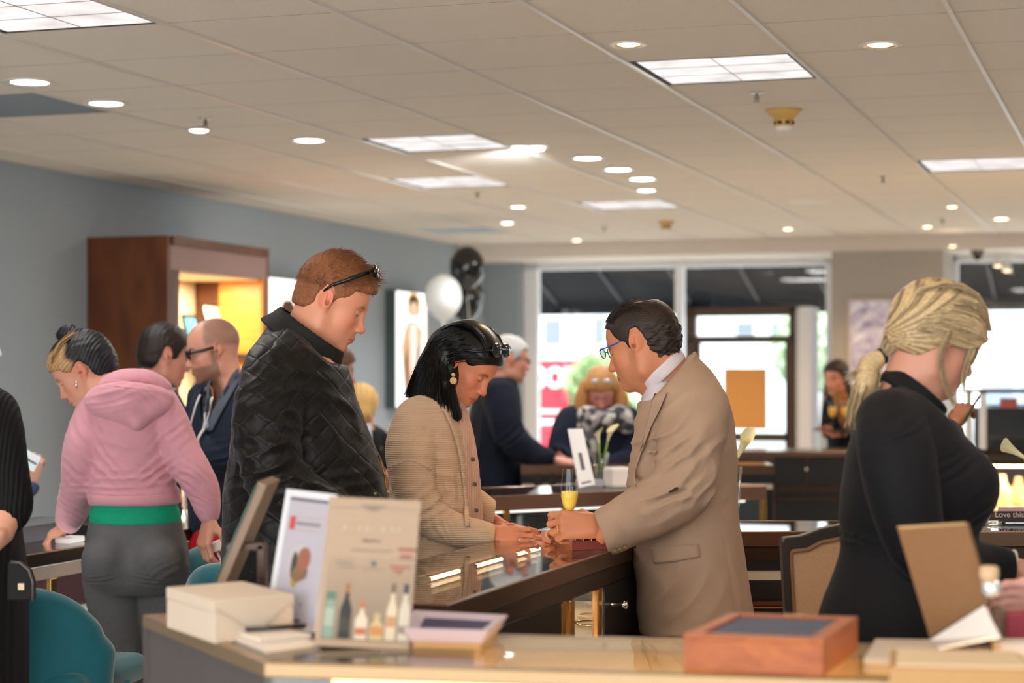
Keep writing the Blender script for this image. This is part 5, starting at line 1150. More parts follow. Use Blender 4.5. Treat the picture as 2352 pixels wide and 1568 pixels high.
# easel mirror seen from the side
r = empty('easel_mirror', PX(545, 1400, 3.95), 'counter mirror seen edge-on with green glass edge and bronze bracket', 'mirror'); r.location.z = CT
e = [PX(592, 1112, 3.88), PX(612, 1106, 3.88), PX(482, 1400, 3.98), PX(460, 1404, 3.98)]
def beam(name, p0, p1, w_, dep, m, par):
    d = (p1-p0).normalized(); s_ = Vector((d.z, 0, -d.x)).normalized()*w_/2; y = Vector((0, dep, 0)); return MB().add([p0-s_, p0+s_, p1+s_, p1-s_, p0-s_+y, p0+s_+y, p1+s_+y, p1-s_+y], [(0, 3, 2, 1), (4, 5, 6, 7), (0, 1, 5, 4), (1, 2, 6, 5), (2, 3, 7, 6), (3, 0, 4, 7)]).build(name, m, par, world=True, bevel=.001)
beam('mirror_board', PX(603, 1110, 3.86), PX(478, 1404, 3.86), .019, .22, mat('taupe_board', (120, 98, 80), rough=.5), r); beam('glass_edge', PX(591, 1113, 3.86), PX(466, 1406, 3.86), .006, .22, mat('green_glass_edge', (30, 66, 40), rough=.1), r)
beam('bracket_arm', PX(520, 1258, 3.90), PX(604, 1254, 3.90), .014, .05, m_brz2, r); beam('bracket_post', PX(599, 1252, 3.90), PX(601, 1400, 3.90), .016, .05, m_brz2, r)
# wooden box with navy pad
m_oak = wood('warm_oak', (142, 70, 26), (168, 92, 40), rough=.5, scale=(3, 20, 20)); fl, frr, brr, bl = Vector((.278, 3.14)), Vector((.4947, 3.075)), Vector((.6015, 3.367)), Vector((.383, 3.42)); cq = (fl+frr+brr+bl)/4
r = empty('wooden_box', (cq.x, cq.y, CT), 'warm oak presentation box with a navy pad on the foreground counter', 'box'); q = [tuple(v-cq) for v in (fl, frr, brr, bl)]
MB().prism(q, 0, .052).build('box_body', m_oak, r, bevel=.002); frame_ring(MB(), q, .026, .052, .060).build('box_rim', m_oak, r, bevel=.001); MB().prism(ring_poly(q, .026), .052, .056).build('pad', mat('navy_pad', (62, 70, 90), rough=.7, noise=.08, nscale=60), r)
mid = (Vector(q[2])+Vector(q[3]))/2*.92; MB().box((mid.x-.015, mid.y-.012, .058), (mid.x+.02, mid.y-.002, .0625)).build('clasp', m_brass, r)
# kraft-backed panel, mirror face with painted ceiling reflection, white lid, gold box
c4 = [PX(2060, 1208, 3.50), PX(2218, 1199, 3.40), PX(2272, 1386, 3.34), PX(2137, 1468, 3.42)]
r = empty('kraft_panel', c4[3], 'kraft-backed tilted counter mirror with a white-painted ceiling reflection in front of the black top', 'mirror'); sheet('back_board', c4, .010, mat('kraft_board', (124, 90, 58), rough=.85, noise=.06, nscale=120), r)
printed('edge_strip', c4, [(0, 0), (1, 0), (1, .03), (.05, .03)], .001, mat('tan_edge', (170, 134, 90), rough=.6), r); beam('lower_edge', PX(2137, 1471, 3.41), PX(2272, 1389, 3.33), .006, .012, m_brz2, r)
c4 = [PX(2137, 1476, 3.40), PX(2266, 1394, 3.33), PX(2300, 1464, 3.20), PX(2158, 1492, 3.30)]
sheet('painted_mirror_face', c4, .005, mat('painted_reflection', (250, 250, 250), rough=.08, coat=1.0), r)
printed('painted_grid_line', c4, [(.62, .1), (.628, .1), (.70, 1), (.692, 1)], .0008, m_pr((120, 110, 108)), r); printed('painted_grid_line', c4, [(.62, .80), (1.0, .60), (1.0, .607), (.62, .808)], .0008, m_pr((120, 110, 108)), r)  # painted lines for the ceiling grid mirrored on the white face
q = [on(2150, 1530), on(2172, 1484), on(2010, 1482), on(1984, 1526)]; o = quad_prism('flat_box', q, CT, CT+.012, m_wbox, bevel=.002); tag(o, 'flat white box between the wooden box and the kraft mirror back', 'box')
m_goldb = mat('gold_card', (170, 128, 72), rough=.4); q = [(.58, 2.98), (.80, 2.95), (.82, 3.13), (.62, 3.17)]; r = empty('gold_box', (.70, 3.06, CT), 'low gold-brown box at the bottom right corner of the counter', 'box')
MB().prism([(x-.70, y-3.06) for x, y in q], 0, .030).build('box_body', m_goldb, r, bevel=.002); MB().prism([(x-.70, y-3.06) for x, y in ring_poly(q, .01)], .030, .034).build('lid_top', mat('beige_top', (206, 184, 150), rough=.6), r)
r = empty('stand_with_knob', on(2293, 1500), 'dark stand with a beige cap and silver ball beside the kraft mirror back', 'stand')
b0 = r.location; k_ = b0.y; zf = lambda y: CH-(y-HY)/F*k_-CT
MB().tube([(0, 0, 0), (0, 0, zf(1390))], [.016, .011], 16).build('post', mat('brown_post', (84, 62, 48), rough=.35), r, smooth=True); MB().ball((-.012, 0, zf(1350)), .018, 10).build('silver_ball', mat('satin_silver', (226, 228, 236), rough=.25, metal=.7), r, smooth=True)
MB().lathe([(.001, zf(1336)), (.014, zf(1336)), (.017, zf(1322)), (.0165, zf(1304)), (.012, zf(1299)), (.001, zf(1299))], 20, M=Matrix.Translation((-.016, 0, 0))).build('cap', mat('beige_cap', (196, 166, 132), rough=.6), r, smooth=True)
for i, (x, y, w_, h_, c, lab) in enumerate([(2345, 1470, .035, .05, (150, 40, 60), 'magenta box at the right edge of the foreground counter'), (2330, 1512, .03, .03, (206, 190, 178), 'pale crystal box at the right edge of the foreground counter')]):
    o = MB().box((-w_, -w_, 0), (w_, w_, h_)).build('small_box', mat('small_box%d' % i, c, rough=.5), None, bevel=.003); o.location = on(x, y); tag(o, lab, 'box')
# ring tray in the blazer man's hands, paper, flute
m_mah = mat('mahogany', (110, 28, 14), rough=.4, spec=.3); fl = on(1316, 1262); r = empty('ring_tray', fl+Vector((.05, .05, 0)), 'small mahogany tray of rings under the hands of the tan blazer wearer', 'tray', rz=-.05)
frame_ring(MB(), [(-.05, -.05), (.05, -.05), (.05, .06), (-.05, .06)], .006, 0, .024).build('tray_rim', m_mah, r, bevel=.002); MB().box((-.044, -.044, 0), (.044, .054, .010)).build('tray_pad', m_blackp, r)
for k in range(8): o = MB().lathe([(.009+.0014*math.cos(q), .0014*math.sin(q)) for q in np.linspace(0, 6.283, 7)], 14, M=Matrix.Translation((-.033+.022*(k % 4), -.02+.04*(k//4), .021)) @ Matrix.Rotation(math.pi/2, 4, 'X')).build('ring', [m_gem, mat('silver_ring', (226, 224, 220), rough=.1, metal=1)][k % 2], r, smooth=True)
q = [on(1412, 1262), on(1452, 1246), on(1448, 1236), on(1405, 1246)]; o = quad_prism('paper_slip', q, CT, CT+.002, m_cardw); tag(o, 'white paper slip on the case at the blazer front', 'paper')
# things on the middle case
c4 = [PX(1304, 985, 8.05), PX(1338, 984, 8.05), PX(1367, 1112, 7.98), PX(1330, 1120, 7.98)]
r = empty('tent_sign', (c4[2]+c4[3])/2, 'slanted white table sign left of the vase of calla lilies', 'sign'); sheet('sign_face', c4, .006, mat('bright_card', (238, 240, 246), rough=.5), r); printed('sign_text', c4, rect(.36, .42, .60, .72), .001, m_pr((128, 128, 140)), r); printed('sign_text', c4, rect(.2, .92, .8, .95), .001, m_pr((140, 140, 150)), r)
b_ = on(1350, 1118); r['label'] = r['label']; MB().box((-.05, 0, 0), (.07, .07, .03), M=Matrix.Translation((b_.x-r.location.x, b_.y-r.location.y, CT-r.location.z))).build('sign_foot', m_cardw, r, bevel=.003)
m_vase = thin_glass('vase_glass', (.93, .95, .93)); m_lil = mat('calla_cream', (244, 238, 196), rough=.5, sss=.1); m_stem = mat('calla_stem', (122, 150, 40), rough=.5); m_wat = thin_glass('water', (.86, .92, .80))
def lily(parent, base, tip, dirv, s_, name='calla_lily'):
    mid = (base+tip)/2+Vector((dirv[0]*-.02, 0, .01)); MB().tube([base, mid, tip], [.005*s_, .005*s_, .006*s_], 8).build('stem', m_stem, parent, smooth=True)
    ax = Vector(dirv).normalized(); Q = Matrix.Translation(tip) @ ax.to_track_quat('Z', 'Y').to_matrix().to_4x4(); vs = []; nr, na = 9, 20
    for i in range(nr):
        t = i/(nr-1)
        for k in range(na):
            a = 2*math.pi*k/na; lip = max(0, math.cos(a))**2; rr = (.006+.016*t**1.4)*s_*(1+.25*lip*t*t); z = (.095*t-.020*t*t*(1-math.cos(a))+.012*lip*t**3)*s_; vs.append(Q @ Vector((rr*math.cos(a)+.024*lip*t**3*s_, rr*math.sin(a), z)))
    MB().add(vs, [(i*na+k, i*na+(k+1) % na, (i+1)*na+(k+1) % na, (i+1)*na+k) for i in range(nr-1) for k in range(na)]).build('bloom', m_lil, parent, smooth=True)
    MB().tube([Q @ Vector((0, 0, .02*s_)), Q @ Vector((0, 0, .06*s_))], .004*s_, 8).build('spadix', mat('spadix', (226, 180, 40), rough=.6), parent, smooth=True)
def vase(loc, label, h, r0, r1, blooms, s_=1.0):
    r = empty('flower_vase', loc, label, 'vase'); MB().lathe([(.001, .0), (r0, 0), (r0, .01), (r1, h), (r1-.003, h), (r0-.004, .02), (.001, .02)], 24).build('vase_body', m_vase, r, smooth=True)
    MB().lathe([(.001, .021), (r0-.005, .021), ((r0+r1)/2-.006, h*.55), (.001, h*.55)], 24).build('water', m_wat, r, smooth=True)
    for (bx, tx, tz, dx, dy, dz) in blooms: lily(r, Vector((bx, 0, .03)), Vector((tx, 0, tz)), (dx, dy, dz), s_)
    return r
b_ = on(1380, 1116); uu = b_.y/F; vase(b_, 'clear glass vase with two calla lilies on the middle display case', .145, .022, .036, [(-.01, (1376-1380)*uu, (1116-1018)*uu, -.2, -.3, 1), (.01, (1396-1380)*uu, (1116-1012)*uu, .25, -.3, 1)], .72)
b_ = on(1410, 1120); r = empty('white_box', b_+Vector((.02, .06, 0)), 'square white box right of the calla lily vase', 'box', rz=.4); MB().box((-.05, -.05, 0), (.05, .05, .085)).build('box_body', mat('soft_white', (236, 230, 226), rough=.6), r, bevel=.012)
b_ = on(1676, 1205); uu = b_.y/F; vase(b_, 'cut-glass vase with one calla lily behind the back of the tan blazer', .185, .028, .040, [(0, (1694-1676)*uu, (1205-1050)*uu, .45, -.1, 1)], .98)
b_ = on(2385, 1200); uu = b_.y/F; vase(b_, 'calla lily leaning in from a vase beyond the right edge', .19, .03, .042, [(0, (2352-2385)*uu, (1200-1050)*uu, -.9, -.1, .55)], 1.0)
# sign on the right counter, wrapped bag and pen
c4 = [on(2294, 1200)+Vector((0, 0, .05)), on(2386, 1200)+Vector((0, 0, .05)), on(2386, 1200), on(2294, 1200)]
r = empty('slogan_plate', (c4[2]+c4[3])/2, 'dark acrylic plate lettered Love this piece on the right counter', 'sign'); sheet('plate_face', c4, .008, mat('smoked_plate', (58, 46, 48), rough=.2), r)
text_obj('lettering', 'Love this piece', .026, Matrix.Translation((-.0, -.003, .018)) @ Matrix.Rotation(math.pi/2, 4, 'X'), mat('pale_letter', (206, 190, 186), rough=.5), r)
printed('pink_band', c4, rect(0, 0, 1, .25), .001, mat('pink_band', (206, 160, 176), rough=.5), r)
r = empty('wrapped_bag', on(2268, 1200)+Vector((0, .05, 0)), 'clear wrapped gift bag with a thin straw beside the black top', 'bag'); S = Sculpt(); S.ell((0, 0, .035), (.028, .02, .035), k=0); S.fold(lambda x, y, z: .004*vnoise(x, y, z, 160, 2)); o = S.build('wrap', .005, mat('clear_wrap', (206, 196, 188), rough=.2), None); o.parent = r
MB().tube([(0.01, 0, 0), (-.012, 0, .11)], .0025, 6).build('straw', m_chrome, r)
r = empty('pen', on(2280, 1204)+Vector((0, 0, .005)), 'black and chrome pen on the right counter edge', 'pen', rz=-.5); MB().tube([(-.03, 0, 0), (.03, 0, 0)], .005, 8).build('barrel', m_chrome, r, smooth=True); MB().tube([(.03, 0, 0), (.04, 0, 0)], .0055, 8).build('cap', m_blackp, r)
# reading lamp / card reader by the black dress
r = empty('card_reader', PX(58, 1335, 4.72), 'black curved card reader with a small label beside the black dress', 'card reader'); 
MB().prism([(-.04, -.045), (.022, -.045), (.022, .0), (.012, .030), (-.012, .048), (-.04, .05)], -.02, .02, M=XZ).build('reader_body', mat('reader_black', (14, 12, 12), rough=.6, spec=.2), r, bevel=.004)
MB().tube([(-.03, -.022, .050), (-.008, -.022, .048), (.014, -.022, .030), (.024, -.022, .0), (.024, -.022, -.044)], .004, 8).build('grey_rim', mat('grey_rim', (70, 64, 66), rough=.4), r, smooth=True); MB().box((-.012, -.0235, -.018), (.003, -.021, -.002)).build('label', mat('label_tan', (196, 176, 150), rough=.6), r)
# ---- shared people helpers
def fold_at(S, p, x, y, rx, ry, ang, wl, amp, seed=0, d=None, warp=0.6):
    "creases around pixel x, y: rx, ry extents px, crease lines run along ang (deg, 0 = horizontal), wl = wavelength px"
    c = p.P(x, y); a = math.radians(ang); u = p.u; ex = (math.cos(a), math.sin(a)); nx = (-math.sin(a), math.cos(a)); rnd = np.random.RandomState(seed+3); ph = rnd.uniform(0, 6.28); ry = min(ry, 1.05*wl); wl = wl*1.15
    def f(X, Y, Zz):
        dx = X-c.x; dz = Zz-c.z; s_ = dx*ex[0]+dz*ex[1]; t = dx*nx[0]+dz*nx[1]
        m = np.exp(-(s_/(rx*u))**2-(t/(ry*u))**2)
        ph2 = 2*math.pi*t/(wl*u)+ph+warp*np.sin(s_/(rx*u)*2.2+seed)+warp*0.8*np.sin(s_*1.3/(rx*u)+t*3/(ry*u)+seed*2)
        w_ = np.sin(ph2); return amp*m*(1-np.abs(w_)*1.6+0.2*w_)
    S.fold(f)
def crumple(S, amp, f, seed=0): S.fold(lambda x, y, z: amp*vnoise(x, y, z, f, seed))
def near_d(rows, x, y):
    "depth offset of the camera-side surface of px rows (y, xl, xr, d, hd) at pixel x, y"
    R = np.array(sorted(rows), float); ys = R[:, 0]; v = [float(pchip(ys, R[:, i], np.array([min(max(y, ys[0]), ys[-1])]))[0]) for i in range(1, 5)]
    cx = (v[0]+v[1])/2; rx = (v[1]-v[0])/2; t = min(0.995, abs((x-cx)/rx)); return v[2]-v[3]*math.sqrt(1-t*t)
def surf(p, o, pad=5.0):
    "depth offset of the camera-side surface of object o (child of p.root) as a function of pixel x, y"
    me = o.data; n = len(me.vertices); v = np.zeros(n*3); me.vertices.foreach_get('co', v); v = v.reshape(-1, 3)+np.array(p.loc)
    X = CX+v[:, 0]/p.u; Y = HY+(CH-v[:, 2])/p.u; D = v[:, 1]-p.Z
    def fn(x, y):
        for r in (pad, pad*2, pad*4):
            m = (np.abs(X-x) < r) & (np.abs(Y-y) < r)
            if m.any(): return float(D[m].min())
        return 0.0
    return fn
def patch(name, p, corners, m, rows=None, thick=0.004, off=0.002, n=10, mm=6, dfn=None, it=1, label=None):
    "thin sheet over a quad of px corners (TL, TR, BR, BL) that follows the near surface"
    TL, TR, BR, BL = [np.array(c, float) for c in corners]; g = []
    for j in range(mm+1):
        for i in range(n+1):
            s_, t = i/n, j/mm; q = (TL*(1-s_)+TR*s_)*(1-t)+(BL*(1-s_)+BR*s_)*t
            d = (dfn(q[0], q[1]) if dfn else near_d(rows, q[0], q[1])) if len(q) == 2 else q[2]
            g.append((q[0], q[1], d))
    V = [tuple(p.P(a, b, d-off-thick)) for a, b, d in g]+[tuple(p.P(a, b, d-off+thick)) for a, b, d in g]; w_ = n+1; N = len(g); Fs = []
    for j in range(mm):
        for i in range(n):
            a = j*w_+i; Fs.append((a, a+w_, a+w_+1, a+1)); Fs.append((N+a, N+a+1, N+a+w_+1, N+a+w_))
    edge = [i for i in range(w_)]+[(j+1)*w_+n for j in range(mm)]+[mm*w_+i for i in range(n-1, -1, -1)]+[j*w_ for j in range(mm-1, 0, -1)]
    for a, b in zip(edge, edge[1:]+edge[:1]): Fs.append((a, b, N+b, N+a))
    mb = MB(); mb.add(V, Fs); o = mb.build(name, m, p.root, world=True, smooth=True)
    if label: o['label'] = label
    return o
def collar_ring(p, name, cpx, dirpx, rx, ry, h, t, m, flare=0.0, d=0.0, gap=None, vox=0.004, sag=0.0):
    "open band round the neck: centre px, axis tilt from px direction of its long side, radii m"
    c = p.P(cpx[0], cpx[1], d); an = math.degrees(math.atan2(dirpx[1], dirpx[0]))
    M = Matrix.Translation(c) @ Matrix.Rotation(math.radians(an), 4, 'Y')
    S = Sculpt(); S.M = M
    S.loft([(-h, 0, 0, rx+flare, ry+flare), (0, 0, 0, rx+flare*0.4, ry+flare*0.4), (h, 0, 0, rx, ry)], k=0)
    S.loft([(-h-0.03, 0, 0, rx+flare-t, ry+flare-t), (0, 0, 0, rx+flare*0.4-t, ry+flare*0.4-t), (h+0.03, 0, 0, rx-t, ry-t)], k=0.002, sub=True)
    if gap: S.boxop((gap[0], 0, gap[2] if len(gap) > 2 else 0), (0.06, gap[1], 0.2), 0.001, k=0.004, sub=True)
    return p.part(name, S, vox, m)
def neckcut(S, p, pts, k=.008):
    S.polycut([(p.P(x, y).x, p.P(x, y).z) for x, y in pts], k=k, kind='sub', y0=p.Z-.6, y1=p.Z+.6)
def legs(p, S, hip, feet, hd, r=(0.085, 0.062, 0.05), knee=0.0, sub=None):
    "hip = px (x, y); feet = [(x px, d), (x px, d)]"
    yf = HY+CH/p.u-0.09/p.u
    for i, (fx, fd) in enumerate(feet):
        h = p.P(hip[0]+(fx-hip[0])*0.35, hip[1], (hd if i else -hd)); f = p.P(fx, yf, fd); k = (h+f)/2+Vector((knee, 0, 0.02))
        S.chain([h, k, f], r, k=0.02, dens=1)
def shoe(p, x, d, yaw, m, l=0.27, heel=0.0):
    yf = HY+CH/p.u; S = Sculpt(); M = frame(p.P(x, yf, d)+Vector((0, 0, 0.0)), yaw); S.M = M
    S.chain([(-0.05, 0, 0.045), (0.06, 0, 0.045), (l-0.09, 0, 0.035)], (0.042, 0.044, 0.034), k=0.01, dens=3, flat=((0, 0, 1), 0.9)); S.cone((-0.05, 0, 0.05), (-0.04, 0, 0.13), 0.04, 0.045, k=0.02)
    S.half((0, 0, 0.003), (0, 0, -1)); S.half((0, 0, 0.12), (0, 0, 1))
    return p.part('shoe', S, 0.008, m)
HAIRLINE = [(.2, .064), (.080, .061), (.056, .052), (.047, .03), (.036, .016), (.024, .010), (.018, -.018), (.009, -.020), (.007, .012), (-.004, .034), (-.022, .034), (-.032, .006), (-.034, -.035), (-.045, -.066), (-.3, -.078), (-.3, .3), (.2, .3)]
def hair_cap(S, M, off=0.006, line=HAIRLINE, top=0.0, k=0.008, wid=0.0, back=0.0):
    S.M = M
    S.ell((-0.012-back*0.5, 0, 0.030+top*0.4), (0.096+off+back*0.5, 0.0765+off+wid, 0.089+off+top*0.6), k=0.0)
    S.ell((0.026, 0, 0.034+top*0.5), (0.062+off, 0.065+off, 0.062+off+top*0.5), k=0.03)
    S.ell((-0.045, 0, -0.03), (0.055+off, 0.058+off*0.8, 0.055), k=0.03)
    S.polycut(line, k=k); S.M = None
def neck(S, M, p, base, r0=0.054, r1=0.062, k=0.03):
    a = M @ Vector((-0.028, 0, -0.045)); b = Vector(base); c = M @ Vector((0.012, 0, -0.085))
    S.cone(a, b, r0, r1, k=k); S.cone(c, b+(c-a)*0.35, r0*0.66, r1*0.7, k=k)
def coarse(p, rows, limbs, shrink=0.02):
    "the hidden body under the clothes, continuous with neck and wrists"
    S = Sculpt(); S.loft([(z, cx, cy, max(rx-shrink, .02), max(ry-shrink-.02, .02)) for (z, cx, cy, rx, ry) in p.rows(rows[3:])], k=0)
    for pts, rs in limbs: S.chain(pts, [max(r-0.030, 0.018) for r in rs], k=0.02)
    return S
BTN = {}
def button(p, x, y, d, r, m, name='button', yaw=0):
    return MB().lathe([(0.0002, -0.0015), (r*0.6, -0.0015), (r, -0.002), (r, 0.001), (0.0002, 0.0015)], 16, M=Matrix.Translation(p.P(x, y, d)) @ Matrix.Rotation(math.radians(yaw), 4, 'Z') @ Matrix.Rotation(math.pi/2, 4, 'X')).build(name, m, p.root, world=True, smooth=True)
m_eyew = mat('glass_lens', (230, 235, 240), rough=0.05, trans=0.0, coat=0.0) 
m_clear = thin_glass('clear_lens', (0.95, 0.97, 0.98)); m_shade = mat('dark_lens', (12, 12, 14), rough=0.06, spec=0.8)
m_blackpl = mat('black_plastic', (14, 14, 15), rough=0.25); m_gold = mat('gold', (226, 168, 84), rough=0.25, metal=1.0)
m_shoe = mat('shoe_leather', (30, 24, 22), rough=0.4)
# ================================================================ man in the tan blazer
p = Person(5.5, 1570, 'person in a tan blazer and blue-rimmed glasses holding a mimosa at the central counter')
ROW = [(806,1540,1578,0,.05),(830,1506,1612,0,.09),(860,1486,1640,0,.14),(900,1470,1664,0,.185),(950,1462,1682,0,.205),(1000,1455,1690,0,.21),(1050,1448,1692,0,.205),(1100,1441,1692,0,.20),
       (1150,1440,1694,0,.195),(1200,1444,1699,0,.20),(1250,1452,1706,0,.205),(1300,1458,1714,0,.21),(1350,1462,1722,0,.215),(1400,1464,1730,0,.22),(1470,1468,1738,0,.22)]
ARM = [p.P(1588,950,-.14), p.P(1572,1000,-.185), p.P(1562,1060,-.21), p.P(1548,1115,-.225), p.P(1475,1158,-.225), p.P(1420,1188,-.215), p.P(1378,1214,-.20)]
ARR = [.083, .086, .080, .078, .071, .062, .058]
FARM = [p.P(1580,960,.16), p.P(1550,1130,.22), p.P(1430,1205,.13), p.P(1390,1228,.07)]
M = frame(p.P(1474, 787), yaw=157, pitch=19, s=1.0)
S = Sculpt(); head_ops(S, M, nose=1.05, fat=0.004, jaw=1.06); neck(S, M, p, p.P(1558, 890, .0), 0.060, 0.064)
S.cone(M @ Vector((0.02, 0, -0.10)), p.P(1510, 890), 0.036, 0.045, k=0.03)
sk = (196, 128, 92)
def bald(q): 
    return np.clip((q[:, 2]-0.03)/0.01, 0, 1)*0
hb = (S, 0.0026, face_color(M, sk, brow=(50, 38, 30), lips=(160, 92, 76), beard=(110, 84, 70), beard_a=0.18, scalp=(122, 84, 60, .75), scalpfn=lambda q: np.clip((q[:, 2]-.085)/.02, 0, 1)*np.clip((.07-q[:, 0])/.03, 0, 1)))
# near hand round the flute, palm towards the left
HM = frame(p.P(1366, 1196, -.195), yaw=177, pitch=-3, roll=-64, s=1.02)
H = Sculpt()
tips1 = hand_ops(H, HM, curls=[(0.55, 1.0, 0.8), (0.75, 1.1, 0.8), (0.85, 1.15, 0.8), (0.85, 1.1, 0.8)], thumb=0.9, side=-1, s=1.02)
HM2 = frame(p.P(1352, 1226, .04), yaw=182, pitch=12, roll=70, s=1.0); H2 = Sculpt()
hand_ops(H2, HM2, curls=[(0.6, 0.9, 0.6), (0.7, 1.0, 0.7), (0.8, 1.0, 0.7), (0.8, 1.0, 0.7)], thumb=0.5, side=1, s=1.0)
C = coarse(p, ROW, [(ARM, ARR), (FARM, [.075, .07, .055, .045])]); legs(p, C, (1590, 1440), [(1560, -.12), (1640, .12)], .1)
p.start([hb, (H, 0.0022, flat_color(sk)), (H2, 0.0026, flat_color(sk)), (C, 0.014, flat_color(sk))])
# hair: dark curls round the back, thin on the crown
LINE = [(.2,.075),(.085,.068),(.062,.058),(.05,.03),(.036,.014),(.024,.008),(.018,-.03),(.008,-.034),(.006,.012),(-.004,.036),(-.022,.036),(-.034,.004),(-.036,-.03),(-.05,-.064),(-.3,-.076),(-.3,.3),(.2,.3)]
S = Sculpt(); hair_cap(S, M, 0.005, LINE, back=0.006); S.M = M
S.ell((-0.080, 0, 0.0), (0.028, 0.055, 0.042), k=0.02); S.polycut(LINE, k=0.006)
S.ell((-0.020, 0, 0.138), (0.084, 0.060, 0.046), k=0.006, sub=True); S.M = None
Ai = np.linalg.inv(npM(M))
def curlf(x, y, z):
    lx = Ai[0,0]*x+Ai[0,1]*y+Ai[0,2]*z+Ai[0,3]; lz = Ai[2,0]*x+Ai[2,1]*y+Ai[2,2]*z+Ai[2,3]
    m_ = np.clip((-0.02-lx)/0.04, 0, 1)*np.clip((0.05-lz)/0.04, 0, 1)
    return 0.004*m_*(vnoise(x, y, z, 230, 5))+0.0007*np.sin(lz*900+6*np.sin(lx*60))
S.fold(curlf)
hm = hair_mat('darkbrown', (38, 26, 20), rough=0.4)
p.part('hair', S, 0.0024, hm)
rnd = np.random.RandomState(3); guides = []
for j in range(9):
    yy = -0.07+0.14*j/8; e = math.sqrt(max(0.02, 1-(yy/0.086)**2)); guides.append(LM(M, (.078*e, yy, .066+.02*e), (.045*e, yy, .075+.036*e), (0, yy, .075+.045*e), (-.05*e, yy, .07+.035*e), (-.095*e-.006, yy, .03+.03*e)))
strands('hair_strand', guides, hm, p.root, 80, 0.0009, jit=0.004, seed=4)['label'] = 'thin combed-back dark hair over the crown'
gl_blue = mat('blue_frame', (24, 60, 190), rough=0.3)
glasses(p.root, M, gl_blue, m_clear, up=0.006, x0=0.112, thick=0.0014, lens_r=(0.021, 0.015), tilt=0.004)
# shirt and jacket
m_tan = cloth('tan_wool', (172, 144, 122), bump=0.25, bscale=700, noise=0.05, nscale=14)
m_shirt = cloth('striped_shirt', (206, 198, 204), rough=0.7)
collar_ring(p, 'shirt_collar', (1520, 852), (-88, 82), 0.078, 0.080, 0.020, 0.007, m_shirt, flare=0.003, vox=.0026)
S = Sculpt(); S.loft(p.rows([(862,1482,1560,0,.05),(900,1476,1560,0,.09),(960,1466,1560,0,.10),(1000,1462,1560,0,.1)]), k=0); p.part('shirt', S, 0.006, m_shirt)
S = Sculpt(); S.loft(p.rows(ROW), k=0.0)
S.ell(p.P(1592, 930, -.125), (.085, .085, .075), k=0.04); S.ell(p.P(1585, 930, .125), (.085, .085, .075), k=0.04)
S.chain(ARM, ARR, k=0.022, kk=0.02, dens=3); S.chain(FARM, [.08, .07, .058, .05], k=0.02, kk=0.02, dens=3)
# neck opening, cuffs, hem
neckcut(S, p, [(1620,790),(1582,816),(1536,868),(1490,920),(1400,930),(1400,700),(1600,700)])
d_ = (ARM[-1]-ARM[-2]).normalized(); d_ = Vector((-0.92, 0, 0.36)).normalized()
S.M = Matrix.Translation(p.P(1375, 1216, -.2)); S.boxop((-0.1-0.004, 0, 0.0), (0.1, 0.2, 0.2), 0.002, k=0.004, sub=True) if False else None; S.M = None
S.M = Matrix.Translation(p.P(1375, 1216, -.1)) @ Matrix.Rotation(math.radians(-22), 4, 'Y'); S.boxop((-0.115, 0, 0.0), (0.115, 0.3, 0.13), 0.002, k=0.004, sub=True); S.M = None
S.M = Matrix.Translation(p.P(1600, 1432, 0)) @ Matrix.Rotation(math.radians(-9), 4, 'Y'); S.boxop((0, 0, -0.2), (0.4, 0.4, 0.2), 0.002, k=0.006, sub=True); S.M = None
# back vent and front opening
S.cone(p.P(1652, 1215, -.17), p.P(1700, 1460, -.18), .004, .012, k=0.01, sub=True)
S.cone(p.P(1690, 1180, -.03), p.P(1734, 1460, -.03), .004, .010, k=0.01, sub=True)
for a in [(1505,985,75,50,33,62,.009,1),(1530,1075,80,50,35,60,.0095,2),(1500,1125,60,45,15,48,.008,3),(1575,1000,60,70,50,80,.005,4),(1440,1175,50,50,-50,70,.004,5),(1595,1115,40,50,60,50,.006,6),
          (1530,1345,90,90,62,110,.008,7),(1650,1050,60,110,100,90,.004,8),(1690,1310,50,120,97,60,.003,10)]: fold_at(S, p, *a[:7], seed=a[7])
crumple(S, 0.0016, 28, 3)
bz = p.part('blazer', S, 0.0042, m_tan); sf = surf(p, bz)
# lapel, collar, flap, pocket, buttons
near = lambda x, y: near_d(ROW, x, y)
patch('lapel', p, [(1494,902),(1520,900),(1476,1000),(1445,1105)], m_tan, dfn=sf, thick=.0035, off=.003, n=8, mm=14)
collar_ring(p, 'blazer_collar', (1552, 878), (-88, 96), 0.090, 0.096, 0.022, 0.007, m_tan, flare=0.016)
patch('pocket_flap', p, [(1484,1246),(1588,1234),(1592,1262),(1492,1282)], m_tan, dfn=sf, thick=.0025, off=.002)
patch('chest_pocket', p, [(1478,1030),(1494,1024),(1492,1032),(1476,1038)], m_tan, dfn=sf, thick=.0015, off=.001)
m_btn = mat('horn_button', (120, 92, 58), rough=0.3)
for i, (x, y) in enumerate([(1402,1247),(1413,1243),(1424,1239)]): button(p, x, y, -.2-.060, .0075, m_btn, 'cuff_button')
button(p, 1457, 1246, -.06, .011, m_btn, yaw=-60)
S = Sculpt(); legs(p, S, (1590, 1430), [(1560, -.12), (1640, .12)], .09, r=(.11, .085, .075)); p.part('trousers', S, 0.012, cloth('tan_trousers', (140, 112, 88)))
shoe(p, 1560, -.12, 180, m_shoe); shoe(p, 1640, .12, 180, m_shoe)
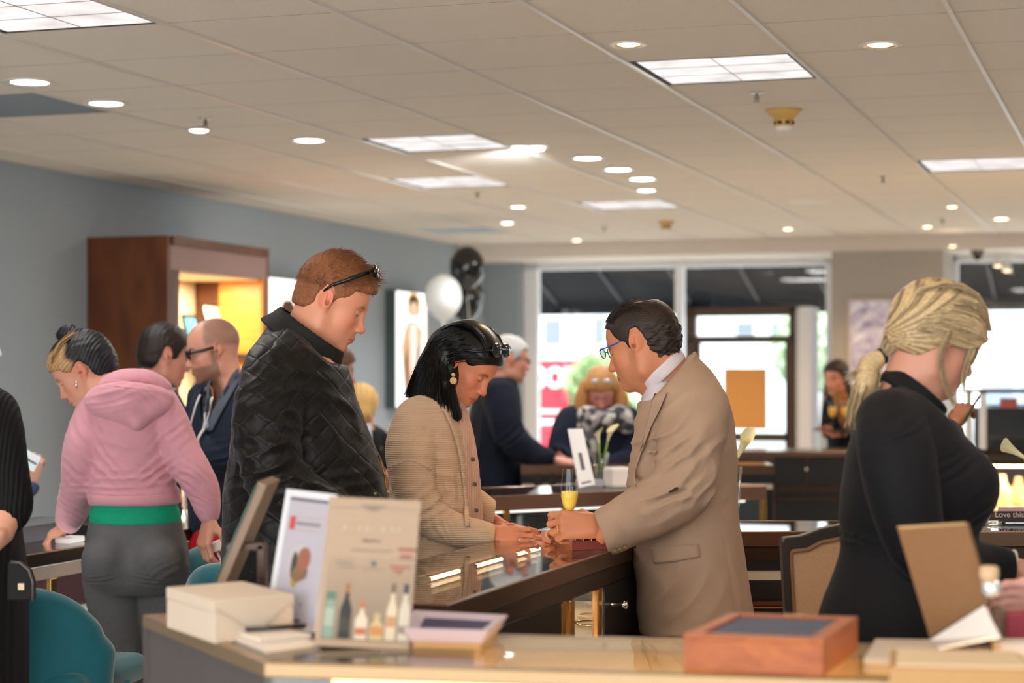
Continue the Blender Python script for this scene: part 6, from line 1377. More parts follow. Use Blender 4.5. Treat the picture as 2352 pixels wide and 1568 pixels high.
# ring on the near hand
A_ = HM @ Vector((0.104, -0.0, -0.006))
def finger_ring(p, HM, loc, r, m, name='ring', axis=(1, 0, -0.4)):
    q = Vector(axis).normalized().to_track_quat('Z', 'Y').to_matrix().to_4x4(); prof = [(r+0.0012*math.cos(a), 0.0018*math.sin(a)) for a in [i*math.pi/4 for i in range(9)]]
    return MB().lathe(prof, 20, M=HM @ Matrix.Translation(loc) @ q).build(name, m, p.root, world=True, smooth=True)
finger_ring(p, HM, (0.102, 0.010, -0.010), 0.0105, m_gold, axis=(0.8, 0, -0.6))
TAN = p; TANHM = HM

# ================================================================ man in the black quilted jacket
p = Person(5.3, 690, 'tall person with short reddish hair in a black quilted jacket, sunglasses on the head')
ROW = [(722,640,704,0,.05),(745,618,740,0,.09),(780,594,770,0,.15),(815,574,790,0,.205),(860,560,804,0,.225),(900,549,816,0,.23),(950,540,832,0,.23),(1000,533,852,0,.23),(1050,526,872,0,.23),(1090,520,884,0,.23),(1140,514,889,0,.23),
       (1200,511,886,0,.235),(1260,511,880,0,.24),(1340,512,872,0,.24)]
ARM = [p.P(655,862,-.165), p.P(640,930,-.22), p.P(640,1000,-.245), p.P(655,1075,-.255), p.P(705,1125,-.245), p.P(752,1150,-.215), p.P(785,1165,-.18)]
ARR = [.085, .084, .080, .078, .070, .060, .052]
FARM = [p.P(655,870,.16), p.P(650,1060,.25), p.P(760,1140,.2), p.P(840,1175,.12)]
M = frame(p.P(763, 690), yaw=0, pitch=25, s=0.99)
sk = (214, 146, 116)
S = Sculpt(); head_ops(S, M, jaw=1.04); neck(S, M, p, p.P(680, 822, 0), 0.060, 0.066)
S.cone(M @ Vector((0.0, 0, -0.09)), p.P(725, 825), 0.040, 0.050, k=0.03)
H = Sculpt(); HM = frame(p.P(770, 1160, -.13), yaw=30, pitch=30, roll=60, s=.8); hand_ops(H, HM, side=1)
C = coarse(p, ROW, [(ARM, ARR), (FARM, [.075, .07, .055, .045])]); legs(p, C, (690, 1300), [(660, -.13), (740, .13)], .1)
p.start([(S, 0.0026, face_color(M, sk, brow=(122, 74, 44), lips=(190, 110, 96), beard=(170, 110, 78), beard_a=0.25, blush=0.8)), (H, 0.0030, flat_color(sk)), (C, 0.014, flat_color(sk))])
LINE = [(.2,.070),(.094,.062),(.074,.054),(.056,.050),(.048,.03),(.036,.018),(.022,.012),(.014,-.012),(.006,-.014),(.004,.016),(-.004,.034),(-.022,.034),(-.034,.004),(-.036,-.025),(-.055,-.052),(-.3,-.060),(-.3,.3),(.2,.3)]
hm = hair_mat('ginger', (132, 80, 48), rough=0.6)
S = Sculpt(); hair_cap(S, M, 0.004, LINE, top=0.016, back=0.002); S.M = M; S.ell((0.074, 0, 0.078), (0.030, 0.046, 0.017), k=0.018, rot=(0, 10, 0)); S.polycut(LINE, k=.006); S.M = None
S.fold(lambda x, y, z: 0.0010*vnoise(x, y, z, 420, 8)+0.0012*vnoise(x, y, z, 130, 2)); p.part('hair', S, 0.0024, hm)
rnd = np.random.RandomState(5); tg = []
def tuft(M, n, zone, L, lean, rnd, out):
    for i in range(n):
        yy, a = rnd.uniform(-1.1, 1.1), rnd.uniform(*zone); e = math.sqrt(1-min(.95, (yy*.9)**2)); an = math.radians(a)
        n0 = np.array([math.cos(an)*e, yy*.85, math.sin(an)*e]); b0 = np.array([-.008, 0, .030])+n0*np.array([.101, .081, .104]); d = n0*0.7+np.array(lean)
        d /= np.linalg.norm(d); l = L*rnd.uniform(.6, 1.2); j = rnd.normal(size=3)*.25
        out.append([M @ Vector(b0), M @ Vector(b0+d*l*.5+j*l*.15), M @ Vector(b0+(d+np.array(lean)*.5+j*.5)*l)])
def tufts(name, p, M, m, specs, r, seed):
    rnd = np.random.RandomState(seed); out = []
    for (n, zone, L, lean) in specs: tuft(M, n, zone, L, lean, rnd, out)
    V = []; Fq = []; off = 0
    for gl in out:
        L = resample(gl, 5); T = np.gradient(L, axis=0); up = rnd.normal(size=3); X = np.cross(T, up); X /= np.linalg.norm(X, axis=1)[:, None]+1e-9; T /= np.linalg.norm(T, axis=1)[:, None]+1e-9; Y = np.cross(T, X)
        w_ = np.linspace(1, .15, 5)[:, None]*r*rnd.uniform(.7, 1.3)
        for k in range(3): V.append(L+(X*math.cos(2.094*k)+Y*math.sin(2.094*k))*w_)
        b = np.arange(4)
        for k in range(3): Fq.append(np.stack([off+k*5+b, off+((k+1)%3)*5+b, off+((k+1)%3)*5+b+1, off+k*5+b+1], 1))
        off += 15
    return mesh_from(name, np.concatenate(V), np.concatenate(Fq), m, p.root, None, 0)
tufts('hair_strand', p, M, hm, [(420, (30, 62), .030, (.65, 0, .15)), (1500, (62, 130), .016, (.5, 0, .1)), (2200, (110, 186), .011, (-.1, 0, -.6)), (900, (18, 120), .010, (.2, 0, -.5))], 0.0011, 6)
GM = M @ Matrix.Translation((-0.012, 0, 0.100)) @ Matrix.Rotation(math.radians(-24), 4, 'Y')
sg = bpy.data.objects.new('sunglasses', None); COL.objects.link(sg); sg.parent = p.root
for s_ in (-1, 1):
    MB().tube([M @ Vector(q) for q in [(.064, s_*.066, .112), (.045, s_*.084, .092), (.02, s_*.089, .066), (-.010, s_*.086, .038), (-.024, s_*.084, .014)]], [.0042, .0042, .0036, .003, .002], 8, flat=1.4).build('temple', m_blackpl, sg, world=True, smooth=True)
    MB().ball(M @ Vector((.079, s_*.040, .122)), (.009, .032, .021), 10, M=(M.to_3x3() @ Matrix.Rotation(math.radians(-35), 3, 'Y')).normalized()).build('lens', m_shade, sg, world=True, smooth=True)
MB().tube([M @ Vector(q) for q in [(.064, -.064, .112), (.070, -.03, .126), (.072, 0, .128), (.070, .03, .126), (.064, .064, .112)]], .004, 8).build('rim', m_blackpl, sg, world=True, smooth=True)
# quilted jacket: diamond quilting pressed into the cloth
def quilt(nt, b, mp):
    N = nt.nodes; L = nt.links; tc = N.new('ShaderNodeTexCoord'); sx = N.new('ShaderNodeSeparateXYZ'); L.new(tc.outputs['Object'], sx.inputs[0])
    def mth(op, a, bb):
        n = N.new('ShaderNodeMath'); n.operation = op
        for i, q in enumerate((a, bb)):
            if q is None: continue
            if isinstance(q, (int, float)): n.inputs[i].default_value = q
            else: L.new(q, n.inputs[i])
        return n.outputs[0]
    h = mth('ADD', sx.outputs[0], mth('MULTIPLY', sx.outputs[1], 0.35))
    nz = N.new('ShaderNodeTexNoise'); nz.inputs['Scale'].default_value = 9; L.new(tc.outputs['Object'], nz.inputs[0]); wob = mth('MULTIPLY', mth('SUBTRACT', nz.outputs[0], 0.5), 0.05)
    h = mth('ADD', h, wob); z = sx.outputs[2]
    outs = []
    for sg_ in (1, -1):
        u = mth('ADD', mth('MULTIPLY', h, 0.85*sg_), z); u = mth('DIVIDE', u, 0.056); f = mth('FRACT', u, None); dd = mth('ABSOLUTE', mth('SUBTRACT', f, 0.5), None)
        outs.append(mth('SUBTRACT', 1.0, mth('POWER', mth('MULTIPLY', dd, 2.0), 9.0)))
    hh = mth('MULTIPLY', outs[0], outs[1])
    n2 = N.new('ShaderNodeTexNoise'); n2.inputs['Scale'].default_value = 45; n2.inputs['Detail'].default_value = 3; L.new(tc.outputs['Object'], n2.inputs[0])
    hh = mth('ADD', hh, mth('MULTIPLY', n2.outputs[0], 0.9))
    bp = N.new('ShaderNodeBump'); bp.inputs['Strength'].default_value = 0.32; bp.inputs['Distance'].default_value = 0.007; L.new(hh, bp.inputs['Height']); L.new(bp.outputs[0], b.inputs['Normal'])
m_quilt = mat('black_quilting', (17, 14, 12), rough=0.5, spec=0.25, extra=quilt, sheen=0.1)
m_blackcloth = mat('black_corduroy', (20, 18, 17), rough=0.8)
S = Sculpt(); S.loft(p.rows(ROW), k=0)
S.ell(p.P(650, 850, -.13), (.09, .10, .08), k=0.05); S.ell(p.P(650, 850, .13), (.09, .10, .08), k=0.05)
S.chain(ARM, ARR, k=0.022, kk=0.02, dens=3); S.chain(FARM, [.085, .08, .065, .055], k=0.02, kk=0.02, dens=3)
neckcut(S, p, [(590,690),(630,722),(676,756),(722,790),(764,832),(800,842),(900,700)])
S.M = Matrix.Translation(p.P(690, 1325, 0)); S.boxop((0, 0, -0.2), (0.4, 0.4, 0.192), 0.002, k=0.006, sub=True); S.M = None
for a in [(640,1060,80,60,20,60,.009,1),(650,980,80,70,-25,70,.006,2),(640,900,70,60,30,64,.005,3),(740,1120,60,50,-35,44,.007,4),(800,960,60,110,-60,80,.006,5),(820,1110,60,60,20,60,.005,6),(570,1050,50,200,95,70,.005,7),(720,830,60,60,-40,60,.005,8)]: fold_at(S, p, *a[:7], seed=a[7])
crumple(S, 0.003, 38, 4); crumple(S, 0.0016, 85, 9)
p.part('quilted_jacket', S, 0.0048, m_quilt)
collar_ring(p, 'jacket_collar', (704, 776), (148, 108), 0.106, 0.104, 0.034, 0.008, m_blackcloth, flare=0.030, vox=.003)
m_zip = mat('brass_zip', (150, 110, 50), rough=0.35, metal=0.9); m_snap = mat('snap', (150, 140, 130), rough=0.25, metal=1.0)
MB().tube([p.P(x, y, -.03) for x, y in [(872,1045),(886,1090),(891,1140),(888,1200),(882,1260)]], .0028, 6).build('zip', m_zip, p.root, world=True, smooth=True)
button(p, 868, 1130, near_d(ROW, 868, 1130)-.006, .007, m_snap, 'snap', yaw=40)
MB().tube([p.P(x, y, near_d(ROW, x, y)-.010) for x, y in [(722,1096),(745,1075),(764,1058)]], .004, 6).build('pocket_welt', m_blackcloth, p.root, world=True)
S = Sculpt(); legs(p, S, (690, 1290), [(660, -.13), (740, .13)], .1, r=(.115, .085, .07)); p.part('trousers', S, 0.014, cloth('dark_denim', (32, 38, 52)))
shoe(p, 660, -.13, 0, m_shoe); shoe(p, 740, .13, 0, m_shoe)
# ================================================================ woman in the beige cardigan
p = Person(5.8, 1000, 'person with long straight black hair in a ribbed beige cardigan at the central counter')
ROW = [(905,958,1060,0,.10),(930,930,1064,0,.15),(960,912,1070,0,.185),(1000,902,1078,0,.19),(1040,897,1086,0,.185),(1080,895,1092,0,.17),(1130,894,1096,0,.155),(1180,894,1100,0,.165),(1230,894,1102,0,.18),(1290,896,1104,0,.19),(1360,900,1104,0,.19),(1450,905,1100,0,.18)]
ARM = [p.P(962,965,-.13), p.P(950,1020,-.165), p.P(952,1080,-.18), p.P(968,1140,-.19), p.P(1000,1180,-.19), p.P(1055,1206,-.18), p.P(1128,1220,-.165)]
ARR = [.062, .070, .062, .055, .050, .043, .036]
FARM = [p.P(1000,965,.13), p.P(1010,1110,.19), p.P(1085,1165,.17), p.P(1135,1200,.14), p.P(1165,1218,.12)]
M = frame(p.P(1073, 832), yaw=-24, pitch=39, s=0.93)
sk = (206, 132, 100)
S = Sculpt(); head_ops(S, M, female=True, nose=0.92); neck(S, M, p, p.P(1005, 925, 0), 0.048, 0.062)
H = Sculpt(); HM = frame(p.P(1128, 1216, -.165), yaw=-2, pitch=6, roll=58, s=.84)
tipA = hand_ops(H, HM, curls=[(0.02, .45, .35), (0.05, .45, .35), (0.08, .50, .4), (0.12, .5, .4)], thumb=0.8, side=1, spread=1.3)
H2 = Sculpt(); HM2 = frame(p.P(1168, 1222, .115), yaw=-8, pitch=14, roll=-30, s=.9)
tipB = hand_ops(H2, HM2, curls=[(0.1, .3, .2)]*4, thumb=0.3, side=-1)
C = coarse(p, ROW, [(ARM, ARR), (FARM, [.05, .048, .042, .038, .032])]); legs(p, C, (1000, 1400), [(985, -.09), (1015, .09)], .08)
p.start([(S, 0.0025, face_color(M, sk, brow=(46, 30, 24), lips=(176, 84, 76), blush=0.9, lash=(14, 10, 10), browa=.85)), (H, 0.0021, flat_color(sk)), (H2, 0.0024, flat_color(sk)), (C, 0.014, flat_color(sk))])
m_nail = mat('nail_polish', (22, 14, 20), rough=0.12)
for (a, b) in tipA[:4]+tipB[:4]:
    a = Vector(a); b = Vector(b); dd = (b-a).normalized(); MB().ball(b+dd*.001+Vector((0, -0.002, .003)), (.0062, .0048, .0034), 8, M=dd.to_track_quat('X', 'Z').to_matrix()).build('nail', m_nail, p.root, world=True, smooth=True)
m_silver = mat('silver', (220, 216, 210), rough=0.15, metal=1.0)
finger_ring(p, HM, (0.098, -0.010, -0.001), 0.0104, m_silver)
# hair: parted bob falling to the shoulder blades
hm = mat('hair_black', (11, 9, 9), rough=0.33, spec=.45)
LINE = [(.2,.066),(.090,.060),(.074,.048),(.060,.036),(.048,.022),(.034,.016),(.020,.024),(.006,.036),(-.012,.036),(-.026,.022),(-.028,-.03),(-.03,-.09),(-.035,-.2),(-.4,-.2),(-.4,.3),(.2,.3)]
S = Sculpt(); S.M = M
S.ell((-.016, 0, .034), (.108, .087, .098), k=0); S.ell((.034, 0, .046), (.064, .072, .064), k=.03); S.ell((-.05, 0, -.03), (.068, .076, .08), k=.03)
S.polycut(LINE, k=.006); S.M = None
S.chain([p.P(1030, 800, 0), p.P(1008, 850, 0), p.P(985, 888, -.0), p.P(965, 905, -.0)], [.065, .058, .045, .028], k=.03, dens=2)
S.chain([p.P(1028, 850, -.03), p.P(1022, 890, -.07), p.P(1020, 925, -.10)], [.035, .034, .016], k=.03, dens=2)
S.chain([p.P(1022, 830, 0), p.P(1022, 880, -.01), p.P(1030, 925, -.02)], [.06, .050, .030], k=.03, dens=2)
p.part('hair', S, .0035, hm)
for sd_, (yo, zs) in enumerate([(-1, 1), (1, 1)]):
    gl = []
    ends = [(933, 905), (948, 915), (968, 925), (990, 930), (1012, 938), (1030, 948), (1044, 958), (1054, 962), (1062, 955)]
    for j, e in enumerate(ends):
        t = j/8; top = M @ Vector((.094-.155*(1-t)**1.0-.008, yo*.012, .112-.046*t*t+.010*math.sin(t*3)))
        mid1 = M @ Vector((.052-.140*(1-t), yo*(.076+.010*math.sin(t*3.1)), .066-.010*t)); mid2 = M @ Vector((-.022-.085*(1-t), yo*.090, .012-.03*t))
        dd = -.155 if yo < 0 else .12
        gl.append([top, mid1, mid2, (mid2+p.P(e[0], e[1], dd*.8))/2+Vector((-.003, 0, .004)), p.P(e[0], e[1], dd*(.25+.75*min(1, 2.2*t) if t < .5 else 1-.5*(t-.5)))])
    strands('hair_strand', gl, hm, p.root, 1900 if yo < 0 else 350, .0013, jit=.0032, seed=11+sd_, seg=12)
gl = [[M @ Vector(q) for q in [(.090-7*yy*yy, yy, .060+.014*math.cos(yy*30)), (.05, yy*1.05, .098), (-.01, yy*1.1, .118), (-.07, yy*1.1, .10), (-.108, yy, .05), (-.108, yy, 0.0)]]+[p.P(962, 888, yy)] for yy in np.linspace(-.066, .066, 9)]
strands('hair_strand', gl, hm, p.root, 600, .0012, jit=.003, seed=21, seg=12)
# sunglasses on the head, earring, necklace
sg = bpy.data.objects.new('sunglasses', None); COL.objects.link(sg); sg.parent = p.root
for s_ in (-1, 1):
    MB().ball(M @ Vector((.070, s_*.035, .106)), (.008, .034, .022), 10, M=(M.to_3x3() @ Matrix.Rotation(math.radians(-38), 3, 'Y')).normalized()).build('lens', m_shade, sg, world=True, smooth=True)
    MB().tube([M @ Vector(q) for q in [(.062, s_*.062, .094), (.04, s_*.082, .075), (0, s_*.092, .05), (-.02, s_*.09, .03)]], .003, 8).build('temple', m_blackpl, sg, world=True, smooth=True)
MB().tube([M @ Vector(q) for q in [(.062, -.062, .098), (.074, -.03, .112), (.078, 0, .114), (.074, .03, .112), (.062, .062, .098)]], .003, 8).build('rim', m_blackpl, sg, world=True, smooth=True)
e0 = p.P(1044, 853, -.118); er = bpy.data.objects.new('earring', None); COL.objects.link(er); er.parent = p.root
m_ear = mat('earring_gold', (226, 190, 140), rough=0.35, metal=0.7, bump=0.5, bscale=900)
for (dz, rr) in ((-.010, .0062), (-.027, .0105)):
    MB().ball(e0+Vector((0, -.004, dz)), (rr, .003, rr), 10).build('disc', m_ear, er, world=True, smooth=True)
# blouse
m_blouse = cloth('pink_blouse', (206, 164, 142), wave=(60, 0.6, 'X', .002, 3), rough=0.8)
S = Sculpt(); S.loft(p.rows([(920,1010,1066,-.01,.08),(960,1008,1079,-.01,.10),(1000,1008,1089,-.01,.105),(1060,1008,1099,-.01,.10),(1120,1008,1105,-.01,.10),(1180,1008,1109,-.01,.10),(1230,1008,1110,-.01,.11),(1300,1008,1109,-.01,.12),(1440,1008,1108,-.01,.12)]), k=0)
fold_at(S, p, 1095, 1100, 30, 200, 80, 14, .003, 1); p.part('blouse', S, .004, m_blouse)
for (x, y) in [(1061, 1001), (1088, 1051), (1092, 1107), (1096, 1166), (1101, 1228)]: button(p, x, y, -.102+.0 if x > 1070 else -.104, .0068, mat('grey_button', (92, 78, 72), rough=.35), yaw=35)
m_rib = mat('rib_knit', (208, 175, 144), rough=0.9, spec=.2, sheen=.2, noise=.05, nscale=30, wave=(50, 0.6, 'Z', .003, .6), bump=.2, bscale=600)
S = Sculpt(); S.loft(p.rows(ROW), k=0)
S.ell(p.P(968, 955, -.10), (.07, .075, .06), k=.04); S.ell(p.P(980, 955, .10), (.07, .075, .06), k=.04)
S.chain(ARM, ARR, k=.02, kk=.015, dens=3); S.chain(FARM, [.055, .052, .046, .042, .036], k=.02, kk=.015, dens=3)
S.M = Matrix.Translation(p.P(1085, 1130, 0)) @ Matrix.Rotation(math.radians(8), 4, 'Y'); S.boxop((.055, 0, 0), (.06, .075, .5), .01, k=.01, sub=True); S.M = None
S.ell(p.P(1035, 925, -.02), (.075, .075, .07), k=.01, sub=True)
S.M = Matrix.Translation(p.P(1131, 1219, 0)) @ Matrix.Rotation(math.radians(8), 4, 'Y'); S.boxop((.10, 0, 0), (.10, .4, .2), .002, k=.004, sub=True); S.M = None
S.cone(p.P(895, 1062, -.16), p.P(950, 1046, -.22), .0, .0025, k=.006, sub=True); S.cone(p.P(950, 1046, -.235), p.P(1000, 1065, -.2), .0025, .0, k=.006, sub=True)
for a in [(985,1150,50,45,35,40,.006,1),(1020,1195,40,40,-70,26,.004,2),(1050,1110,30,160,92,36,.006,3),(960,1000,50,60,70,50,.003,4),(920,1200,30,160,88,40,.003,5)]: fold_at(S, p, *a[:7], seed=a[7])
# real rib relief following the sleeve and the body
cg = p.part('cardigan', S, .0040, m_rib); sf = surf(p, cg)
pts = resample([(x, y, 0) for x, y in [(1026,938),(1046,985),(1060,1040),(1068,1100),(1074,1160),(1078,1196)]], 22)
MB().tube([p.P(q[0], q[1], sf(q[0], q[1])-.001) for q in pts], .0085, 8, flat=.5).build('front_band', m_rib, p.root, world=True, smooth=True)
pts = resample([(x, y, 0) for x, y in [(903,1066),(925,1056),(950,1048),(975,1056),(998,1070)]], 14)
MB().tube([p.P(q[0], q[1], sf(q[0], q[1])-.0005) for q in pts], .0018, 6).build('sleeve_seam', m_rib, p.root, world=True, smooth=True)
m_cuff = mat('fine_knit', (200, 166, 128), rough=.9, noise=.04, bump=.2, bscale=900)
S = Sculpt(); S.chain([p.P(1068, 1211, -.177), p.P(1100, 1216, -.171), p.P(1133, 1221, -.164)], [.041, .0405, .036], k=0); S.half(p.P(1138, 1218, 0), (1, 0, -.1)); S.half(p.P(1066, 1200, 0), (-1, 0, .2)); p.part('cuff', S, .003, m_cuff, label='smooth pale cuff')
S = Sculpt(); legs(p, S, (1000, 1400), [(985, -.09), (1015, .09)], .08, r=(.10, .07, .055)); p.part('trousers', S, .014, MATS['dark_denim'])
shoe(p, 985, -.09, 0, m_shoe); shoe(p, 1015, .09, 0, m_shoe)
# ================================================================ woman in the pink hoodie
p = Person(6.3, 310, 'person in a pink hoodie, green top and grey leggings seen from behind')
ROW = [(872,262,330,0,.06),(895,238,372,0,.10),(925,214,394,0,.12),(960,198,402,0,.125),(1000,194,402,0,.125),(1040,198,402,0,.12),(1080,202,402,0,.12),(1110,203,404,0,.12),(1130,204,412,0,.128),(1150,204,414,0,.130),(1158,205,414,0,.128)]
GREEN = [(1130,216,400,0,.105),(1160,212,408,0,.114),(1180,206,414,0,.122),(1202,206,415,0,.126)]
LEG = [(1190,206,414,0,.12),(1210,203,418,0,.125),(1240,198,428,.0,.135),(1270,196,434,-.01,.15),(1300,196,436,-.02,.155),(1330,200,434,-.02,.145),(1360,206,430,-.01,.12)]
ARM = [p.P(236,925,-.02), p.P(212,975,-.03), p.P(196,1035,-.04), p.P(180,1100,.02), p.P(148,1160,.14), p.P(122,1198,.24), p.P(103,1222,.33)]
ARR = [.055, .058, .058, .056, .052, .042, .032]
ARM2 = [p.P(372,925,-.02), p.P(396,975,-.03), p.P(418,1030,-.04), p.P(450,1082,-.05), p.P(474,1130,-.05), p.P(486,1180,-.05)]
AR2R = [.052, .055, .054, .052, .045, .032]
M = frame(p.P(190, 850), yaw=183, pitch=34, s=0.93)
sk = (208, 148, 124)
S = Sculpt(); head_ops(S, M, female=True, nose=.95); neck(S, M, p, p.P(262, 905, -.02), .048, .062)
H = Sculpt(); HM = frame(p.P(104, 1222, .33), yaw=170, pitch=30, roll=-20, s=.85); hand_ops(H, HM, curls=[(.5, .7, .5)]*4, side=-1, thumb=.3)
H2 = Sculpt(); HM2 = frame(p.P(488, 1192, -.05), yaw=240, pitch=68, roll=20, s=.95); tp2 = hand_ops(H2, HM2, curls=[(.5, .6, .4), (.55, .7, .4), (.6, .7, .4), (.65, .7, .4)], side=1, thumb=.5)
C = coarse(p, ROW+[(1250,210,420,0,.12)], [(ARM, ARR), (ARM2, AR2R)]); C.chain([p.P(262, 1250, 0), p.P(285, 1500, -.02), p.P(290, 1880, 0)], [.07, .055, .035], k=.02, dens=1); C.chain([p.P(370, 1250, 0), p.P(380, 1500, .02), p.P(372, 1880, .06)], [.07, .055, .035], k=.02, dens=1)
p.start([(S, .0026, face_color(M, sk, brow=(90, 62, 48), lips=(190, 110, 104), blush=.8)), (H, .0026, flat_color(sk)), (H2, .0026, flat_color(sk)), (C, .014, flat_color(sk))])
# two-tone hair, blond at the front and black behind, in a messy bun
def tone(v):
    q = inv_pts(M, v); t = np.clip((q[:, 0]-.000+.25*(q[:, 2]-.04)+.012*np.sin(q[:, 2]*90+q[:, 1]*60))/.02, 0, 1)[:, None]; t = t*np.clip((.115-q[:, 2])/.012, 0, 1)[:, None]
    st = (.5+.5*np.sin(q[:, 0]*140+q[:, 2]*520+3*np.sin(q[:, 1]*40)))[:, None]
    blond = np.array(lin((186, 146, 100)))*(1-.55*st)+np.array(lin((108, 78, 52)))*.55*st; blk = np.array(lin((22, 22, 28)))
    return blond*t+blk*(1-t)
hm = hair_mat('two_tone', (60, 50, 44), rough=.34, attr=True)
LINE = [(.2,.060),(.090,.054),(.074,.046),(.058,.038),(.046,.02),(.030,.008),(.012,.020),(-.004,.030),(-.020,.026),(-.032,.0),(-.036,-.04),(-.05,-.075),(-.3,-.09),(-.3,.3),(.2,.3)]
S = Sculpt(); hair_cap(S, M, .012, LINE, top=.006, back=.012); S.M = M; S.ell((-.080, 0, -.005), (.046, .06, .060), k=.02); S.ell((-.03, 0, .138), (.036, .034, .030), k=.01); S.ell((-.045, .0, .118), (.035, .04, .022), k=.012); S.M = None
Aq = np.linalg.inv(npM(M))
S.fold(lambda x, y, z: .0010*np.sin(430*((Aq[2,0]*x+Aq[2,1]*y+Aq[2,2]*z+Aq[2,3])+.5*(Aq[0,0]*x+Aq[0,1]*y+Aq[0,2]*z+Aq[0,3]))+3*np.sin((Aq[0,0]*x+Aq[0,2]*z)*45))+.0016*vnoise(x, y, z, 160, 3)); p.part('hair', S, .0028, hm, tone)
def tcol(rnd): return lin((24, 24, 30))
rnd = np.random.RandomState(2); gl = []
for k in range(14):
    a = rnd.uniform(0, 6.28); c0 = M @ Vector((-.025, 0, .120)); q = [c0+Vector((math.cos(a+t*2.2)*.03*(1+.2*t), math.sin(a+t*2.2)*.03, .018*math.sin(t*1.5+a))) for t in np.linspace(0, 1.6, 6)]; gl.append(q)
for g_ in gl: strands('bun_strand', [g_, g_], hm, p.root, 16, .0013, jit=.004, seed=int(rnd.randint(99)), color=tcol)
gl = [LM(M, (.078-5*yy*yy, yy, .058), (.05, yy*1.15, .088), (0, yy*1.2, .112), (-.05, yy*.9, .118), (-.06, yy*.6, .118)) for yy in np.linspace(-.062, .062, 8)]
strands('hair_strand', gl, hm, p.root, 260, .0012, jit=.004, seed=8, color=lambda r: lin((196, 156, 108)) if r.rand() < .7 else lin((110, 80, 56)))
gl = [LM(M, (.030, -.084, .030-.012*k), (-.005, -.092, .044-.020*k), (-.05, -.082, .03-.022*k), (-.095, -.04, .012-.016*k), (-.118, 0, .01-.01*k)) for k in range(5)]
strands('hair_strand', gl, hm, p.root, 300, .0013, jit=.005, seed=9, color=lambda r: lin((26, 26, 32)) if r.rand() < .85 else lin((150, 116, 82)))
e0 = M @ Vector((-.002, .082, -.036)) if False else M @ Vector((-.002, -.082, -.036))
e0 = p.P(191, 884, -.10); MB().tube([e0+Vector((0, 0, .012)), e0, e0+Vector((.002, 0, -.010))], [.0025, .004, .003], 8).build('earring', m_silver, p.root, world=True, smooth=True)
m_pink = cloth('pink_fleece', (208, 148, 160), rough=.9, sheen=.3, bump=.25, bscale=700, noise=.04)
S = Sculpt(); S.loft(p.rows(ROW), k=0); S.ell(p.P(240, 930, -.01), (.055, .08, .06), k=.04); S.ell(p.P(366, 930, -.01), (.055, .08, .06), k=.04)
S.chain(ARM, ARR, k=.025, kk=.02, dens=3); S.chain(ARM2, AR2R, k=.025, kk=.02, dens=3)
S.ell(p.P(262, 878, .0), (.05, .05, .03), k=.01, sub=True)
S.M = frame(p.P(100, 1228, .34), yaw=180, pitch=45); S.boxop((.103, 0, 0), (.10, .2, .09), .002, k=.004, sub=True); S.M = None
S.M = frame(p.P(487, 1192, -.05), yaw=0, pitch=82); S.boxop((.103, 0, 0), (.10, .2, .09), .002, k=.004, sub=True); S.M = None
for a in [(300,1110,110,40,3,30,.007,1),(250,1060,60,60,-50,36,.006,2),(370,1080,50,50,35,34,.005,3),(320,1020,90,60,-20,60,.004,4),(452,1095,30,50,-35,26,.007,5),(470,1140,30,30,-20,20,.005,6),(190,1080,34,60,-30,44,.005,7),(214,985,40,60,-60,40,.005,8),(140,1170,40,40,-50,30,.004,9),(398,1000,40,50,50,34,.004,12)]: fold_at(S, p, *a[:7], seed=a[7])
crumple(S, .0020, 30, 5)
hd_ = p.part('hoodie', S, .0044, m_pink); sf = surf(p, hd_)
S = Sculpt(); S.loft(p.rows([(1130,203,413,0,.131),(1142,202,415,0,.133),(1156,204,415,0,.130)]), k=0); p.part('waistband', S, .004, m_pink)
# hood lying on the back: a folded shell with an inner hollow
S = Sculpt()
S.ell(p.P(300, 925, -.075), (.132, .070, .058), k=0, rot=(0, 4, 0)); S.cone(p.P(312, 935, -.105), p.P(330, 966, -.120), .055, .022, k=.035); S.cone(p.P(250, 925, -.08), p.P(325, 965, -.11), .045, .02, k=.03); S.cone(p.P(372, 922, -.08), p.P(332, 965, -.11), .042, .02, k=.03)
S.chain([p.P(216, 938, -.02), p.P(228, 915, -.075), p.P(262, 900, -.115), p.P(310, 896, -.13), p.P(356, 902, -.11), p.P(392, 916, -.06)], [.018, .022, .024, .024, .024, .022], k=.02, kk=.015, dens=4)
S.chain([p.P(226, 925, .0), p.P(250, 892, -.04), p.P(290, 874, -.06), p.P(340, 874, -.05), p.P(380, 892, -.02)], [.022, .030, .032, .032, .026], k=.02, kk=.015, dens=4)
S.ell(p.P(300, 890, -.088), (.085, .016, .010), k=.012, sub=True)
S.cone(p.P(334, 900, -.165), p.P(331, 985, -.15), .002, .002, k=.007, sub=True)
for a in [(270,915,60,30,14,26,.004,1),(370,925,40,30,-40,24,.003,3),(300,885,60,20,-8,14,.003,4)]: fold_at(S, p, *a[:7], seed=a[7])
p.part('hood', S, .004, m_pink)
S = Sculpt(); S.loft(p.rows(GREEN), k=0); fold_at(S, p, 310, 1165, 140, 30, 2, 13, .004, 2); fold_at(S, p, 230, 1190, 60, 20, -12, 10, .003, 3); p.part('green_top', S, .004, cloth('green_jersey', (14, 150, 112), rough=.7, bump=.1))
m_legg = cloth('grey_leggings', (92, 92, 94), rough=.85, noise=.22, nscale=420, bump=.15)
S = Sculpt(); S.loft(p.rows(LEG), k=0)
S.ell(p.P(260, 1280, -.095), (.080, .110, .085), k=.03); S.ell(p.P(374, 1280, -.095), (.078, .110, .085), k=.03)
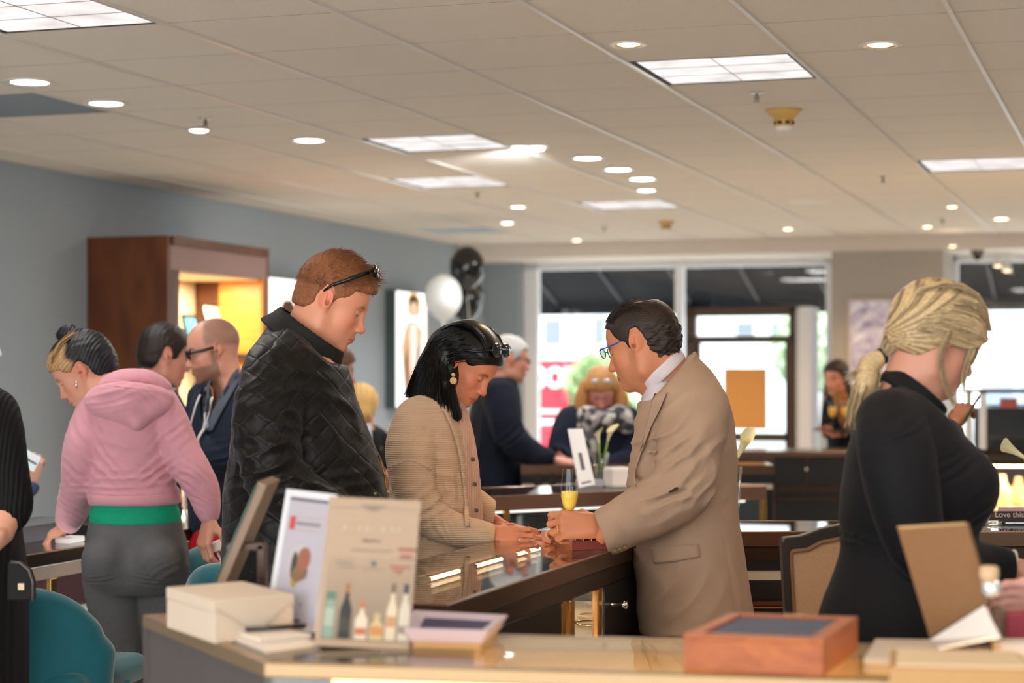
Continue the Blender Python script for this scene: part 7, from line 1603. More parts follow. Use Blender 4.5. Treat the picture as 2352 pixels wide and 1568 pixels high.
S.chain([p.P(262, 1330, -.01), p.P(275, 1420, -.01), p.P(290, 1520, -.01), p.P(292, 1600, 0), p.P(298, 1700, .02), p.P(292, 1870, .02)], [.096, .084, .068, .062, .058, .040], k=.03, kk=.02, dens=3)
S.chain([p.P(372, 1330, 0), p.P(372, 1420, .01), p.P(374, 1520, .02), p.P(376, 1600, .03), p.P(376, 1700, .05), p.P(372, 1870, .06)], [.088, .080, .066, .060, .055, .040], k=.012, kk=.02, dens=3)
S.cone(p.P(328, 1205, -.155), p.P(320, 1330, -.21), .003, .016, k=.016, sub=True)
for a in [(240,1320,50,20,8,16,.004,1),(370,1320,50,20,-8,16,.004,2),(250,1470,60,80,-8,18,.003,3),(300,1540,60,40,5,16,.004,4),(400,1300,40,40,30,26,.003,5)]: fold_at(S, p, *a[:7], seed=a[7])
p.part('leggings', S, .0045, m_legg)
shoe(p, 285, 0, 120, m_shoe); shoe(p, 372, .06, 100, m_shoe)
# patterned tumbler held in the hanging hand (a thing of its own)
c0 = p.P(497, 1252, -.02); ax = Vector((.42, -.12, -.9)).normalized()
r = empty('tumbler', c0, 'patterned maroon insulated tumbler with a white lid in the hand of the pink hoodie wearer', 'tumbler')
Q = ax.to_track_quat('Z', 'Y').to_matrix().to_4x4()
def tumb(nt, b, mp):
    N = nt.nodes; L = nt.links; vo = N.new('ShaderNodeTexVoronoi'); vo.inputs['Scale'].default_value = 55; L.new(mp.outputs[0], vo.inputs['Vector'])
    cr = N.new('ShaderNodeValToRGB'); e = cr.color_ramp.elements; e[0].color = (*lin((96, 22, 48)), 1); e[1].color = (*lin((96, 22, 48)), 1); e[1].position = .45
    for ps, c in ((.50, (240, 230, 226)), (.62, (130, 30, 60)), (.75, (212, 160, 50)), (.85, (60, 130, 130)), (.93, (240, 240, 240))): q = e.new(ps); q.color = (*lin(c), 1)
    cr.color_ramp.interpolation = 'CONSTANT'; L.new(vo.outputs['Color'], cr.inputs[0]); L.new(cr.outputs[0], b.inputs['Base Color'])
m_tumb = mat('tumbler_pattern', (96, 22, 48), rough=.15, extra=tumb, coat=.6)
MB().lathe([(.001, -.012), (.030, -.012), (.040, .0), (.0435, .018), (.0435, .022), (.001, .022)], 32, M=Q).build('lid', mat('white_plastic', (236, 234, 232), rough=.3), r, smooth=True)
MB().lathe([(.0430, .022), (.0435, .03), (.036, .15), (.033, .158), (.001, .158)], 32, M=Q).build('cup_body', m_tumb, r, smooth=True)
# ================================================================ blonde woman in black
p = Person(4.3, 2090, 'person with a blonde ponytail in a black long-sleeved top at the right')
ROW = [(868,2046,2128,0,.06),(885,2034,2140,0,.085),(910,2016,2148,0,.13),(940,1996,2166,0,.175),(980,1968,2196,0,.195),(1020,1954,2224,0,.20),(1060,1944,2246,0,.20),(1100,1938,2262,0,.20),(1140,1932,2268,0,.195),(1180,1929,2262,0,.18),(1220,1932,2246,0,.165),(1260,1932,2240,0,.16),(1300,1922,2246,0,.17),(1340,1908,2252,0,.185),
       (1380,1892,2256,0,.195),(1440,1876,2252,0,.20),(1500,1872,2240,0,.20),(1600,1880,2230,0,.19)]
ARM = [p.P(2018,965,-.14), p.P(2020,1030,-.185), p.P(2030,1110,-.20), p.P(2048,1190,-.205), p.P(2080,1250,-.19), p.P(2160,1285,-.10), p.P(2250,1292,-.01), p.P(2330,1305,.03)]
ARR = [.068, .074, .070, .062, .056, .048, .040, .034]
FARM = [p.P(2080,970,.14), p.P(2120,1120,.20), p.P(2150,1220,.2), p.P(2240,1290,.14), p.P(2320,1300,.08)]
M = frame(p.P(2148, 776), yaw=12, pitch=24, s=.95)
sk = (198, 140, 116)
S = Sculpt(); head_ops(S, M, female=True, fat=.002); neck(S, M, p, p.P(2080, 925, 0), .052, .066)
H = Sculpt(); HM = frame(p.P(2336, 1308, .03), yaw=20, pitch=15, roll=40, s=.92); hand_ops(H, HM, side=1)
H2 = Sculpt(); HM2 = frame(p.P(2326, 1304, .08), yaw=30, pitch=15, roll=10, s=.9); hand_ops(H2, HM2, side=-1)
C = coarse(p, ROW, [(ARM, ARR), (FARM, [.06, .055, .05, .04, .032])]); legs(p, C, (2070, 1560), [(2040, -.09), (2110, .1)], .09)
p.start([(S, .0026, face_color(M, sk, brow=(150, 112, 76), lips=(186, 96, 96), blush=.5)), (H, .0028, flat_color(sk)), (H2, .003, flat_color(sk)), (C, .014, flat_color(sk))])
def streak(v):
    q = inv_pts(M, v); an = np.arctan2(q[:, 2]+.062, q[:, 0]+.125)
    s_ = np.clip(.42+.38*np.sin(an*38+2.0*np.sin(q[:, 1]*60))+.2*np.sin(an*91+q[:, 1]*90), 0, 1)[:, None]**1.3
    return np.array(lin((204, 176, 130)))*(1-s_)+np.array(lin((100, 76, 54)))*s_
hm = hair_mat('blonde', (190, 160, 110), rough=.36, attr=True)
LINE = [(.2,.070),(.094,.060),(.090,.036),(.082,.012),(.068,.004),(.050,-.006),(.030,-.012),(.008,-.024),(-.014,-.036),(-.03,-.054),(-.045,-.068),(-.3,-.08),(-.3,.3),(.2,.3)]
S = Sculpt(); hair_cap(S, M, .013, LINE, top=.006, back=.006, wid=.004); S.M = M; S.ell((.058, 0, .045), (.046, .070, .050), k=.02); S.polycut(LINE, k=.006); S.M = None
Ab = np.linalg.inv(npM(M))
S.fold(lambda x, y, z: .0005*np.sin(330*((Ab[2,0]*x+Ab[2,1]*y+Ab[2,2]*z)-.35*(Ab[0,0]*x+Ab[0,1]*y+Ab[0,2]*z))+2.2*np.sin(28*(Ab[0,0]*x+Ab[0,2]*z)))); p.part('hair', S, .003, hm, streak)
def bcol(r):
    t = r.rand(); a, b_ = ((214, 188, 144), (104, 80, 56)); return tuple(x*(1-t*.9)+y*t*.9 for x, y in zip(lin(a), lin(b_)))
tie = p.P(2026, 818, 0)
gl = []
for k in range(7):
    e = k/6; zt = .112-.120*e
    gl.append([M @ Vector((.100-.014*e-.03*abs(e-.5), -.035-.045*math.sin(e*1.5), .060-.05*e)), M @ Vector((.050, -.060-.030*math.sin(e*2.6), zt)), M @ Vector((-.02, -.066-.026*math.sin(e*2.6), zt-.010)), M @ Vector((-.075, -.05-.02*math.sin(e*2.6), zt*.6-.02)), tie])
strands('hair_strand', gl, hm, p.root, 1700, .0012, jit=.0028, seed=31, color=bcol, tip=.9)
gl = [[M @ Vector((.094, yy, .062)), M @ Vector((.05, yy*1.2, .108)), M @ Vector((-.02, yy*1.25, .122)), M @ Vector((-.085, yy, .09)), M @ Vector((-.110, yy*.6, .03)), tie] for yy in np.linspace(-.06, .06, 7)]
strands('hair_strand', gl, hm, p.root, 1100, .0012, jit=.0030, seed=32, color=bcol, tip=.9)
# ponytail
MB().lathe([(.014, -.006), (.018, -.004), (.019, 0), (.018, .004), (.014, .006)], 16, M=frame(tie, yaw=200, pitch=20) @ Matrix.Rotation(math.pi/2, 4, 'Y')).build('hair_tie', mat('hair_tie', (16, 12, 14), rough=.6), p.root, world=True, smooth=True)
S = Sculpt(); S.chain([tie, p.P(1996, 842, 0), p.P(1982, 885, -.02), p.P(1968, 930, -.03)], [.016, .024, .022, .008], k=.01, dens=3); p.part('ponytail', S, .003, hm, lambda v: np.tile(np.array(lin((196, 170, 126))), (len(v), 1)))
gl = [[tie, p.P(1996+k*4, 838-k*1.0, 0), p.P(1975+k*7, 880, -.02), p.P(1958+k*6, 930, -.03), p.P(1950+k*4, 975-k*4, -.04)] for k in range(5)]
strands('hair_strand', gl, hm, p.root, 380, .0014, jit=.009, seed=33, color=bcol)
strands('hair_strand', [[tie, p.P(1990, 832, 0), p.P(1965, 850, -.01), p.P(1948, 858, 0)], [tie, p.P(1992, 836, 0), p.P(1968, 862, -.01), p.P(1945, 880, 0)]], hm, p.root, 60, .0010, jit=.006, seed=35, color=bcol)
# loose strands round the face
for k, pts in enumerate([[(2190,700,-.07),(2150,770,-.09),(2136,820,-.085),(2142,870,-.08),(2158,905,-.07),(2172,925,-.06)], [(2215,700,-.06),(2222,770,-.06),(2206,820,-.06),(2196,860,-.05),(2198,900,-.045)], [(2235,715,-.03),(2240,770,-.02),(2226,820,-.02),(2205,860,-.03)]]):
    g_ = [p.P(*q) for q in pts]; g2 = [p.P(q[0]+9, q[1]+3, q[2]) for q in pts]; strands('hair_strand', [g_, g2], hm, p.root, 60 if k else 34, .0010, jit=.003, seed=40+k, color=bcol)
m_blk = cloth('black_jersey', (17, 17, 20), rough=.75, bump=.15, sheen=.04, noise=.05)
S = Sculpt(); S.loft(p.rows(ROW), k=0); S.ell(p.P(2024, 965, -.105), (.075, .075, .07), k=.04); S.ell(p.P(2060, 965, .12), (.075, .075, .07), k=.04)
S.ell(p.P(2206, 1110, -.075), (.065, .085, .075), k=.04); S.ell(p.P(2206, 1110, .075), (.065, .085, .075), k=.04)
S.chain(ARM, ARR, k=.02, kk=.02, dens=3); S.chain(FARM, [.065, .06, .052, .042, .034], k=.02, kk=.02, dens=3)
S.M = Matrix.Translation(p.P(2336, 1308, .03)); S.boxop((.10, 0, 0), (.10, .4, .2), .002, k=.004, sub=True); S.M = None
for a in [(2020,985,60,60,20,34,.005,1),(2150,1060,60,60,22,36,.004,2),(2040,1230,50,40,10,28,.005,3),(2110,1230,80,50,4,32,.004,4),(1945,1230,30,70,-10,22,.006,5),(2200,1180,60,60,40,40,.004,6)]: fold_at(S, p, *a[:7], seed=a[7])
neckcut(S, p, [(2020,850),(2042,874),(2096,908),(2158,962),(2200,956),(2200,800),(2030,800)]); p.part('black_top', S, .005, m_blk)
collar_ring(p, 'mock_collar', (2098, 906), (112, 90), .080, .084, .022, .008, m_blk, flare=.006, vox=.003)
br = p.P(2332, 1302, .03); MB().lathe([(.0335+.0035*math.cos(a), .0035*math.sin(a)) for a in np.linspace(0, 6.283, 9)], 24, M=frame(br, yaw=0, pitch=10) @ Matrix.Rotation(math.pi/2, 4, 'Y')).build('bracelet', mat('bracelet_silver', (225, 222, 216), rough=.3, metal=.9, bump=1.0, bscale=300), p.root, world=True, smooth=True)
S = Sculpt(); legs(p, S, (2070, 1560), [(2040, -.09), (2110, .1)], .09, r=(.11, .08, .06)); p.part('trousers', S, .014, m_blk)
shoe(p, 2040, -.09, 0, m_shoe); shoe(p, 2110, .1, 0, m_shoe)
# ================================================================ bald man with sunglasses and the zip hoodie
def simple_person(Z, x, label, head, rows, arms, skin, cloth_m, cloth_name, face=None, vox=.007, hv=.0045, female=False, hands=(), neckto=None, legx=None, folds=(), cr=.003, leg_m=None, pants=True, chest=None, ncut=None, cutk=.012):
    "head = (x, y, d, yaw, pitch, scale); arms = list of (px pts with d, radii)"
    p = Person(Z, x, label)
    M = frame(p.P(head[0], head[1], head[2]), yaw=head[3], pitch=head[4], s=head[5]); S = Sculpt(); head_ops(S, M, female=female)
    if neckto: neck(S, M, p, p.P(*neckto), .05, .06)
    if chest: S.cone(p.P(*neckto), p.P(*chest), .055, .05, k=.03)
    bodies = [(S, hv, face_color(M, skin, **(face or {})))]; A = []
    for pts, rs in arms: A.append(([p.P(*q) for q in pts], rs))
    for (hx, hy, hd_, yaw, pitch, roll, s_, side, cur) in hands:
        H = Sculpt(); hand_ops(H, frame(p.P(hx, hy, hd_), yaw=yaw, pitch=pitch, roll=roll, s=s_), curls=cur, side=side); bodies.append((H, .0035, flat_color(skin)))
    C = coarse(p, rows, [(a, r) for a, r in A]); yb = rows[-1][0]; xb = (rows[-1][1]+rows[-1][2])/2; legs(p, C, (xb, yb-30), [(xb-12, -.1), (xb+12, .1)], .1)
    bodies.append((C, .02, flat_color(skin))); p.start(bodies); p.M = M
    S = Sculpt(); S.loft(p.rows(rows), k=0)
    for a, r in A: S.chain(a, r, k=.025, kk=.02, dens=3)
    for (hx, hy, hd_, yaw, pitch, roll, s_, side, cur) in hands:
        S.M = frame(p.P(hx, hy, hd_), yaw=yaw, pitch=pitch, roll=roll); S.boxop((.095, 0, 0), (.10, .12, .07), .002, k=.004, sub=True); S.M = None
    if ncut: neckcut(S, p, ncut, cutk)
    for f_ in folds: fold_at(S, p, *f_[:7], seed=f_[7])
    if cr: crumple(S, cr, 34, 3)
    p.top = p.part(cloth_name, S, vox, cloth_m)
    if pants:
        S = Sculpt(); legs(p, S, (xb, yb-30), [(xb-12, -.1), (xb+12, .1)], .095, r=(.11, .08, .065)); p.part('trousers', S, .016, leg_m or MATS['dark_denim'])
        shoe(p, xb-12, -.1, 0, m_shoe); shoe(p, xb+12, .1, 0, m_shoe)
    return p
m_navy = cloth('navy_fleece', (38, 46, 62), rough=.9, noise=.06); m_heather = cloth('grey_heather', (92, 98, 112), rough=.9, noise=.12, nscale=300)
BROW = [(868,500,558,0,.07),(885,468,572,0,.12),(905,448,590,0,.17),(940,438,600,0,.19),(990,436,600,0,.19),(1040,432,600,0,.18),(1100,430,600,0,.17),(1180,432,602,0,.17),(1240,440,604,0,.18),(1286,446,604,0,.18)]
bald_sc = lambda q: np.clip((q[:, 2]-.008+.20*(.02-q[:, 0]))/.02, 0, 1)*np.clip((.046-q[:, 0]-.35*np.maximum(q[:, 2]-.05, 0)+.0*q[:, 1])/.012, 0, 1)*np.clip((q[:, 2]+.06)/.02, 0, 1)
p = simple_person(7.4, 520, 'person with shaved head, dark sunglasses, navy zip hoodie and red shorts', (491, 801, 0, 196, 13, 1.0), BROW,
    [([(560,915,-.14),(545,980,-.20),(540,1040,-.22),(510,1035,-.22),(478,1022,-.2)], [.075,.070,.058,.05,.042]), ([(455,915,.12),(448,990,.16),(455,1030,.0),(470,1020,-.1)], [.06,.055,.048,.04])],
    (214, 152, 128), m_navy, 'zip_hoodie', face=dict(beard=(104, 74, 56), beard_a=.72, scalp=(108, 88, 76, .62), scalpfn=bald_sc, lips=(180, 112, 100), brow=(110, 80, 60)), hv=.0036, vox=.0055, neckto=(535, 905, 0), chest=(505, 985, -.06),
    hands=[(478, 1022, -.2, 190, 10, 40, .9, -1, [(.4, .6, .4)]*4)], folds=[(540,1040,40,30,20,30,.006,1),(500,960,40,60,80,40,.004,2),(470,1180,40,80,80,40,.004,3)], pants=False,
    ncut=[(440,840),(470,893),(478,950),(487,985),(496,950),(540,905),(566,862),(500,830)], cutk=.006)
sf = surf(p, p.top)
glasses(p.root, p.M, m_blackpl, m_shade, up=-.002, dark=True, x0=.104, thick=.0028, lens_r=(.025, .018))
# collar lining, drawstrings, zip and logo
m_wht = mat('white_cord', (232, 230, 226), rough=.7)
patch('hood_edge', p, [(478,878),(492,872),(500,960),(488,985)], m_heather, dfn=lambda x, y: sf(x-6, y)-.004, thick=.006, off=.004, n=4, mm=10)
patch('hood_edge', p, [(556,846),(572,862),(512,985),(490,985)], m_heather, dfn=lambda x, y: min(sf(x, y), -.12), thick=.008, off=.004, n=5, mm=12)
def cord(pts, r, m, name, off=.010): return MB().tube([p.P(x, y, sf(x, y)-off) for x, y in [tuple(q) for q in resample([(a, b, 0) for a, b in pts], 12)[:, :2]]], r, 6).build(name, m, p.root, world=True, smooth=True)
cord([(473,906),(462,940),(450,975),(442,1010)], .0042, m_wht, 'drawstring'); cord([(511,910),(498,950),(487,985),(478,1010)], .0042, m_wht, 'drawstring')
cord([(484,905),(489,960),(480,1000)], .0036, m_wht, 'zip', off=.014)
cord([(434,1110),(430,1160),(440,1230),(446,1270),(438,1284)], .005, m_wht, 'side_piping', off=.002)
# sports emblem on the chest: two crossed open curves
lg = bpy.data.objects.new('chest_emblem', None); COL.objects.link(lg); lg.parent = p.root
for s_ in (-1, 1):
    pts = [(-10, s_*7.5), (-7, s_*2.0), (0, s_*.6), (7, s_*2.0), (10, s_*7.5)]
    MB().tube([p.P(505+a, 973+b_-(0.05*a), sf(505+a, 973)-.006) for a, b_ in pts], .0026, 6).build('emblem_arc', mat('emblem_grey', (188, 192, 200), rough=.5), lg, world=True, smooth=True)
for s_ in (-1, 1): MB().tube([p.P(505+s_*4, 968, sf(505, 973)-.007), p.P(505+s_*4, 978, sf(505, 973)-.007)], .0022, 6).build('emblem_bar', MATS['emblem_grey'], lg, world=True)
S = Sculpt(); legs(p, S, (520, 1260), [(505, -.1), (540, .1)], .10, r=(.12, .09, .07)); S.loft(p.rows([(1262,448,600,0,.17),(1300,444,604,0,.18),(1400,440,606,0,.18),(1500,444,600,0,.17)]), k=.02); p.part('red_shorts', S, .012, cloth('red_shorts', (176, 10, 28), rough=.7))
shoe(p, 505, -.1, 180, m_shoe); shoe(p, 540, .1, 180, m_shoe)
# ================================================================ dark-haired man in a navy suit
m_suit = cloth('navy_suit', (26, 32, 50), rough=.8, noise=.1, nscale=30)
p = simple_person(8.2, 370, 'person with short dark hair in a navy suit facing the shaved-head person', (378, 815, 0, 26, 12, 1.02), [(862,332,372,0,.08),(880,316,388,0,.14),(910,296,404,0,.2),(960,284,410,0,.21),(1050,276,414,0,.2),(1150,272,416,0,.2),(1250,270,420,0,.2)],
    [([(320,905,-.18),(300,1000,-.22),(320,1090,-.2),(380,1130,-.16)], [.08,.07,.06,.05]), ([(340,905,.18),(400,1000,.2),(420,1090,.16)], [.08,.065,.05])],
    (206, 142, 118), m_suit, 'suit_jacket', face=dict(brow=(40, 30, 26), blush=.6), neckto=(352, 892, 0), cr=.002)
M = p.M; S = Sculpt(); hair_cap(S, M, .012, [(.2,.064),(.084,.058),(.06,.05),(.05,.03),(.04,.01),(.030,-.012),(.016,-.016),(.006,.0),(-.004,.034),(-.022,.034),(-.034,.0),(-.038,-.04),(-.05,-.07),(-.3,-.08),(-.3,.3),(.2,.3)], top=.006)
S.fold(lambda x, y, z: .0015*vnoise(x, y, z, 200, 8)); p.part('hair', S, .004, hair_mat('darkbrown', (38, 26, 20)))
collar_ring(p, 'shirt_collar', (362, 873), (60, 54), .082, .072, .030, .006, mat('white_shirt', (214, 220, 232), rough=.7), flare=.004)
# ================================================================ person mostly hidden behind the quilted jacket
p = simple_person(8.6, 760, 'person with light brown hair, only a strip visible behind the quilted jacket', (764, 850, 0, 20, 8, .95), [(895,740,780,0,.07),(920,722,790,0,.14),(960,712,800,0,.17),(1050,712,800,0,.16),(1200,712,804,0,.17)],
    [([(735,930,-.14),(725,1010,-.17),(745,1080,-.15)], [.06,.055,.045]), ([(770,930,.14),(790,1010,.17),(800,1080,.12)], [.06,.055,.045])], (204, 146, 120), m_suit, 'navy_jacket', neckto=(755, 905, 0), female=True)
M = p.M; hm = hair_mat('lightbrown', (118, 84, 56), rough=.45); S = Sculpt(); hair_cap(S, M, .013, [(.2,.06),(.085,.05),(.05,.03),(.02,.0),(.0,-.03),(-.02,-.2),(-.3,-.2),(-.3,.3),(.2,.3)]); S.chain([p.P(750, 850), p.P(748, 900), p.P(750, 950)], [.07, .06, .03], k=.03); p.part('hair', S, .005, hm)
# ================================================================ blonde person seen from behind with a fur collar
m_bcoat = cloth('black_coat', (22, 22, 25), rough=.85)
p = simple_person(10.4, 840, 'person with honey-blonde hair, camel scarf and black coat, back turned', (830, 938, 0, 75, 10, .95), [(975,812,862,0,.08),(990,800,880,0,.14),(1020,794,888,0,.17),(1070,792,892,0,.17),(1140,792,894,0,.17),(1250,790,898,0,.18)],
    [([(870,1010,.0),(886,1060,.05),(892,1095,.0)], [.06,.055,.045]), ([(806,1010,0),(796,1060,.03),(800,1100,0)], [.06,.055,.045])], (206, 140, 120), m_bcoat, 'coat', neckto=(836, 990, 0), female=True, hands=[(884, 1085, -.1, 60, 40, 0, .9, 1, [(.4, .5, .4)]*4)])
M = p.M; hm = hair_mat('honey', (206, 164, 96), rough=.42); S = Sculpt(); hair_cap(S, M, .018, [(.2,.07),(.09,.06),(.06,.04),(.03,.0),(.0,-.05),(-.02,-.09),(-.3,-.09),(-.3,.3),(.2,.3)], top=.01); S.M = M; S.ell((-.055, 0, -.045), (.06, .07, .05), k=.03); S.M = None
S.fold(lambda x, y, z: .002*np.sin(x*240+2*np.sin(z*30))); p.part('hair', S, .005, hm)
m_scf = cloth('camel_scarf', (206, 150, 84), rough=.95, sheen=.4, bump=.8, bscale=120); S = Sculpt(); S.chain([p.P(812, 985, -.07), p.P(835, 990, -.10), p.P(858, 1003, -.06), p.P(868, 1030, -.09)], [.040, .044, .045, .03], k=.02, dens=3); p.part('scarf', S, .006, m_scf)
r = empty('phone', p.P(848, 1000, -.30), 'phone held up beside the person with the camel scarf', 'phone', rz=.3); MB().box((-.036, -.004, -.07), (.036, .004, .07)).build('phone_case', mat('phone_case', (205, 210, 218), rough=.3), r, bevel=.006); MB().box((-.031, .0042, -.063), (.031, .005, .063)).build('screen', m_blackpl, r)
# ================================================================ grey-haired man in a navy blazer
m_plaid = cloth('navy_plaid', (19, 24, 38), rough=.85, noise=.25, nscale=12)
p = simple_person(10.6, 1130, 'grey-haired person with glasses in a navy blazer, hand on the far counter', (1171, 824, 0, 8, 8, 1.0), [(866,1130,1180,0,.08),(880,1112,1190,0,.14),(910,1088,1196,0,.2),(950,1078,1200,0,.21),(1000,1072,1202,0,.21),(1060,1070,1204,0,.2),(1120,1070,1206,0,.2),(1180,1072,1210,0,.2)],
    [([(1148,905,-.17),(1160,960,-.22),(1180,1010,-.24),(1225,1040,-.24),(1268,1052,-.22)], [.092,.085,.074,.062,.05]), ([(1150,905,.17),(1180,1000,.24),(1240,1050,.2)], [.08,.07,.05])],
    (206, 144, 120), m_plaid, 'navy_blazer', face=dict(brow=(150, 140, 130), blush=.9), neckto=(1152, 890, 0), hands=[(1272, 1053, -.22, 0, 8, 20, 1.0, 1, [(.2, .3, .2)]*4)], folds=[(1175,1000,40,30,40,26,.008,1),(1120,1000,50,60,80,50,.006,2)])
M = p.M; S = Sculpt(); hair_cap(S, M, .010, HAIRLINE, top=.004); S.fold(lambda x, y, z: .0015*vnoise(x, y, z, 200, 8)); p.part('hair', S, .005, hair_mat('grey', (186, 182, 178), rough=.6))
glasses(p.root, M, mat('brown_frame', (120, 66, 40), rough=.3), m_clear, up=-.002, x0=.108, thick=.002)
# ================================================================ woman with auburn hair and floral scarf
p = simple_person(10.9, 1375, 'person with auburn hair and a floral scarf leaning over the far counter', (1381, 898, 0, -92, 30, 1.02), [(935,1352,1412,0,.10),(950,1318,1440,0,.13),(970,1298,1458,0,.14),(1000,1290,1460,0,.14),(1040,1292,1455,0,.14),(1070,1300,1450,0,.14),(1180,1305,1445,0,.15)],
    [([(1312,965,0),(1296,1005,-.04),(1286,1045,-.10),(1300,1056,-.2),(1340,1058,-.26)], [.085,.078,.065,.055,.045]), ([(1440,965,0),(1452,1010,-.04),(1446,1050,-.12),(1400,1060,-.22)], [.085,.078,.062,.05])],
    (222, 150, 138), m_suit, 'navy_cardigan', face=dict(brow=(170, 120, 90), blush=1.0, lips=(196, 100, 100)), neckto=(1381, 950, .03), hands=[(1300, 1056, -.22, 200, 5, 0, .9, 1, [(.2, .3, .2)]*4)], female=True)
M = p.M; hm = hair_mat('auburn', (176, 120, 66), rough=.42); S = Sculpt(); hair_cap(S, M, .016, [(.2,.066),(.10,.060),(.07,.05),(.045,.02),(.03,-.02),(.02,-.2),(-.3,-.2),(-.3,.3),(.2,.3)], top=.008)
for s_ in (-1, 1): S.chain([p.P(1381+s_*34, 888, 0), p.P(1381+s_*44, 915, -.01), p.P(1381+s_*46, 940, -.02), p.P(1381+s_*40, 955, -.03)], [.045, .045, .04, .02], k=.02, dens=3)
S.fold(lambda x, y, z: .0025*np.sin(x*260+3*np.sin(z*25))); p.part('hair', S, .005, hm)
def floral(nt, b, mp):
    N = nt.nodes; L = nt.links; vo = N.new('ShaderNodeTexVoronoi'); vo.inputs['Scale'].default_value = 26; L.new(mp.outputs[0], vo.inputs['Vector']); cr = N.new('ShaderNodeValToRGB'); e = cr.color_ramp.elements
    e[0].color = (*lin((54, 50, 54)), 1); e[1].color = (*lin((150, 140, 136)), 1); e[1].position = .4
    for ps, c in ((.6, (196, 190, 184)), (.75, (90, 84, 92)), (.9, (190, 130, 100))): q = e.new(ps); q.color = (*lin(c), 1)
    cr.color_ramp.interpolation = 'CONSTANT'; L.new(vo.outputs['Color'], cr.inputs[0]); L.new(cr.outputs[0], b.inputs['Base Color'])
m_flor = mat('floral_scarf', (120, 110, 110), rough=.8, extra=floral)
S = Sculpt(); S.chain([p.P(1345, 950, -.08), p.P(1370, 965, -.14), p.P(1400, 962, -.14), p.P(1425, 948, -.08)], [.05, .06, .06, .05], k=.02, dens=3); S.chain([p.P(1352, 960, -.12), p.P(1348, 1000, -.15), p.P(1352, 1050, -.15)], [.06, .065, .04], k=.03, dens=3, flat=((0, 1, 0), .5)); S.chain([p.P(1425, 955, -.10), p.P(1435, 975, -.13)], [.06, .05], k=.03)
p.part('scarf', S, .007, m_flor)
sg = bpy.data.objects.new('sunglasses', None); COL.objects.link(sg); sg.parent = p.root
for s_ in (-1, 1): MB().ball(M @ Vector((.076, s_*.032, .105)), (.006, .026, .016), 8, M=M.to_3x3().normalized()).build('lens', mat('silver_lens', (220, 226, 230), rough=.1, metal=.6), sg, world=True, smooth=True)
# ================================================================ waitress with the tray
m_top = cloth('leopard_scarf', (132, 90, 50), rough=.9, noise=.5, nscale=40)
p = simple_person(13.6, 1930, 'person with long dark hair carrying a tray of orange drinks near the entrance', (1922, 868, 0, -128, 5, .98), [(905,1912,1944,0,.07),(918,1900,1956,0,.13),(950,1896,1962,0,.15),(1000,1900,1962,0,.14),(1050,1900,1964,0,.15),(1150,1898,1968,0,.16)],
    [([(1904,930,-.05),(1896,975,-.10),(1902,1000,-.16),(1915,993,-.22)], [.055,.05,.045,.035]), ([(1952,930,.05),(1964,980,0),(1950,1000,-.10)], [.055,.05,.04])],
    (210, 140, 112), m_bcoat, 'black_top', face=dict(brow=(40, 28, 22), lips=(176, 80, 76)), neckto=(1926, 915, .02), hands=[(1916, 994, -.22, 200, -5, 180, .95, 1, [(.2, .3, .2)]*4)], female=True)
M = p.M; hm = hair_mat('brunette', (46, 28, 20), rough=.4); S = Sculpt(); hair_cap(S, M, .014, [(.2,.066),(.10,.062),(.07,.05),(.045,.02),(.02,-.02),(.01,-.2),(-.3,-.2),(-.3,.3),(.2,.3)], top=.006)
S.chain([p.P(1904, 870, -.0), p.P(1902, 900, -.01), p.P(1906, 935, -.04)], [.03, .032, .02], k=.02, dens=3); S.chain([p.P(1940, 880, -.0), p.P(1946, 915, -.02), p.P(1944, 960, -.05)], [.04, .042, .02], k=.02, dens=3); p.part('hair', S, .006, hm)
S = Sculpt(); S.chain([p.P(1926, 915, -.08), p.P(1932, 945, -.13), p.P(1940, 985, -.13)], [.06, .06, .04], k=.02, dens=3, flat=((0, 1, 0), .6)); p.part('scarf', S, .008, m_top)
tc_ = p.P(1905, 984, -.28); r = empty('serving_tray', tc_, 'dark serving tray carried by the long-haired person near the entrance', 'tray')
MB().lathe([(.001, -.006), (.15, -.006), (.165, .004), (.16, .006), (.148, -.001), (.001, -.001)], 32).build('tray_body', mat('tray_dark', (40, 36, 34), rough=.35), r, smooth=True)
m_juice = mat('orange_juice', (246, 186, 24), rough=.2, emit=None); m_glass = thin_glass('wine_glass')
def flute(name, loc, label, h=.2, r0=.024, fill=.35, group=None, juice=None, s=1.0):
    r = empty(name, loc, label, 'glass', group); H = h*s; rr = r0*s
    bowl = [(.004, .40), (.012, .43), (.019, .50), (rr/s*1.0, .62), (rr/s*.98, .75), (rr/s*.90, .88), (rr/s*.82, 1.0)]
    MB().lathe([(q*s, z*H) for q, z in [(.030, .0), (.029, .012), (.006, .03), (.0035, .08), (.0035, .38)]+bowl], 32).build('glass_body', m_glass, r, smooth=True)
    lv = fill; pr = [(0.0003, .42)]+[((q-.0012)*s, z) for q, z in bowl[1:] if z <= lv+.001]; q_ = np.interp(lv, [z for _, z in bowl], [q for q, _ in bowl]); pr += [((q_-.0014)*s, lv), (.0003, lv)]
    MB().lathe([(q, z*H) for q, z in pr], 32).build('drink', juice or m_juice, r, smooth=True); return r
for k, dx in enumerate((-.055, .03)): flute('champagne_glass', tc_+Vector((dx+.03, -.02*k, 0)), 'glass of orange drink on the dark serving tray', fill=.78, group='orange drinks on the tray', s=1.0)
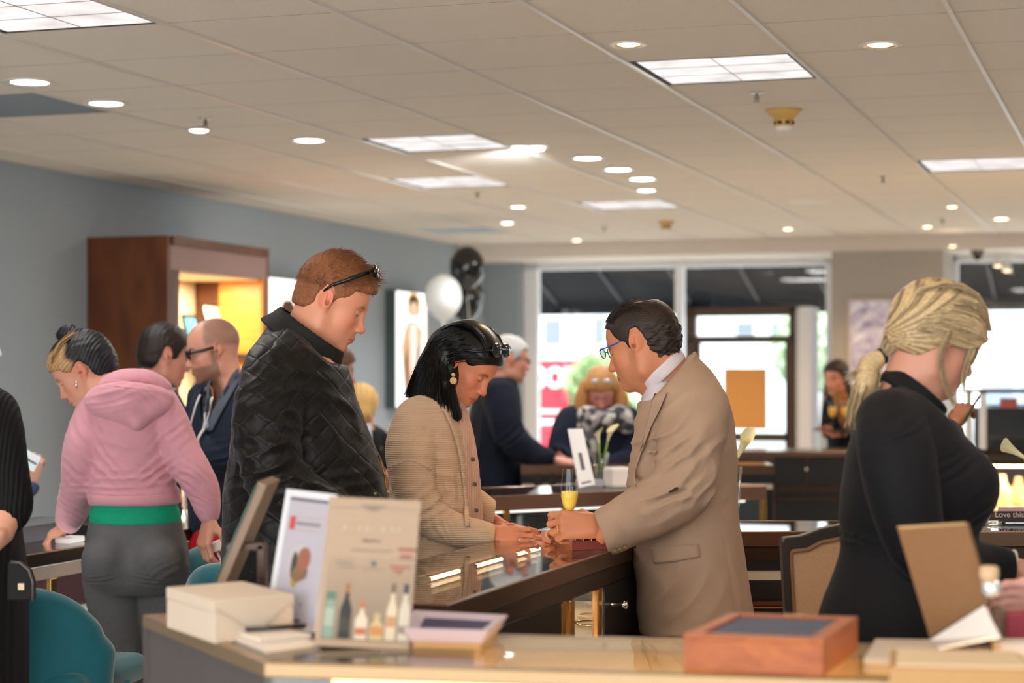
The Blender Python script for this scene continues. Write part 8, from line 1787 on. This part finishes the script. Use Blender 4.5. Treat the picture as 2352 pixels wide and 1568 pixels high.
# ================================================================ person hidden behind the blonde woman, hand with a pen
p = simple_person(7.6, 2120, 'person hidden behind the blonde walking past, only a raised hand with a pen showing', (2120, 850, 0, 0, 15, .95), [(905,2090,2140,0,.08),(930,2070,2160,0,.14),(970,2060,2168,0,.18),(1060,2060,2170,0,.18),(1180,2060,2172,0,.18)],
    [([(2100,950,-.14),(2120,1020,-.18),(2160,1010,-.14),(2178,975,-.10)], [.06,.055,.042,.032]), ([(2110,950,.14),(2140,1040,.16),(2170,1060,.1)], [.06,.055,.04])],
    (150, 96, 66), cloth('brown_top', (90, 66, 52)), 'brown_top', neckto=(2110, 915, 0), female=True, hands=[(2180, 972, -.10, 35, -50, 20, .95, 1, [(.8, 1.0, .6)]*4)])
M = p.M; S = Sculpt(); hair_cap(S, M, .012); p.part('hair', S, .006, hair_mat('brunette', (46, 28, 20)))
r = empty('pen', p.P(2212, 938, -.14), 'dark pen in the raised hand behind the blonde', 'pen'); MB().tube([(-.03, 0, -.05), (.03, 0, .05)], .005, 8).build('barrel', mat('pen_green', (40, 60, 50), rough=.3), r); MB().tube([(.03, 0, .05), (.036, 0, .06)], [.004, .001], 8).build('tip', m_silver, r)
# ================================================================ woman in black at the left edge
p = Person(5.0, -20, 'person in a black ribbed dress cut off by the left edge of the picture')
ROW = [(900,-80,10,0,.10),(920,-100,26,0,.15),(960,-115,36,0,.19),(1050,-115,38,0,.2),(1150,-110,36,0,.18),(1220,-108,42,0,.18),(1300,-112,52,0,.19),(1400,-118,56,0,.21),(1500,-118,56,0,.21),(1650,-110,55,0,.20),(1800,-100,50,0,.18)]
AR = [p.P(5,960,-.12), p.P(30,1020,-.17), p.P(52,1090,-.2), p.P(70,1140,-.21), p.P(72,1168,-.23)]
ARr = [.075, .068, .060, .050, .043]
sk = (204, 148, 126); M = frame(p.P(-120, 800), yaw=200, pitch=20); S = Sculpt(); head_ops(S, M, female=True); neck(S, M, p, p.P(-60, 905, 0), .05, .062)
H = Sculpt(); H.chain([p.P(72,1150,-.22), p.P(62,1200,-.27), p.P(52,1222,-.30)], [.042, .036, .029], k=.01); HM = frame(p.P(50, 1224, -.31), yaw=195, pitch=40, roll=30, s=.92); hand_ops(H, HM, side=1, curls=[(.6, .8, .4)]*4)
C = coarse(p, ROW, [(AR, ARr)]); legs(p, C, (-30, 1700), [(-60, -.1), (0, .1)], .09)
p.start([(S, .004, face_color(M, sk)), (H, .003, flat_color(sk)), (C, .016, flat_color(sk))])
S = Sculpt(); hair_cap(S, M, .014); p.part('hair', S, .006, hair_mat('brunette', (46, 28, 20)))
m_bk = mat('black_rib', (13, 13, 15), rough=.8, spec=.25, bump=.2, bscale=400, wave=(30, .6, 'X', .004, 1.0))
S = Sculpt(); S.loft(p.rows(ROW), k=0); S.ell(p.P(-4, 950, -.09), (.075, .08, .07), k=.04); S.chain(AR, ARr, k=.02, kk=.02, dens=3)
for a in [(40,1000,30,60,70,34,.004,1),(80,1170,30,30,40,24,.004,2)]: fold_at(S, p, *a[:7], seed=a[7])
p.part('black_dress', S, .006, m_bk)
# ================================================================ person at the left edge with white hair, card in hand
p = simple_person(7.2, -40, 'person with white hair at the far left edge, only a hand holding clear cards showing', (-68, 846, 0, -10, 10, 1.0), [(900,-90,-20,0,.09),(925,-110,0,0,.15),(960,-115,10,0,.19),(1080,-115,8,0,.19),(1200,-115,10,0,.19)],
    [([(-10,950,-.14),(20,1030,-.16),(50,1110,-.15),(84,1108,-.12)], [.065,.058,.05,.04])], (214, 160, 140), cloth('blue_knit', (70, 84, 120)), 'blue_sweater', neckto=(-72, 905, 0), hands=[(86, 1104, -.12, 70, -70, 20, .9, 1, [(.7, .9, .5)]*4)])
M = p.M; S = Sculpt(); hair_cap(S, M, .02, back=.0); p.part('hair', S, .006, hair_mat('white', (226, 224, 222)))
r = empty('clear_card_holder', p.P(92, 1052, -.16), 'clear plastic card holder in the hand at the left edge', 'card holder'); MB().box((-.035, -.003, -.03), (.035, .003, .03), M=Matrix.Rotation(.5, 4, 'Y')).build('sleeve', mat('clear_plastic', (205, 212, 216), rough=.15), r); MB().box((-.03, -.005, -.004), (.03, -.003, .004), M=Matrix.Rotation(.5, 4, 'Y')).build('strip', mat('dark_strip', (70, 72, 76), rough=.3), r)
# the mimosa flute held by the tan blazer man
b_ = PX(1308, 1243, 5.33)
flute('champagne_flute', b_, 'stemmed champagne flute of pale yellow mimosa held by the person in the tan blazer', fill=.69, juice=mat('mimosa', (250, 214, 90), rough=.15), s=1.0)
# fingers entering at the right edge
p = simple_person(3.75, 2640, 'person beyond the right edge, only pale fingers reaching in beside the silver ball', (2640, 700, 0, 180, 10, 1.0), [(850,2600,2690,0,.08),(880,2560,2720,0,.16),(960,2540,2740,0,.2),(1200,2540,2740,0,.2),(1400,2540,2740,0,.2)],
    [([(2580,930,-.1),(2540,1100,-.1),(2520,1250,-.08),(2430,1350,-.05)], [.06,.055,.045,.036])], (226, 172, 160), MATS['pink_blouse'], 'pink_sleeved_top', neckto=(2650, 860, 0), female=True, hands=[(2424, 1352, -.05, 184, 4, 60, 1.0, -1, [(.12, .3, .2)]*4)])
M = p.M; S = Sculpt(); hair_cap(S, M, .014); p.part('hair', S, .008, MATS['hair_brunette'])
